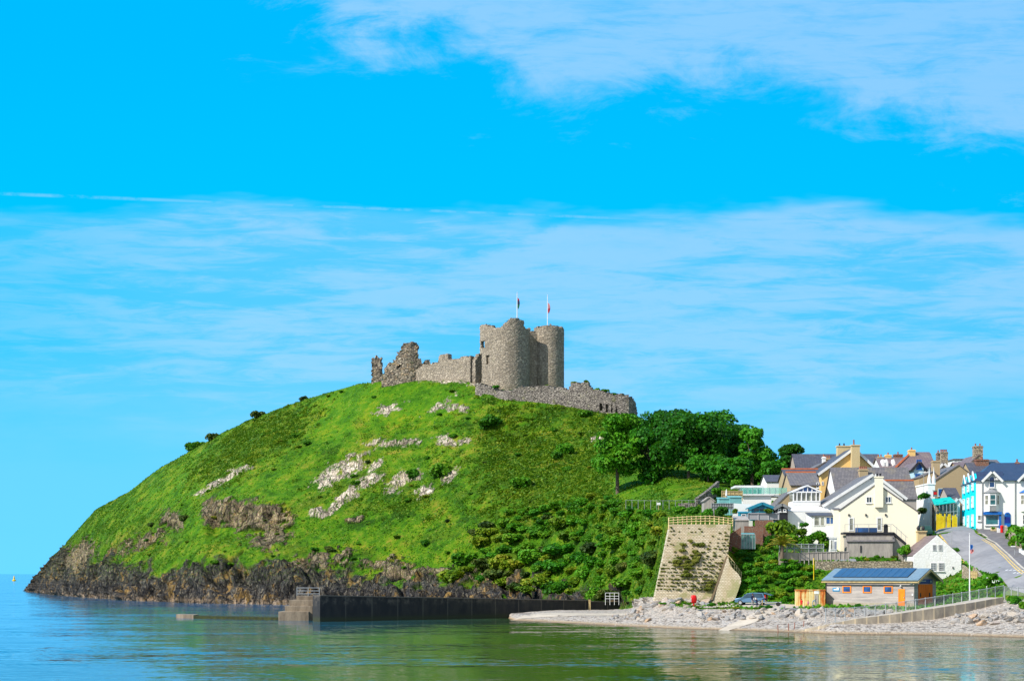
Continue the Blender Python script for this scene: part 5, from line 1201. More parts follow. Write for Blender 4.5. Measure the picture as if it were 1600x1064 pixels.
mb = MB(); n_c = 20; Wc = 45*k
for i in range(n_c):
    x0 = i*Wc/n_c; mb.box(x0+0.001, x0+Wc/n_c*0.5, -0.05, 0, -0.4, 24.5*k)
mb.box(0, Wc, 0.001, 2.4, -0.4, 25*k); mb.build('wall', m_rust, ctn)
MB().box(-0.06, Wc+0.06, -0.12, 2.5, 25*k+0.002, 25*k+0.1).build('roof', m_rust, ctn)
MB().box(28*k, 34*k, -0.09, -0.052, 0, 18*k).build('door', m_timber, ctn); MB().box(27.5*k, 35*k, -0.09, -0.052, 19.5*k, 24*k).build('notice', m_white, ctn)

# ------------------------------------------------------------------ white cottage
ctg, k, o = house('whitewashed_cottage', 'small whitewashed stone cottage with gable to the sea beside the road', 'cottage', 1427, 1502, 902, 227, 9, 868, 836, 'gable', w_white, r_purple, apex=1464.5, eave2=869, yaw=0, oh=0.0,
    wins=[(1460,855.5,6.5,9.5,dict(nx=3,nz=3,fw=0.055,sill=False)), (1469,855.5,6.5,9.5,dict(nx=3,nz=3,fw=0.055,sill=False)),
          (1458.5,885.5,9,13,dict(nx=4,nz=4,fw=0.055)), (1470.5,885.5,9,13,dict(nx=4,nz=4,fw=0.055))])
X_ = lambda q: (q-1427)*k; Z_ = lambda q: (902-q)*k
m_wst, gg, bs = newmat('whitewashed_stone'); oc = gg.n('ShaderNodeTexCoord').outputs['Object']; ed = gg.voro(gg.scl(oc, (1,1,1.5)), 2.2, 'DISTANCE_TO_EDGE')
e_ = gg.ss(ed.outputs[0], 0.0, 0.10); gg.set(bs.inputs['Base Color'], gg.mix(gg.ss(gg.noise(gg.scl(oc, (1,1,0.4)), 0.9, 5), 0.5, 0.75, 0, 0.5), gg.mix(e_, (0.78,0.77,0.76), (0.86,0.85,0.84)), (0.66,0.58,0.45)))
bs.inputs['Roughness'].default_value = 0.85; gg.set(bs.inputs['Normal'], gg.bump(gg.m('ADD', gg.m('MULTIPLY', e_, 0.4), gg.noise(oc, 4, 4)), 0.035))
for c_ in ctg.children:
    if c_.name.startswith('wall'): c_.data.materials[0] = m_wst
    if c_.name.startswith('roof'): c_.location.z = -0.12; c_.location.y = 0.15
MB().box(X_(1500), X_(1503.5), 0.3, 2.5, -2, Z_(887)).build('buttress', m_wst, ctg)
st_ = MB().box(X_(1452), X_(1466), 6.5, 8.0, Z_(845), Z_(829)).box(X_(1451), X_(1467), 6.3, 8.2, Z_(829)+0.002, Z_(827)).build('chimney', w_tan2, ctg)
for q in (1455, 1463): MB().lathe([(0.16,0),(0.2,0.3),(0.3,0.35),(0.1,0.7),(0.02,0.8)], (X_(q), 7.2, Z_(827)), 9).build('chimney_pot', m_dark, st_)
MB().box(X_(1488), X_(1489.5), -0.12, 0, Z_(888), Z_(885)).build('wall_lamp', m_dark, ctg)
wall_line('stone_wall', 'low tan wall with a wooden gate beside the cottage', 'wall', [(1503,898,222),(1520,902,218),(1532,904,215)], (1.4, 0.5), 0.3, m_rubble)
fence('garden_fence', 'boarded wooden gate right of the whitewashed cottage', [(1516,903,217),(1527,904,216)], 1.0, m_wood, 4, 2, infill=m_wood)

# ------------------------------------------------------------------ retaining wall
m_block, gg, bs = newmat('retaining_blocks'); oc = gg.n('ShaderNodeTexCoord').outputs['Object']; X, Y, Z = gg.xyz(oc)
br = gg.n('ShaderNodeTexBrick'); gg.set(br.inputs['Vector'], gg.comb(X, Z, 0)); br.inputs['Scale'].default_value = 1
br.inputs['Brick Width'].default_value = 0.42; br.inputs['Row Height'].default_value = 0.22; br.inputs['Mortar Size'].default_value = 0.03
gg.set(br.inputs['Color1'], (0.66,0.58,0.44)); gg.set(br.inputs['Color2'], (0.50,0.43,0.31)); gg.set(br.inputs['Mortar'], (0.28,0.22,0.13))
cc = gg.mix(gg.ss(gg.noise(gg.scl(oc, (1, 1, 0.3)), 0.5, 5, 0.65), 0.42, 0.7, 0, 0.6), br.outputs[0], (0.40,0.30,0.17))
cc = gg.mix(gg.ss(gg.noise(oc, 0.45, 4, 0.65), 0.52, 0.62, 0, 0.6), cc, (0.22,0.24,0.07))
gg.set(bs.inputs['Base Color'], cc); bs.inputs['Roughness'].default_value = 0.95; gg.set(bs.inputs['Normal'], gg.bump(br.outputs[1], 0.06, -1.0))
rw = empty('retaining_wall', P(1070, 926, 224), 0, 'big sloping block retaining wall dotted with tufts above the beach', 'retaining wall')
ro = rw.location.copy()
TL, TR, BL, BR_ = P(1047,819,229.5), P(1142,822,229.5), P(1022,938,223.2), P(1111,938,222.8)
def redge(t):                                        # right edge: upright above, running in along the drain below
    q = BR_.lerp(TR, t); Mx = P(1137, 870, BR_.lerp(TR, 0.55).y).x
    q.x = BR_.x+(Mx-BR_.x)*t/0.55 if t < 0.55 else Mx+(TR.x-Mx)*(t-0.55)/0.45
    return q
mb = MB(); nh = 22; n_w = 30
# stepped courses: each row of blocks set a little behind the one below
for j in range(nh):
    t0, t1_ = j/nh, (j+1)/nh
    a0, b0 = BL.lerp(TL, t0), redge(t0); a1_, b1_ = BL.lerp(TL, t1_), redge(t1_)
    yf = a0.y; v = [(a0.x,yf,a0.z),(b0.x,yf,a0.z),(b0.x,yf+2.2,a0.z),(a0.x,yf+2.2,a0.z),(a1_.x,yf+0.06,a1_.z),(b1_.x,yf+0.06,a1_.z),(b1_.x,yf+2.2,a1_.z),(a1_.x,yf+2.2,a1_.z)]
    mb.solid([Vector(q)-ro for q in v], [(0,3,2,1),(4,5,6,7),(0,1,5,4),(1,2,6,5),(2,3,7,6),(3,0,4,7)])
mb.build('battered_face', m_block, rw)
# right hand return: curved wall ending lower, with a channel between
mb = MB(); pts = [(1113,938,222.6),(1121,937,222.6),(1129,936,222.6),(1137,934,222.6),(1145,930,222.6)]
tops = [876, 884, 890, 895, 904]
tpx = [1138, 1142, 1148, 1153, 1157]
def onplane(px, py):                                 # point of the leaning face seen at a photo pixel
    y = 223.0
    for _ in range(6): y = 222.5+0.34*(zc(y, py)-3.0)
    return P(px, py, y)
fp = [onplane(*q) for q in ((1112,944),(1140,944),(1149,934),(1154,921),(1158,908),(1157,902),(1153,895.5),(1147,890),(1142,884),(1139,876),(1137.5,870))]
n_ = len(fp); mb.solid([q-ro for q in fp]+[q-ro+Vector((0, 2.2, 0)) for q in fp], [tuple(range(n_)), tuple(range(2*n_-1, n_-1, -1))]+[(i_, n_+i_, n_+(i_+1) % n_, (i_+1) % n_) for i_ in range(n_)])
mb.build('curved_return', m_block, rw)
A, B, C_, D_ = P(1110.5,937,222.5), P(1113.5,937,222.4), P(1138,868,225.2), P(1136,868,225.3)
mb = MB().solid([q-ro for q in (A,B,C_,D_,A+Vector((0,1,0)),B+Vector((0,1,0)),C_+Vector((0,1,0)),D_+Vector((0,1,0)))], [(0,1,2,3),(7,6,5,4),(0,4,5,1),(1,5,6,2),(2,6,7,3),(3,7,4,0)]).build('drain_channel', mat('brown_stain', (0.14,0.10,0.055)), rw)
m_rail = mat('weathered_rail', (0.78,0.62,0.32), (0.55,0.42,0.2), 0.85, 3)
fence('timber_fence', 'three rail timber fence along the top of the retaining wall', [(1045,820,229.4),(1075,818,229.6),(1110,817,229.8),(1145,821,229.6)], 1.05, m_rail, 15, 3, pw=0.13)
fence('timber_fence', 'pale handrail fence stepping down right of the retaining wall', [(1138,878,226.4),(1148,890,226),(1158,904,227)], 1.0, m_rail, 6, 2, pw=0.1)
fence('path_fence', 'sparse wire fence posts along the footpath over the slope', [(978,789,272),(1020,790,268),(1060,790,264),(1098,789,261)], 0.9, m_grey, 13, 1, pw=0.06)
sgn = empty('notice_sign', P(1029, 793, 266), 0, 'small white notice on a post by the footpath', 'sign')
MB().bar((0,0,-0.4),(0,0,0.7),0.07).build('post', m_wood, sgn); MB().box(-0.32,0.32,-0.06,-0.03,0.45,0.85).build('board', m_white, sgn)

# ------------------------------------------------------------------ harbour wall with steps
m_pier, gg, bs = newmat('shade_dark_concrete'); oc = gg.n('ShaderNodeTexCoord').outputs['Object']; X, Y, Z = gg.xyz(oc)
cc = gg.mix(gg.ss(gg.noise(gg.scl(oc, (1,1,0.25)), 0.8, 5, 0.65), 0.35, 0.65), (0.010,0.011,0.014), (0.028,0.026,0.024)); cc = gg.mix(gg.ss(Z, 1.4, 0.4, 0, 0.75), cc, (0.02,0.022,0.015))  # near-black base puts the wall's shade into its colour
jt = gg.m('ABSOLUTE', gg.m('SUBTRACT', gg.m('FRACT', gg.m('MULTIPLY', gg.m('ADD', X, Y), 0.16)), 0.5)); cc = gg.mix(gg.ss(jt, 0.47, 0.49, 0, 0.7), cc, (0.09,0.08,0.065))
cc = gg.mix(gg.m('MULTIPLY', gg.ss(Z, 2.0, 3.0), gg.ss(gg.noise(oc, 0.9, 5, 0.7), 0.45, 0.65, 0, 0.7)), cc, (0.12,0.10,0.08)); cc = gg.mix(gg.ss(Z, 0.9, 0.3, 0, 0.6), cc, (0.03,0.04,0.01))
gg.set(bs.inputs['Base Color'], cc); bs.inputs['Roughness'].default_value = 0.8; gg.set(bs.inputs['Normal'], gg.bump(gg.noise(oc, 2, 4), 0.05))
pr0 = P(497, 971, 233); pr0.z = 0
pier = empty('harbour_wall', pr0, 0, 'long dark harbour wall running from the steps to the beach', 'harbour wall')
def seg_wall(a, b, za, zb2, th, m, name, parent, org, bot=-1.5, lip=None):
    A = Vector((a[0], a[1], 0))-Vector((org.x, org.y, 0)); B = Vector((b[0], b[1], 0))-Vector((org.x, org.y, 0)); n = (B-A); n = Vector((-n.y, n.x, 0)).normalized()*th
    v = [A+Vector((0,0,bot)), B+Vector((0,0,bot)), B+n+Vector((0,0,bot)), A+n+Vector((0,0,bot)), A+Vector((0,0,za)), B+Vector((0,0,zb2)), B+n+Vector((0,0,zb2)), A+n+Vector((0,0,za))]
    F6 = [(0,3,2,1),(4,5,6,7),(0,1,5,4),(1,2,6,5),(2,3,7,6),(3,0,4,7)]
    w_ = MB().solid(v, F6).build(name, m, parent)
    if lip:
        e = -n.normalized()*0.08; u_ = Vector((0,0,0.002)); t_ = Vector((0,0,0.14))
        q = [v[4]+e+u_, v[5]+e+u_, v[6]+u_, v[7]+u_]; q += [i+t_ for i in q]; MB().solid(q, F6).build('coping', lip, parent)
    return w_
def wz(px, py, D): return ((px-800)*D/F, D), zc(D, py)
(a, za), (b, zb2), (c_, zc2) = wz(500, 931, 233), wz(921, 938.5, 262), wz(1004, 941.5, 268)
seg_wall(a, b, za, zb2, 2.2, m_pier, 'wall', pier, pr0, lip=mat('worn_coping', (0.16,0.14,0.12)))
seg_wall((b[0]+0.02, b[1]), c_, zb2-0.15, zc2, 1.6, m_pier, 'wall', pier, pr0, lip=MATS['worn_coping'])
MB().box(-0.18, 0.18, -0.25, -0.0, -1, zb2+0.25).build('joint_post', m_wood, pier).location = Vector((b[0], b[1], 0))-pr0
# stepped end
stp = empty('harbour_steps', P(436, 967, 240)*1, 0, 'weathered concrete steps at the seaward end of the harbour wall', 'steps'); so = stp.location.copy()
m_stp = mat('weathered_concrete', (0.31,0.25,0.18), (0.16,0.125,0.09), 0.9, 0.9, 0.06, streak=True)
k = 227/F
for i, (x0, x1, y1) in enumerate(((435,482.5,955),(445,488.5,946.2),(452,495,937),(463,500,930.5))):
    D0 = 239+i*0.8; zb_ = -1 if i == 0 else zc(D0, (955,946.2,937)[i-1])+0.003
    A = P(x0, y1, D0); B = P(x1, y1, D0)
    MB().box(A.x-so.x, B.x-so.x, D0-so.y, D0+(4.5-i*0.8)-so.y, -1.0-so.z, A.z-so.z).build('step', m_stp, stp, bevel=0.05)
mb = MB(); A = P(464, 930.5, 241.6)-so; B = P(499, 930.5, 241.6)-so
for q in (0, 0.5, 1): p = A.lerp(B, q); mb.tube(p, p+Vector((0,0,1.25)), 0.045)
for hh in (0.3, 0.75, 1.2): mb.tube(A+Vector((0,0,hh)), B+Vector((0,0,hh)), 0.045)
mb.build('railing', m_steel, stp)
ap = empty('jetty_apron', P(275, 967, 230), 0, 'low flat concrete apron lying just above the water left of the steps', 'jetty'); ao = ap.location.copy()
m_weed = mat('green_weed', (0.05,0.06,0.01), (0.02,0.025,0.008), 0.8, 2)
A = P(275,963.5,252); B = P(302,964.5,250); C_ = P(455,967,239.4)
MB().solid([Vector((p[0]-ao.x, p[1]-ao.y, p[2]-ao.z)) for p in ((A.x,A.y,-1),(B.x,B.y,-1),(B.x+0.3,B.y+3,-1),(A.x,A.y+3,-1),(A.x,A.y,0.62),(B.x,B.y,0.55),(B.x+0.3,B.y+3,0.6),(A.x,A.y+3,0.62))], [(0,3,2,1),(4,5,6,7),(0,1,5,4),(1,2,6,5),(2,3,7,6),(3,0,4,7)]).build('apron_end', m_stp, ap)
MB().solid([Vector((p[0]-ao.x, p[1]-ao.y, p[2]-ao.z)) for p in ((B.x+.01,B.y,-1),(C_.x,C_.y,-1),(C_.x,C_.y+3,-1),(B.x+.31,B.y+3,-1),(B.x+.01,B.y,0.42),(C_.x,C_.y,0.42),(C_.x,C_.y+3,0.46),(B.x+.31,B.y+3,0.46))], [(0,3,2,1),(4,5,6,7),(0,1,5,4),(1,2,6,5),(2,3,7,6),(3,0,4,7)]).build('apron', m_weed, ap)
cg = empty('cage_rail', P(946, 939, 262), 0, 'small white tubular guard rail standing by the harbour wall', 'guard rail'); k = 262/F
mb = MB()
for q in (0, 7, 14, 21): mb.tube((q*k,0,-0.6),(q*k,0,13*k),0.04)
for q in (4, 8, 13): mb.tube((0,0,q*k),(21*k,0,q*k),0.04)
mb.build('rails', m_white, cg)
# lifebuoy housing
lb = empty('lifebuoy_housing', gp(1084, 214.5), 0, 'bright red lifebuoy housing on a red post by the beach boulders', 'lifebuoy'); k = 214.5/F
MB().tube((0,0,-0.4),(0,0,0.55),0.11).build('post', m_red, lb)
MB().lathe([(0.05,-0.02),(0.33,0.05),(0.42,0.35),(0.42,0.75),(0.33,1.05),(0.05,1.12)], (0,0,0.5), 12).xform(Matrix.Diagonal((1,0.45,1,1))).build('housing', m_red, lb, smooth=True)
MB().box(-0.42,-0.36,-0.22,-0.18,0.7,1.25).build('label_strip', m_white, lb)

# ------------------------------------------------------------------ ramp to the beach and its railing
m_rampw, gg, bs = newmat('panelled_concrete'); oc = gg.n('ShaderNodeTexCoord').outputs['Object']; X, Y, Z = gg.xyz(oc)
fx = gg.m('ABSOLUTE', gg.m('SUBTRACT', gg.m('FRACT', gg.m('MULTIPLY', X, 0.72)), 0.5))
cc = gg.ramp(gg.noise(gg.scl(oc, (0.8,1,0.4)), 1.0, 5, 0.65), [(0.35, (0.22,0.19,0.16)), (0.6, (0.40,0.34,0.26)), (0.75, (0.5,0.42,0.3))])
cc = gg.mix(gg.ss(fx, 0.40, 0.48, 0, 0.8), cc, (0.62,0.50,0.33)); gg.set(bs.inputs['Base Color'], cc); bs.inputs['Roughness'].default_value = 0.9
rp = empty('beach_ramp', Vector((P(1240,976,190).x, 190, 0)), 0, 'long concrete ramp rising right across the beach to the road', 'ramp'); ro2 = rp.location.copy()
RP = [(1240,986,190.5),(1288,976,188.6),(1340,966,188.3),(1400,959,188.8),(1460,950,190),(1520,941,192),(1568,932.5,194)]
mt = MB(); mw = MB()
for a, b in zip(RP, RP[1:]):
    A, B = P(*a)-ro2, P(*b)-ro2; d = Vector(((B-A).x, (B-A).y, 0)).normalized(); n = Vector((-d.y, d.x, 0))
    lo_ = Vector((A.x, A.y, -0.8)); lo2 = Vector((B.x, B.y, -0.8))
    mw.solid([lo_, lo2, lo2+n*0.3, lo_+n*0.3, A, B, B+n*0.3, A+n*0.3], [(0,3,2,1),(4,5,6,7),(0,1,5,4),(1,2,6,5),(2,3,7,6),(3,0,4,7)])
    A2, B2 = A-Vector((0,0,0.05)), B-Vector((0,0,0.05))
    mt.solid([A2+n*0.301-Vector((0,0,2.5)), B2+n*0.301-Vector((0,0,2.5)), B2+n*3.0-Vector((0,0,2.5)), A2+n*3.0-Vector((0,0,2.5)), A2+n*0.301, B2+n*0.301, B2+n*3.0, A2+n*3.0], [(0,3,2,1),(4,5,6,7),(0,1,5,4),(1,2,6,5),(2,3,7,6),(3,0,4,7)])
mw.build('side_wall', m_rampw, rp); mt.build('deck', mat('ramp_deck', (0.50,0.44,0.36), (0.38,0.33,0.27), 0.9), rp)
FR = [(x_, y_-2.5-0.003*(x_-1286), d_+3.0) for x_, y_, d_ in RP[2:]]
FR = [(1225,962,192),(1290,966,190)]+FR
def frail(name, label, pts, h, n_):
    return fence(name, label, pts, h, m_steel, n_, 1, pw=0.085, infill=m_mesh, cat='railing')
frail('mesh_railing', 'long steel and mesh railing running up the back of the beach ramp', [(q[0], q[1]-1.2, q[2]-0.2) for q in FR[1:]], 1.1, 20)
frail('mesh_railing', 'steel mesh railing at the road end of the ramp, lower right', [(1570,930,196),(1590,931,195),(1612,932,194)], 1.1, 5)
lr = empty('barrier_rail', P(1542, 910, 205), 0, 'low white lattice barrier on the hedge below the road', 'barrier'); k = 205/F
mb = MB(); A = Vector((0,0,8*k)); B = Vector((26*k,-1.0,-1*k))
for hh in (0, 0.4): mb.bar(A+Vector((0,0,-hh)), B+Vector((0,0,-hh)), 0.08)
for i in range(11): p = A.lerp(B, i/10); mb.bar(p, p-Vector((0,0,0.42)), 0.05)
for i in (0, 10): p = A.lerp(B, i/10); mb.bar(p, p-Vector((0,0,1.6)), 0.08)
mb.build('lattice', m_white, lr)
for i, (px, D) in enumerate(((1216,191.5),(1232,191.8),(1241,192.5),(1255,193))):
    p = gp(px, D); s_ = MB().tube((0,0,-0.5),(0.05*(i-1),0,1.0-0.1*i),0.06,0.05,6).build('stake', m_pot, None, p)
    tag(s_, ['leftmost rusty stake at the water edge, tallest','second rusty stake from the left at the water edge','third rusty stake from the left at the water edge','rightmost rusty stake at the water edge, shortest'][i], 'stake', 'rusty stakes at the water edge')
by_ = empty('buoy', Vector(((22-800)*1560/F, 1560, 0)), 0, 'small yellow buoy far out on the sea at the left', 'buoy')
MB().lathe([(1.2,-0.5),(1.9,0.2),(1.9,0.9),(0.8,1.4),(0.7,3.2),(0.2,5.2)], n=12).build('body', m_yellowp, by_)

# ------------------------------------------------------------------ car, trailer, people
cl_ = gp(1174, 214.5)
car = empty('parked_car', cl_, R(158), 'silver blue estate car with its tailgate open on the track', 'car')
m_carp, gg, bs = newmat('car_paint'); bs.inputs['Base Color'].default_value = (0.10,0.20,0.32,1); bs.inputs['Roughness'].default_value = 0.25; bs.inputs['Metallic'].default_value = 0.4; bs.inputs['Coat Weight'].default_value = 0.5
# profile in local x (front = +x), half widths vary with height
prof_ = [(2.05,0.35),(2.1,0.65),(2.0,0.85),(1.15,1.0),(0.45,1.55),(-0.3,1.66),(-1.7,1.62),(-1.98,1.1),(-2.05,0.7),(-2.02,0.35)]
def carshell(pr, hw, top, name, m, par):
    mb = MB(); v = []
    for s_ in (-1, 1):
        for x_, z_ in pr:
            w_ = hw-(0.16*max(0, z_-0.95)/0.7 if top else 0); v.append((x_, s_*w_, z_))
    n = len(pr); mb.solid(v, [tuple(range(n)), tuple(range(2*n-1, n-1, -1))]+[(i, n+i, n+(i+1) % n, (i+1) % n) for i in range(n)])
    return mb.build(name, m, par, bevel=0.05)
body = carshell(prof_, 0.86, True, 'body', m_carp, car)
for s_ in (-1, 1):
    for nm, pts in (('side_window', [(1.05,1.03),(0.45,1.5),(-0.25,1.58),(-0.25,1.03)]), ('side_window', [(-0.33,1.03),(-0.33,1.58),(-1.6,1.55),(-1.8,1.05)])):
        mb = MB(); v = []
        for t_ in (0.005, 0.02): v += [(x_, s_*(0.86-0.16*(z_-0.95)/0.7+t_), z_) for x_, z_ in pts]
        mb.solid(v, [(0,1,2,3),(7,6,5,4),(0,4,5,1),(1,5,6,2),(2,6,7,3),(3,7,4,0)]); mb.build(nm, g_dark, body)
    for x_ in (1.3, -1.3):
        whl = MB().tube((x_, s_*0.68, 0.32), (x_, s_*0.88, 0.32), 0.32, n=18).build('wheel', m_black, car)
        MB().tube((x_, s_*0.881, 0.32), (x_, s_*0.90, 0.32), 0.2, n=12).build('rim', m_steel, whl)
    MB().box(-2.08,-1.98, s_*0.62-0.1, s_*0.62+0.16, 0.85, 1.35).build('tail_light', m_red, car)
    MB().box(2.0,2.1, s_*0.62-0.14, s_*0.62+0.14, 0.62, 0.8).build('headlight', m_white, car)
MB().prismx([(-0.7,1.06),(0.7,1.06),(0.62,1.5),(-0.62,1.5)], 0, 0.02).xform(Matrix.Translation((1.13,0,0))@Matrix.Shear('YZ', 4, (0,0)) if False else Matrix.Translation((0.85,0,0.0))).build('windscreen', g_dark, car)
MB().box(-2.07,-1.95,-0.66,0.66,0.62,1.5).build('boot_opening', m_dark, car)
tg_ = MB().box(0,1.05,-0.72,0.72,-0.04,0.04).build('tailgate', m_carp, car, (-1.85,0,1.64)); tg_.rotation_euler = (0, R(18), R(180))
tr_ = empty('boat_trailer', gp(1205, 212), R(-8), 'low dark boat trailer standing behind the car', 'trailer')
MB().bar((-1.8,0,0.5),(1.3,0.45,0.5),0.08).bar((-1.8,0,0.5),(1.3,-0.45,0.5),0.08).bar((1.2,-0.6,0.5),(1.2,0.6,0.5),0.08).bar((0.0,-0.4,0.5),(0.0,0.4,0.5),0.07).build('chassis', m_steel, tr_)
for s_ in (-1, 1): MB().tube((0.9,s_*0.62,0.28),(0.9,s_*0.74,0.28),0.28,n=14).build('wheel', m_black, tr_)
MB().box(1.3,1.36,-0.6,0.6,0.45,0.62).build('light_board', m_dark, tr_)
mb = MB()
for s_ in (-1, 1): mb.tube((s_*0.3,0,0.3),(s_*0.3,0.04,0.3),0.3,n=12)
skin_c = (0.55,0.30,0.20)
def plain(name, c):
    return mat(name, c, tuple(q*0.8 for q in c), 0.85, 3)
def person(label, loc, rz, joints, radii, h, zones, hair=(0.05,0.03,0.02), group=None):
    """joints: name -> xyz for a 1.7 m figure; zones: [(zmax, material)] from the feet up; then skin for head and hands"""
    s_ = h/1.7; names = list(joints); idx_ = {n: i for i, n in enumerate(names)}
    E = [('pelvis','belly'),('belly','chest'),('chest','neck'),('neck','head'),('head','crown'),('chest','shl'),('shl','ell'),('ell','wrl'),('wrl','hal'),('chest','shr'),('shr','elr'),('elr','wrr'),('wrr','har'),
         ('pelvis','hil'),('hil','knl'),('knl','anl'),('anl','tol'),('pelvis','hir'),('hir','knr'),('knr','anr'),('anr','tor')]
    me = bpy.data.meshes.new('person'); me.from_pydata([Vector(joints[n])*s_ for n in names], [(idx_[a], idx_[b]) for a, b in E], [])
    o = bpy.data.objects.new('person', me); COL.objects.link(o)
    md = o.modifiers.new('skin', 'SKIN'); sk = me.skin_vertices[0].data
    for n in names: r = radii.get(n, 0.05)*s_; sk[idx_[n]].radius = (r, r)
    sk[idx_['pelvis']].use_root = True
    o.modifiers.new('sub', 'SUBSURF').levels = 1; o.modifiers['sub'].render_levels = 1
    dg = bpy.context.evaluated_depsgraph_get(); m2 = bpy.data.meshes.new_from_object(o.evaluated_get(dg)); o.modifiers.clear(); o.data = m2
    sk_m = plain('skin_tone', skin_c); m2.materials.clear()
    for q in [sk_m]+[z_[1] for z_ in zones]: m2.materials.append(q)
    hd = Vector(joints['neck'])*s_; hands = [Vector(joints[q])*s_ for q in ('hal','har')]
    for p in m2.polygons:
        c_ = p.center; p.use_smooth = True
        if c_.z > hd.z+0.02*s_ and (c_-Vector(joints['head'])*s_).length < 0.2*s_ or min((c_-q).length for q in hands) < 0.07*s_: p.material_index = 0
        else:
            for i, (zm, _) in enumerate(zones):
                if c_.z < zm*s_ or i == len(zones)-1: p.material_index = i+1; break
    o.location = loc; o.rotation_euler = (0, 0, rz); tag(o, label, 'person', group)
    H = Vector(joints['head'])*s_
    MB().lathe([(0.02,0.13),(0.09,0.11),(0.118,0.03),(0.11,-0.04),(0.02,-0.05)], (0,0.02,0.03), 12).xform(Matrix.Translation(H)@Matrix.Scale(s_, 4)).build('hair', plain('hair_%d' % int(hair[0]*100), hair), o, smooth=True)
    return o
rad = dict(pelvis=0.13, belly=0.125, chest=0.14, neck=0.055, head=0.095, crown=0.07, shl=0.065, shr=0.065, ell=0.045, elr=0.045, wrl=0.032, wrr=0.032, hal=0.035, har=0.035, hil=0.09, hir=0.09, knl=0.06, knr=0.06, anl=0.042, anr=0.042, tol=0.035, tor=0.035)
stand = dict(pelvis=(0,0,0.92), belly=(0,0,1.1), chest=(0,0,1.32), neck=(0,0,1.47), head=(0,-0.02,1.59), crown=(0,-0.01,1.67), shl=(0.17,0,1.38), shr=(-0.17,0,1.38),
    ell=(0.22,0.02,1.12), elr=(-0.22,0.02,1.12), wrl=(0.22,-0.08,0.9), wrr=(-0.22,-0.08,0.9), hal=(0.22,-0.12,0.82), har=(-0.22,-0.12,0.82),
    hil=(0.09,0,0.88), hir=(-0.09,0,0.88), knl=(0.11,-0.02,0.48), knr=(-0.10,-0.03,0.48), anl=(0.12,0.02,0.07), anr=(-0.11,0.02,0.07), tol=(0.13,-0.13,0.03), tor=(-0.12,-0.13,0.03))
bend = dict(stand, belly=(0,-0.08,1.06), chest=(0,-0.3,1.16), neck=(0,-0.44,1.22), head=(0,-0.55,1.27), crown=(0,-0.61,1.31), shl=(0.17,-0.33,1.16), shr=(-0.17,-0.33,1.16), ell=(0.2,-0.42,0.92), elr=(-0.2,-0.42,0.92),
    wrl=(0.16,-0.56,0.74), wrr=(-0.16,-0.56,0.74), hal=(0.14,-0.6,0.66), har=(-0.14,-0.6,0.66))
m_navyc = plain('navy_cloth', (0.02,0.03,0.09)); m_greyc = plain('grey_cloth', (0.38,0.36,0.36)); m_redc = plain('red_cloth', (0.75,0.01,0.02)); m_pinkc = plain('pink_cloth', (0.85,0.25,0.35)); m_bluec = plain('faded_blue_cloth', (0.25,0.36,0.46)); m_whitec = plain('white_cloth', (0.75,0.72,0.72)); m_tanc = plain('tan_cloth', (0.5,0.38,0.18))
p_ = gp(1176, 211.5); person('person standing in grey trousers and dark top beside the car', p_, R(30), stand, rad, 1.75, [(0.9, m_greyc), (2, m_navyc)])
p_ = gp(1182.5, 211); person('person bending in a white top and dark shorts behind the car', p_, R(-60), bend, rad, 1.7, [(0.95, m_navyc), (2, m_whitec)])
p_ = gp(1191, 210.5); person('person stooping in dark clothes at the trailer coupling', p_, R(70), bend, rad, 1.65, [(0.95, m_tanc), (2, m_navyc)])
p_ = gp(1252.5, 209.8); person('small person in a long red top by the rusty store', p_, R(-10), stand, rad, 1.05, [(0.15, m_redc), (2, m_redc)])
p_ = gp(1263, 209.6); person('small child in pink by the rusty store', p_, R(10), stand, rad, 0.85, [(0.8, m_tanc), (2, m_pinkc)], hair=(0.3,0.2,0.1))
p_ = gp(1270, 209.6); person('person crouching forward in faded blue by the rusty store', p_, R(60), bend, rad, 1.3, [(0.9, m_bluec), (2, m_bluec)], hair=(0.25,0.2,0.15))
car2 = empty('parked_car', P(1441, 838, 252), R(100), 'dark green car half hidden beside the cream house', 'car')
b2 = carshell(prof_, 0.86, True, 'body', plain('dark_green_car', (0.03,0.10,0.09)), car2)
for s_ in (-1, 1):
    v = []
    for t_ in (0.005, 0.02): v += [(x_, s_*(0.86-0.16*(z_-0.95)/0.7+t_), z_) for x_, z_ in [(1.05,1.03),(0.45,1.5),(-1.5,1.55),(-1.7,1.05)]]
    MB().solid(v, [(0,1,2,3),(7,6,5,4),(0,4,5,1),(1,5,6,2),(2,6,7,3),(3,7,4,0)]).build('side_window', g_pale, b2)
    for x_ in (1.3, -1.3): MB().tube((x_, s_*0.68, 0.32), (x_, s_*0.88, 0.32), 0.32, n=16).build('wheel', m_black, car2)
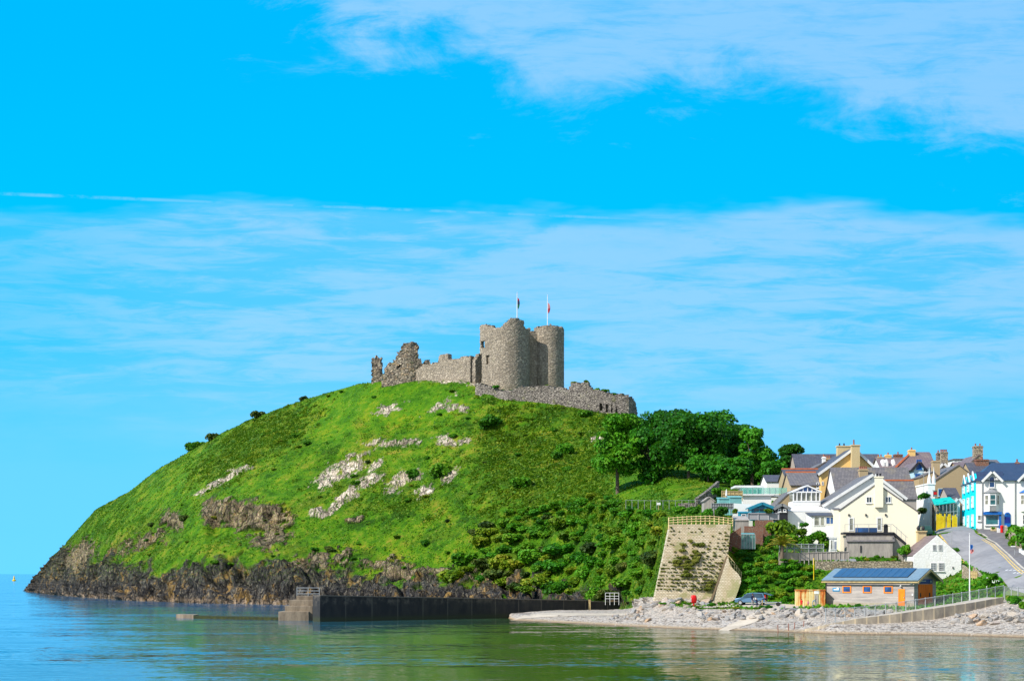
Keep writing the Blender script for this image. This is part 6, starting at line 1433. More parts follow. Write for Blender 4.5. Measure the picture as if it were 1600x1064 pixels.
# ------------------------------------------------------------------ boulders
m_bld, gg, bs = newmat('beach_boulder'); oc = gg.n('ShaderNodeTexCoord').outputs['Object']; rn_ = gg.n('ShaderNodeObjectInfo').outputs['Random']
cc = gg.ramp(rn_, [(0.0,(0.27,0.265,0.26)),(0.3,(0.42,0.38,0.34)),(0.5,(0.19,0.185,0.185)),(0.68,(0.50,0.42,0.33)),(0.82,(0.35,0.32,0.30)),(0.95,(0.50,0.32,0.18))])
n_ = gg.noise(oc, 2.5, 6, 0.7); cc = gg.mix(gg.ss(n_, 0.35, 0.65, 0, 0.6), cc, gg.mix(0.5, cc, (0.10,0.10,0.11)))
cc = gg.mix(gg.ss(gg.noise(gg.rot(oc, (0.5, 0.3, 0), (1, 1, 5)), 1.2, 3), 0.55, 0.62, 0, 0.5), cc, (0.72,0.68,0.62))
gg.set(bs.inputs['Base Color'], cc); bs.inputs['Roughness'].default_value = 0.9; gg.set(bs.inputs['Normal'], gg.bump(n_, 0.15))
def rock_mesh(seed, sub=3):
    bm = bmesh.new(); bmesh.ops.create_icosphere(bm, subdivisions=sub, radius=1.0); r = random.Random(seed)
    for _ in range(9):
        n = Vector((r.gauss(0,1), r.gauss(0,1), r.gauss(0,1))).normalized(); d = r.uniform(0.45, 0.8)
        for v in bm.verts:
            t = v.co.dot(n)-d
            if t > 0: v.co -= n*t*0.95
    C3 = np.array([v.co[:] for v in bm.verts]); dn = fbm(C3*1.8+seed*7, 3)
    for v, q in zip(bm.verts, dn): v.co *= 1+0.09*q
    me = bpy.data.meshes.new('boulder'); bm.to_mesh(me); bm.free(); me.materials.append(m_bld); return me
RK = [rock_mesh(i+3) for i in range(9)]
rr = random.Random(5)
def in_poly(x_, y_, poly):
    c_ = False; j = len(poly)-1
    for i in range(len(poly)):
        if (poly[i][1] > y_) != (poly[j][1] > y_) and x_ < (poly[j][0]-poly[i][0])*(y_-poly[i][1])/(poly[j][1]-poly[i][1])+poly[i][0]: c_ = not c_
        j = i
    return c_
nb_ = 0
def whereabouts(px, py, xs, ys):                     # words for a spot from nearby landmarks
    a = [t for lim, t in xs if px < lim][0]; b = [t for lim, t in ys if py < lim][0]
    return (b+' '+a).strip()
def pix(p): return 800+F*p.x/p.y, HY-F*(p.z-CH)/p.y
def boulders(poly, n, smin, smax, label, group, mn=0.6):
    global nb_
    xs_ = [p[0] for p in poly]; ds = [p[1] for p in poly]; placed = []; tries = 0
    while len(placed) < n and tries < n*60:
        tries += 1; px, D = rr.uniform(min(xs_), max(xs_)), rr.uniform(min(ds), max(ds))
        if not in_poly(px, D, poly): continue
        s_ = smin+(smax-smin)*rr.random()**1.8; p = gp(px, D)
        if any((p-q).length < (s_+t)*mn for q, t in placed): continue
        placed.append((p, s_)); o = bpy.data.objects.new('boulder', RK[rr.randrange(9)]); COL.objects.link(o)
        o.location = p+Vector((0, 0, s_*0.15)); o.scale = (s_*rr.uniform(.8,1.35), s_*rr.uniform(.8,1.2), s_*rr.uniform(.55,.95)); o.rotation_euler = (rr.uniform(-.4,.4), rr.uniform(-.4,.4), rr.uniform(0,6.3))
        q_ = pix(p); tone = 'big ' if s_ > smin+0.45*(smax-smin) else ('middling ' if s_ > smin+0.18*(smax-smin) else 'small ')
        side = whereabouts(q_[0], q_[1], [(min(xs_)+(max(xs_)-min(xs_))*0.34, 'left part'), (min(xs_)+(max(xs_)-min(xs_))*0.67, 'middle part'), (9999, 'right part')], [(9999, '')])
        tag(o, tone+label+', '+side, 'boulder', group); nb_ += 1
Gb = 'boulders along the beach'
boulders([(985,236),(1118,224),(1118,219),(1085,216),(990,226)], 52, 0.45, 1.0, 'grey boulder in the heap at the foot of the retaining wall', Gb)
boulders([(940,222),(1000,214),(1085,209),(1092,216),(1000,226),(985,230)], 60, 0.25, 0.6, 'grey boulder in the heap left of the lifebuoy', Gb)
boulders([(1082,205),(1190,200.5),(1232,204),(1225,207),(1180,206.5),(1090,209.5)], 46, 0.3, 0.68, 'mossy tan boulder in the bank in front of the track', Gb)
boulders([(1212,200),(1250,198),(1345,194),(1345,199),(1290,203),(1235,205)], 62, 0.3, 0.8, 'grey boulder in the bank below the boathouse', Gb)
boulders([(1345,192),(1398,193),(1390,199),(1345,201)], 16, 0.35, 0.8, 'grey boulder behind the mesh railing at the ramp foot', Gb)
boulders([(1480,186.5),(1530,184),(1620,180.5),(1620,187),(1560,189.5),(1500,190.5)], 52, 0.3, 0.8, 'pale boulder below the ramp at the right edge', Gb)
# small stones: one mass nobody could count
def scatter_pts(n, pxr, tr, seed, cond=None):
    r_ = np.random.default_rng(seed); ci = (r_.random(n)*(np.searchsorted(PXS, pxr[1])-np.searchsorted(PXS, pxr[0])-1)+np.searchsorted(PXS, pxr[0]))
    i0 = np.searchsorted(tpar, tr[0]); i1 = np.searchsorted(tpar, tr[1])-1
    ri = r_.random(n)*(i1-i0)+i0
    a = ri.astype(int); b = ci.astype(int); fa = (ri-a)[:, None]; fb = (ci-b)[:, None]
    a = np.clip(a, 0, NR-2); b = np.clip(b, 0, NC-2)
    p = (Pd[a, b]*(1-fa)*(1-fb)+Pd[a+1, b]*fa*(1-fb)+Pd[a, b+1]*(1-fa)*fb+Pd[a+1, b+1]*fa*fb)
    return p, a, b
def cell_area():
    d1 = np.linalg.norm(Pd[1:, :-1]-Pd[:-1, :-1], axis=-1); d2 = np.linalg.norm(Pd[:-1, 1:]-Pd[:-1, :-1], axis=-1); return d1*d2
AREA = cell_area()
def scatter_area(n, mask, seed):                     # uniform over surface area, weighted by mask (NR-1,NC-1)
    w_ = (AREA*mask).ravel(); w_ = w_/w_.sum(); r_ = np.random.default_rng(seed)
    k_ = r_.choice(len(w_), n, p=w_); a, b = np.unravel_index(k_, AREA.shape); fa = r_.random(n)[:, None]; fb = r_.random(n)[:, None]
    return Pd[a, b]*(1-fa)*(1-fb)+Pd[a+1, b]*fa*(1-fb)+Pd[a, b+1]*(1-fa)*fb+Pd[a+1, b+1]*fa*fb, a, b
pxm = PXG[:-1, :-1]; ttm = tt[:-1, :-1]; PYm = PYG[:-1, :-1]; ZM = Pd[:-1, :-1, 2]; YM = Pd[:-1, :-1, 1]
mk = ((BEACH[:-1, :-1] > 0.5) & (ZM > 0.05) & (YM < 236)).astype(float)*(0.25+sstep(ZM, 0.9, 1.6))
pt, _, _ = scatter_area(15000, mk, 3)
r_ = np.random.default_rng(4); nst = len(pt); sz = r_.uniform(0.04, 0.10, nst)+0.10*(r_.random(nst) > 0.9)*r_.random(nst)
octa = np.array([(1,0,0),(0,1,0),(-1,0,0),(0,-1,0),(0,0,0.7),(0,0,-0.7)]); of = np.array([(0,1,4),(1,2,4),(2,3,4),(3,0,4),(1,0,5),(2,1,5),(3,2,5),(0,3,5)])
an = r_.random(nst)*6.28; ca, sa_ = np.cos(an), np.sin(an); sxy = r_.uniform(0.7, 1.5, (nst, 2))
V = octa[None]*np.stack([sz*sxy[:, 0], sz*sxy[:, 1], sz], -1)[:, None]
V = np.stack([V[..., 0]*ca[:, None]-V[..., 1]*sa_[:, None], V[..., 0]*sa_[:, None]+V[..., 1]*ca[:, None], V[..., 2]], -1)+pt[:, None]
Fs = (of[None]+(np.arange(nst)*6)[:, None, None]).reshape(-1, 3)
m_peb, gg, bs = newmat('shingle'); gi = gg.n('ShaderNodeNewGeometry').outputs['Random Per Island']
gg.set(bs.inputs['Base Color'], gg.ramp(gi, [(0,(0.22,0.20,0.185)),(0.3,(0.42,0.37,0.32)),(0.6,(0.54,0.47,0.40)),(0.85,(0.30,0.26,0.23)),(1,(0.62,0.57,0.50))])); bs.inputs['Roughness'].default_value = 0.9
tag(link('shingle', fast_mesh('shingle', V.reshape(-1, 3), Fs), m_peb), 'grey and buff shingle covering the beach', 'shingle', kind='stuff')

# ------------------------------------------------------------------ leaves
def leaf_quads(C3, size, seed, nrm=None, up=0.3):
    """a small bent leaf-spray quad at every point"""
    r_ = np.random.default_rng(seed); n = len(C3); a = r_.normal(size=(n, 3)); 
    if nrm is not None: a = a*0.75+nrm*1.1
    a[:, 2] += up; a /= np.linalg.norm(a, axis=1, keepdims=True)
    b = r_.normal(size=(n, 3)); b -= a*(a*b).sum(1, keepdims=True); b /= np.linalg.norm(b, axis=1, keepdims=True); c_ = np.cross(a, b)
    s_ = (np.asarray(size)*r_.uniform(0.6, 1.3, n))[:, None]
    V = np.stack([C3-b*s_-c_*s_*0.3, C3-c_*s_*0.75+a*s_*0.15, C3+b*s_-c_*s_*0.1, C3+c_*s_*0.75+a*s_*0.1], 1).reshape(-1, 3)
    return V, np.arange(n*4).reshape(-1, 4)
L_tree = leafmat('tree_leaves', [(0.008,0.06,0.002),(0.018,0.13,0.003),(0.04,0.22,0.004),(0.08,0.30,0.008)], 0.25, 0.30)
L_bush = leafmat('bush_leaves', [(0.014,0.085,0.002),(0.04,0.18,0.002),(0.085,0.26,0.003),(0.17,0.32,0.01)], 0.5, 0.32)
L_dark = leafmat('gorse_leaves', [(0.012,0.035,0.004),(0.03,0.07,0.006),(0.07,0.11,0.01),(0.14,0.15,0.02)], 0.6, 0.12)
L_olive = leafmat('bracken_fronds', [(0.035,0.10,0.002),(0.09,0.19,0.003),(0.18,0.27,0.004),(0.32,0.31,0.02)], 0.35, 0.25)
L_bright = leafmat('bright_leaves', [(0.01,0.09,0.002),(0.03,0.18,0.002),(0.07,0.27,0.003),(0.14,0.33,0.01)], 0.6, 0.25)
L_tuft = leafmat('wall_tufts', [(0.07,0.10,0.01),(0.15,0.18,0.02),(0.26,0.27,0.04),(0.36,0.32,0.08)], 1.0, 0.35)
L_grass = leafmat('grass_tufts', [(0.015,0.08,0.002),(0.04,0.16,0.002),(0.10,0.22,0.004),(0.22,0.26,0.02)], 0.5, 0.25)
m_bark = mat('bark', (0.20,0.15,0.11), (0.10,0.075,0.055), 0.9, 2, 0.1, streak=True)
def crown_points(lobes, n, seed):
    r_ = np.random.default_rng(seed); w_ = np.array([l[3]*l[4] for l in lobes]); w_ = w_/w_.sum(); k_ = r_.choice(len(lobes), n, p=w_)
    Lb = np.array(lobes)[k_]; d = r_.normal(size=(n, 3)); d /= np.linalg.norm(d, axis=1, keepdims=True)
    d[:, 2] = np.where(r_.random(n) < 0.6, np.abs(d[:, 2]), d[:, 2])
    rad_ = (0.72+0.32*r_.random(n)**0.7)[:, None]*(1+0.18*fbm(d*2.5+k_[:, None]*3.1, 2))[:, None]
    return Lb[:, :3]+d*np.stack([Lb[:, 3], Lb[:, 3], Lb[:, 4]], 1)*rad_, d
def tree(px, D, w_px, top_py, label, seed, n=6500, trunk_h=0.28, leaf=None, group='trees on the castle slope', base=None, lean=0.0, ls=0.34, low=0.2, name='tree'):
    b = base if base is not None else gp(px, D); h = zc(D, top_py)-b.z; rw_ = w_px/2*D/F; r_ = random.Random(seed)
    root = empty(name, b, 0, label, 'tree', group)
    lobes = []
    for i in range(32):
        t = r_.random(); zz_ = low+(1-low)*t; rr_ = rw_*math.sqrt(max(0.05, 1-((zz_-0.52)/0.56)**2))
        a = r_.random()*6.28; q = math.sqrt(r_.random())*0.78
        s_ = rw_*r_.uniform(0.24, 0.42); lobes.append((rr_*q*math.cos(a)+lean*zz_*h, rr_*q*math.sin(a)*0.9, min(zz_*h, h-s_*0.75), s_, s_*0.78))
    C3, d = crown_points(lobes, n, seed); V, Fq_ = leaf_quads(C3, ls, seed+1, d)
    o = link('crown', fast_mesh('crown', V, Fq_), leaf or L_tree, root)
    tr = MB(); r0 = 0.022*h+0.05; top = Vector((lean*h*0.5, 0, h*0.62)); mid = Vector((lean*h*0.2+r_.uniform(-.3,.3), 0, h*trunk_h))
    tr.tube((0,0,-0.8), mid, r0, r0*0.75, 10).tube(mid, top, r0*0.75, r0*0.3, 8)
    for i in range(7):
        l = lobes[r_.randrange(len(lobes))]; s0 = mid.lerp(top, r_.uniform(0, 0.7)); tr.tube(s0, Vector(l[:3])*0.92, r0*0.38, r0*0.12, 6)
    tr.build('trunk', m_bark, root); return root
TG = [ # px, D, width, top row
 (965,322,92,648,'light green young tree at the left end of the wood with a thin bare trunk', 9500, 0.40),
 (1042,345,106,641,'broad tree with the highest crown at the left of the wood', 7500, 0.2),
 (1015,322,84,672,'dark low tree in front of the highest one', 5000, 0.2),
 (1076,318,122,648,'biggest tree in front with a leaning pale trunk on the grass', 11000, 0.30),
 (1120,338,104,644,'tall round topped tree on the skyline in the middle of the wood', 8000, 0.25),
 (1152,325,84,664,'dark tree sloping down at the right of the wood', 6000, 0.25),
 (1176,312,54,670,'narrow ragged tree at the right end of the wood', 4500, 0.35),
 (1106,312,64,712,'shaded low tree under the middle of the wood', 4000, 0.3),
 (1145,305,70,716,'shaded tree over the dry stone wall', 4000, 0.3),
 (1196,318,56,708,'brownish tree between the wood and the white cottage', 4500, 0.2),
 (1232,325,56,696,'round dark tree standing alone behind the slate roofs', 5500, 0.2),
 (1206,303,50,722,'dark bushy tree beside the white cottage roof', 4000, 0.2)]
for i, (px, D, w_, ty, lab, n_, th_) in enumerate(TG):
    tree(px, D, w_, ty, lab, 40+i, n_, th_, leaf=L_bright if i == 0 else None, low=0.30 if th_ > 0.29 else 0.08, lean=0.04 if i == 3 else 0)

# ------------------------------------------------------------------ shrubs
def shrub_mesh(seed, n=1100, ls=0.16):
    r_ = random.Random(seed); lobes = [(r_.uniform(-.55,.55), r_.uniform(-.5,.5), r_.uniform(.15,.62), r_.uniform(.32,.52), r_.uniform(.28,.42)) for _ in range(9)]
    C3, d = crown_points(lobes, n, seed); V, Fq_ = leaf_quads(C3, ls, seed+9, d); V[:, 2] = np.maximum(V[:, 2], -0.35)
    return fast_mesh('foliage', V, Fq_)
SH = {}
for nm, mm in (('bush', L_bush), ('dark', L_dark), ('olive', L_olive), ('bright', L_bright), ('tuft', L_tuft)):
    SH[nm] = []
    for i in range(4):
        me = shrub_mesh(100+i*7+len(nm), 1300, 0.13); me.materials.append(mm); SH[nm].append(me)
rs = random.Random(9)
def shrub(px, D, r_m, kind='bush', label='green bush', group=None, hs=0.9, at_=None, name='bush'):
    p = at_ if at_ is not None else gp(px, D)
    o = bpy.data.objects.new(name, SH[kind][rs.randrange(4)]); COL.objects.link(o); o.location = p+Vector((0,0,-0.1*r_m)); o.scale = (r_m*rs.uniform(.9,1.15), r_m, r_m*hs*rs.uniform(.85,1.1)); o.rotation_euler = (0,0,rs.uniform(0,6.3))
    return tag(o, label, 'bush', group)
def shrub_at(px, py, r_px, kind, label, group=None, hs=0.9, name='bush'):
    h = pick(px, py)
    if h is None: return
    return shrub(0, 0, r_px*h.y/F, kind, label, group, hs, at_=h, name=name)
for px, D, r_, kd, lab in ((403,472,14,'dark','dark round bush highest on the left skyline'),(475,462,10,'dark','small dark bush on the skyline between the left ones and the ruins'),(333,481,11,'dark','dark bush midway on the left skyline'),(300,487,15,'bush','low green bush lowest on the left skyline'),(312,486,11,'bush','second low green bush lowest on the left skyline')):
    shrub(px, D, r_*D/F, kd, lab, 'bushes on the left skyline', 0.9)
for px, py, r_, kd, lab in ((815,760,20,'bush','tall fresh green bush alone on the bracken slope'),(765,665,21,'bush','wide green bush below the outer castle wall'),(882,708,16,'bright','pair of green bushes halfway up below the young tree'),(870,716,12,'bush','left bush of the pair below the young tree'),(886,735,9,'bush','small bush below the pair on the bracken slope'),
    (480,695,9,'bush','small dark bush above the pale rocks'),(760,825,15,'dark','purple grey thicket on the lower slope'),(738,835,11,'dark','small dark thicket left of the lower slope scrub'),(645,745,13,'bush','bush growing between the pale rocks'),(555,757,9,'bush','little bush in the pale rock patch'),(288,812,10,'dark','dark bush in the hollow right of the small crag'),
    (512,860,8,'dark','dark bush on the lower left slope'),(665,850,9,'bush','small bush at the foot of the open grass'),(690,740,18,'bush','spreading bush right of the pale rocks'),(915,650,12,'bush','bush under the far end of the outer wall')):
    shrub_at(px, py, r_, kd, lab, None, 1.0)
# scrub on the lower slope: countable bushes
regions = [((745,905),(815,905),40,'bush','low bush in the dense scrub above the harbour wall'),]
sc_ = random.Random(21); cnt = 0
poly_s = [(705,905),(745,850),(800,800),(860,790),(940,775),(1000,795),(1042,805),(1030,860),(1012,925),(960,935),(900,930),(820,925),(730,905)]
pl_ = []
for _ in range(6000):
    if cnt >= 135: break
    px, py = sc_.uniform(700, 1045), sc_.uniform(775, 935)
    if not in_poly(px, py, poly_s): continue
    rp_ = sc_.uniform(11, 28)*(0.7 if py < 815 else 1)
    if any(math.hypot(px-a, (py-b)*1.3) < (rp_+c_)*0.40 for a, b, c_ in pl_): continue
    pl_.append((px, py, rp_)); cnt += 1
    kd = sc_.choices(['bush','dark','olive','bright'], [6,0.7,3,3.2])[0]
    lab = {'bush':'mid green bush in the scrub between harbour wall and footpath','dark':'dark purplish bush in the scrub between harbour wall and footpath','olive':'olive brown bush in the scrub between harbour wall and footpath','bright':'bright green bush in the scrub between harbour wall and footpath'}[kd]
    lab = ('large ' if rp_ > 19 else 'small ' if rp_ < 14 else '')+{'bush':'mid green bush','dark':'dark bush','olive':'olive bush','bright':'bright bush'}[kd]+' in the scrub, '+whereabouts(px, py,
        [(800,'nearest the open grass'),(870,'below the bracken slope'),(940,'mid slope'),(995,'below the young tree'),(9999,'beside the retaining wall')], [(820,'high up,'),(860,'halfway down,'),(895,'low down,'),(9999,'just above the rocks,')])
    shrub_at(px, py, rp_, kd, lab, 'scrub on the lower slope', 0.75)
# bank between retaining wall and boathouse, village hedges
for poly, n_, rng_, kinds, lab, grp in (
    ([(1150,925),(1142,850),(1165,850),(1200,865),(1240,875),(1275,885),(1280,915),(1240,940),(1200,940)], 56, (7,14), [2.5,0,4,6], 'bush on the bank left of the boathouse', 'bushes on the bank'),
    ([(1470,919),(1500,917),(1560,912),(1566,922),(1520,937),(1462,940)], 30, (6,9), [5,0,3,3], 'bush in the hedge below the cottage', 'hedge bushes below the cottage'),
    ([(1328,868),(1425,872),(1425,884),(1360,884),(1330,876)], 16, (5,9), [4,1,2,2], 'garden bush on top of the rubble wall', 'garden bushes behind the boathouse')):
    pl_ = []; c_n = 0
    for _ in range(4000):
        if c_n >= n_: break
        px, py = sc_.uniform(min(q[0] for q in poly), max(q[0] for q in poly)), sc_.uniform(min(q[1] for q in poly), max(q[1] for q in poly))
        if not in_poly(px, py, poly): continue
        rp_ = sc_.uniform(*rng_)
        if any(math.hypot(px-a, (py-b)*1.4) < (rp_+c_)*0.5 for a, b, c_ in pl_): continue
        pl_.append((px, py, rp_)); c_n += 1; kd = sc_.choices(['bush','dark','olive','bright'], kinds)[0]
        x0_, x1_ = min(q[0] for q in poly), max(q[0] for q in poly); y0_, y1_ = min(q[1] for q in poly), max(q[1] for q in poly)
        shrub_at(px, py, rp_, kd, ('large ' if rp_ > sum(rng_)/2+1.5 else 'small ' if rp_ < sum(rng_)/2-1.5 else '')+{'bush':'mid green ','dark':'dark ','olive':'olive brown ','bright':'bright green '}[kd]+lab+', '+whereabouts(px, py, [(x0_*.66+x1_*.34,'left part'),(x0_*.33+x1_*.67,'middle part'),(9999,'right part')], [(y0_*.6+y1_*.4,'upper'),(9999,'lower')]), grp, 0.85)
def shrubP(px, py, D, r_px, kd, lab, hs=1.0, grp=None): shrub(0, 0, r_px*D/F, kd, lab, grp, hs, at_=P(px, py, D))
shrubP(1220, 838, 239, 26, 'olive', 'large rounded olive bush behind the palm', 1.25)
shrubP(1238, 848, 236, 16, 'bush', 'green bush low behind the palm', 1.0); shrubP(1204, 850, 236, 14, 'bush', 'green bush left of the palm', 1.0)
for q in ((1262,850,17,'bush','big glossy bush right of the palm'),(1280,842,15,'bush','upper bush between garden room and cream house'),(1290,855,14,'bush','bush against the side of the cream house'),(1256,822,8,'bright','small round bright bush against the white outbuilding'),(1250,836,12,'olive','reddish bush left of the garden room'),(1270,860,12,'bright','low bush behind the mesh fence'),(1240,865,8,'olive','low bush under the palm')):
    shrubP(q[0], q[1], 233, q[2], q[3], q[4])
for px, py, D, r_, kd, lab in ((1105,805,240,12,'bright','bush above the timber fence, left of the grey shed'),(1128,803,238,13,'bush','bush above the timber fence beside the terrace shed'),(1085,800,244,12,'bush','bush above the left part of the timber fence'),(1062,800,246,12,'bright','bright bush above the left end of the timber fence'),(1150,800,247,7,'olive','small bush before the white garden wall'),(1122,772,266,11,'bush','green bush left of the parasol'),(1150,762,272,14,'bush','bush below the flat white roof'),
    (1200,800,243,8,'olive','flowering bush before the summerhouse'),(1443,778,262,10,'bright','round clipped tree beside the tall lamp post'),(1440,800,262,10,'dark','dark bush at the street corner'),(1412,862,231,12,'bright','bush at the foot of the outside stairs'),(1492,862,238,8,'bright','small bush on the roof line behind the cottage'),
    (1552,905,203,12,'bush','dark clipped bush by the lattice barrier'),(1540,912,203,10,'bush','low clipped bush left of the lattice barrier'),(1585,940,192,11,'bright','round bright bush in front of the ramp end'),(1602,950,188,12,'bush','bush at the right edge below the railing'),(1338,948,203,7,'bright','small bush against the long wall of the boathouse'),(1552,826,248,3.4,'bright','flowers in the tan planter')):
    shrubP(px, py, D, r_, kd, lab)
for px, D, r_, lb_ in ((1590,232,1.6,'dark lower hedge bush nearest the buff wall'),(1600,228,2.0,'bright hedge bush behind the white wall end'),(1612,222,2.2,'hedge bush cut by the right edge, low'),(1586,240,1.5,'small hedge bush beside the red post box'),(1600,236,2.0,'bright upper hedge bush at the right edge'),(1620,230,2.4,'hedge bush furthest right above the buff wall')):
    shrub(0, 0, r_, 'bush' if px != 1600 else 'bright', lb_, 'hedge at the right edge', 1.0, at_=P(px, 852 if D < 234 else 838, D))

# tufts on the retaining wall
nt_ = 0
for row in range(19):
    for cl__ in range(20):
        if nt_ >= 290: break
        t_ = 0.14+row*0.045+rs.uniform(-.006,.006); u_ = (cl__+0.5+rs.uniform(-.25,.25))/20
        patch_ = math.sin(u_*9+2)*math.sin(t_*8+u_*5)
        dens = 0.85 if t_ < 0.5 else 0.5+0.4*patch_
        if rs.random() > dens: continue
        p = BL.lerp(TL, t_).lerp(redge(t_), u_); p.y -= 0.12; nt_ += 1
        big_ = (abs(u_-0.22-0.12*t_) < 0.07 and 0.42 < t_ < 0.85) or (abs(u_-0.42-0.3*(t_-0.4)) < 0.07 and 0.3 < t_ < 0.9) or (abs(u_-0.85) < 0.06 and 0.14 < t_ < 0.25)
        sz_ = rs.uniform(0.42, 0.75) if big_ and rs.random() < 0.75 else rs.uniform(0.15, 0.30)
        q_ = 'row %s of the retaining wall, ' % ['one','two','three','four','five','six','seven','eight','nine','ten','eleven','twelve','thirteen','fourteen','fifteen','sixteen','seventeen','eighteen','nineteen'][row]+['left edge','far left','left part','left of centre','centre','right of centre','right part','far right','near the drain','right edge'][min(9, int(u_*10))]
        o = shrub(0, 0, sz_, 'tuft', ('broad' if sz_ > 0.3 else 'tiny' if sz_ < 0.19 else 'small')+' olive tuft in '+q_, 'tufts on the retaining wall', 0.8, at_=p, name='wall_plant'); o['category'] = 'plant'

# palm
pm = empty('palm_tree', P(1222, 862, 228), 0, 'palm with arching yellow green fronds behind the mesh fence', 'palm tree'); k = 230/F
MB().tube((0,0,-1),(0,0,0.95),0.28,0.22,12).build('trunk', m_bark, pm)
L_palm = leafmat('palm_fronds', [(0.10,0.15,0.005),(0.26,0.24,0.015),(0.50,0.36,0.05)], 1.5, 0.2)
for i in range(34):
    a = i*2.4; el = 0.25+1.2*(i/33.0)**0.9; ln_ = 2.9*rs.uniform(.85,1.1); mb = MB(); pts = []
    for j in range(9):
        t = j/8; r_ = ln_*t*math.cos(el)*(1); zz_ = ln_*(t*math.sin(el)-0.46*t*t); pts.append(Vector((r_*math.cos(a), r_*math.sin(a), zz_+0.9)))
    side_ = Vector((-math.sin(a), math.cos(a), 0))
    for j in range(8):
        mb.tube(pts[j], pts[j+1], 0.025, 0.02, 4)
        for q in (0, 0.34, 0.67):
            b0 = pts[j].lerp(pts[j+1], q); fw_ = (pts[j+1]-pts[j]).normalized()
            for s_ in (-1, 1):
                tip = b0+side_*s_*0.45*math.sin(math.pi*min(1, (j+q+0.8)/8.5))+fw_*0.3-Vector((0,0,0.10)); mb.poly([b0, b0+fw_*0.10, tip])
    mb.build('frond', L_palm, pm)

# ------------------------------------------------------------------ turf and bracken: uncountable ground cover
hm = ((ttm > 2.5) & (ttm < 8.0)).astype(float)*(1-ROCKY[:-1, :-1])*(1-PALE[:-1, :-1])*(1-BEACH[:-1, :-1])*(pxm < 1160)*(pxm > 60)
clump = sstep(N((0.45,0.45,0.45), 3, 91)[:-1, :-1], -0.25, 0.35)
pt, a, b = scatter_area(190000, hm*(0.15+clump)*(1-0.75*LUSH[:-1, :-1])*(0.3+1.5*BR[:-1, :-1]), 61)
br_ = BR[a, b]; s_ = 0.12+0.14*RNG.random(len(pt))+0.16*br_; pt[:, 2] += s_*0.35
isb = (RNG.random(len(pt)) < np.clip(br_*1.1, 0.12, 0.9))
for sel, nm, mm, lab in ((isb, 'bracken', L_olive, 'olive brown bracken covering the right and upper left of the hill'), (~isb, 'rough_grass', L_grass, 'tufty green grass and low plants over the headland')):
    V, Fq_ = leaf_quads(pt[sel], s_[sel], 5, None, 0.7); tag(link(nm, fast_mesh(nm, V, Fq_), mm), lab, 'ground cover', kind='stuff')
# village slopes
hm = ((ttm > 2.8) & (ttm < 6.4)).astype(float)*(1-BEACH[:-1, :-1])*(pxm >= 1145)*(pxm < 1620)
Q = Pd[:-1, :-1]; road_xy = road; 
keep = np.ones(hm.shape, bool)
pt, a, b = scatter_area(26000, hm, 62)
def clear(p):
    if in_poly(p[0], p[1], road) or in_poly(p[0], p[1], pave) or in_poly(p[0], p[1], path): return False
    return True
kp = np.array([clear(p) for p in pt]); pt = pt[kp]
s_ = 0.12+0.16*RNG.random(len(pt)); pt[:, 2] += s_*0.6
V, Fq_ = leaf_quads(pt, s_, 7, None, 0.7); tag(link('bank_grass', fast_mesh('bank_grass', V, Fq_), L_bright), 'long bright grass on the banks around the houses', 'ground cover', kind='stuff')

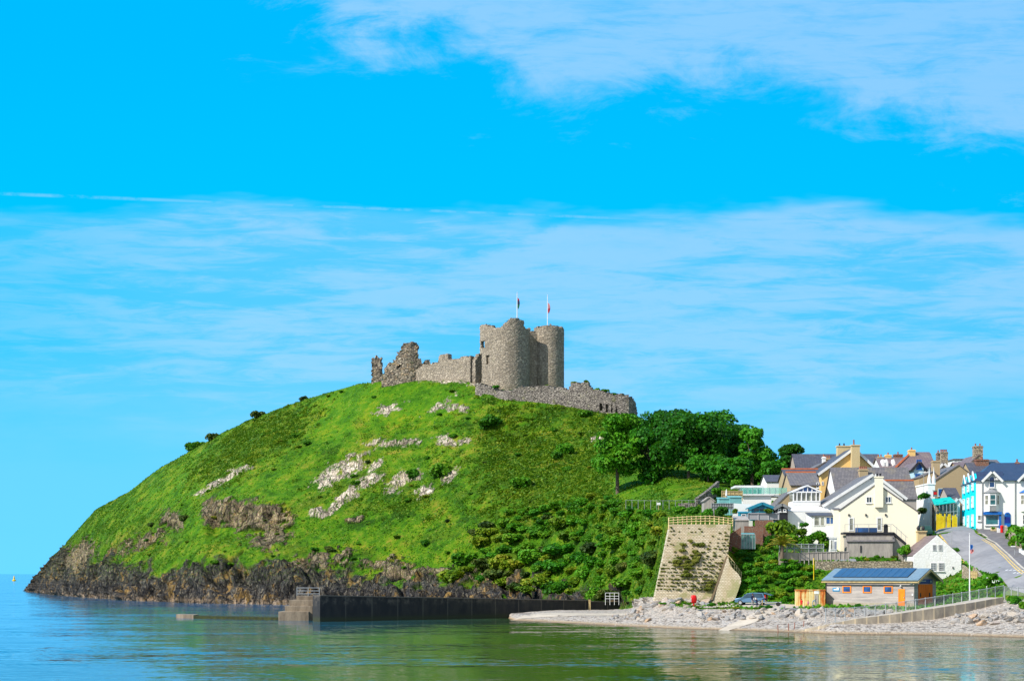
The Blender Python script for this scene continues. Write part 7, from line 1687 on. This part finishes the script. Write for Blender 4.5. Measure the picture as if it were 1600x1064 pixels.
for i, (px, py, D, r_, kd) in enumerate(((1292,948,205.5,4,'olive'),(1303,949,205,5,'bright'),(1318,949,204.5,4,'olive'),(1328,949,204,5,'olive'),(1348,950,203.5,5,'bright'),(1362,950,203,4,'olive'),(1378,951,202.5,5,'olive'),(1392,951,202,4,'bright'),(1408,950,202,5,'olive'),(1424,950,201.5,5,'bright'))):
    shrubP(px, py, D, r_, kd, 'low grass tuft at the foot of the boathouse, '+['at its left corner','under the blue sign','under the left window','left of the leafy bush','under the middle window','right of the middle window','under the right window','left of the orange door','right of the orange door','at its right corner'][i], 0.6, 'grass tufts before the boathouse')
for px, py, D, r_, kd, lab in ((1112,945,211,8,'bright','bright tuft on the mossy boulders right of the lifebuoy'),(1128,944,211,7,'bush','green tuft on the boulders, second right of the lifebuoy'),(1196,950,208,12,'bright','broad bright clump on the boulders before the parked car'),(1182,951,208,9,'olive','yellow green clump left of the broad bright one before the car'),(1150,950,208,7,'olive','mossy tuft on the boulder bank left of the car'),(1090,948,210,6,'olive','mossy tuft under the red lifebuoy housing'),(1036,943,217,6,'bright','single bright tuft among the grey boulders left of the lifebuoy'),
    (1225,876,227,9,'bush','bush under the pale concrete wall by the palm'),(1242,878,226.5,8,'bright','bright bush under the pale concrete wall by the palm')):
    shrubP(px, py, D, r_, kd, lab, 0.55)

# single gorse and bramble clumps dotted over the open hill
pl_ = []; gz = [(200,880,'lower left shoulder'),(330,740,'left slope'),(440,700,'upper left slope'),(520,650,'slope under the ruins'),(640,720,'middle of the hill'),(820,700,'bracken slope'),(900,760,'right slope'),(560,850,'lower middle slope'),(680,820,'lower slope above the harbour wall'),(400,860,'slope above the left cliff')]
for _ in range(3000):
    if len(pl_) >= 70: break
    px, py = sc_.uniform(170, 960), sc_.uniform(610, 895); h = pick(px, py)
    if h is None or h.y > 520 or (py > 790 and px > 700): continue
    if any(math.hypot(px-a, py-b) < 17 for a, b in pl_): continue
    pl_.append((px, py)); z_ = min(gz, key=lambda q: math.hypot(px-q[0], py-q[1]))[2]; r_ = sc_.uniform(3.5, 9); kd = sc_.choices(['bush','dark','olive'], [4,1.5,3])[0]
    shrub(0, 0, r_*h.y/F, kd, ('large ' if r_ > 7 else 'tiny ' if r_ < 5 else 'small ')+{'bush':'green bramble clump','dark':'dark gorse clump','olive':'olive gorse clump'}[kd]+' alone on the '+z_, 'clumps dotted over the hill', 0.7, at_=h, name='gorse_clump')

for i, (px, py, r_, kd, w_) in enumerate(((897,603,5,'olive','on the stub of the outer castle wall'),(915,602.5,5,'olive','on the raised block of the outer castle wall'),(932,613,5,'bright','just right of the raised block of the outer wall'),(945,617,5,'bush','above the slits of the outer wall'),(958,621,5,'bright','on the outer wall top near its right end'),(971,625,4.5,'olive','beside the last stub of the outer wall'),(775,600,4.5,'bright','behind the left end of the outer wall'),(800,606,4,'bush','on the outer wall in front of the big tower'),(856,604,3.5,'olive','on the outer wall in front of the right tower'))):
    D_ = float(np.interp(px, [748,800,850,900,950,987], [412,405,402,399,396,398]))-0.8
    q_ = P(px, py, D_); q_.z = pr5(px)-0.45
    shrub(0, 0, r_*1.25*D_/F, kd, 'grassy clump growing '+w_, 'clumps on the outer castle wall', 0.75, at_=q_, name='grass_clump')
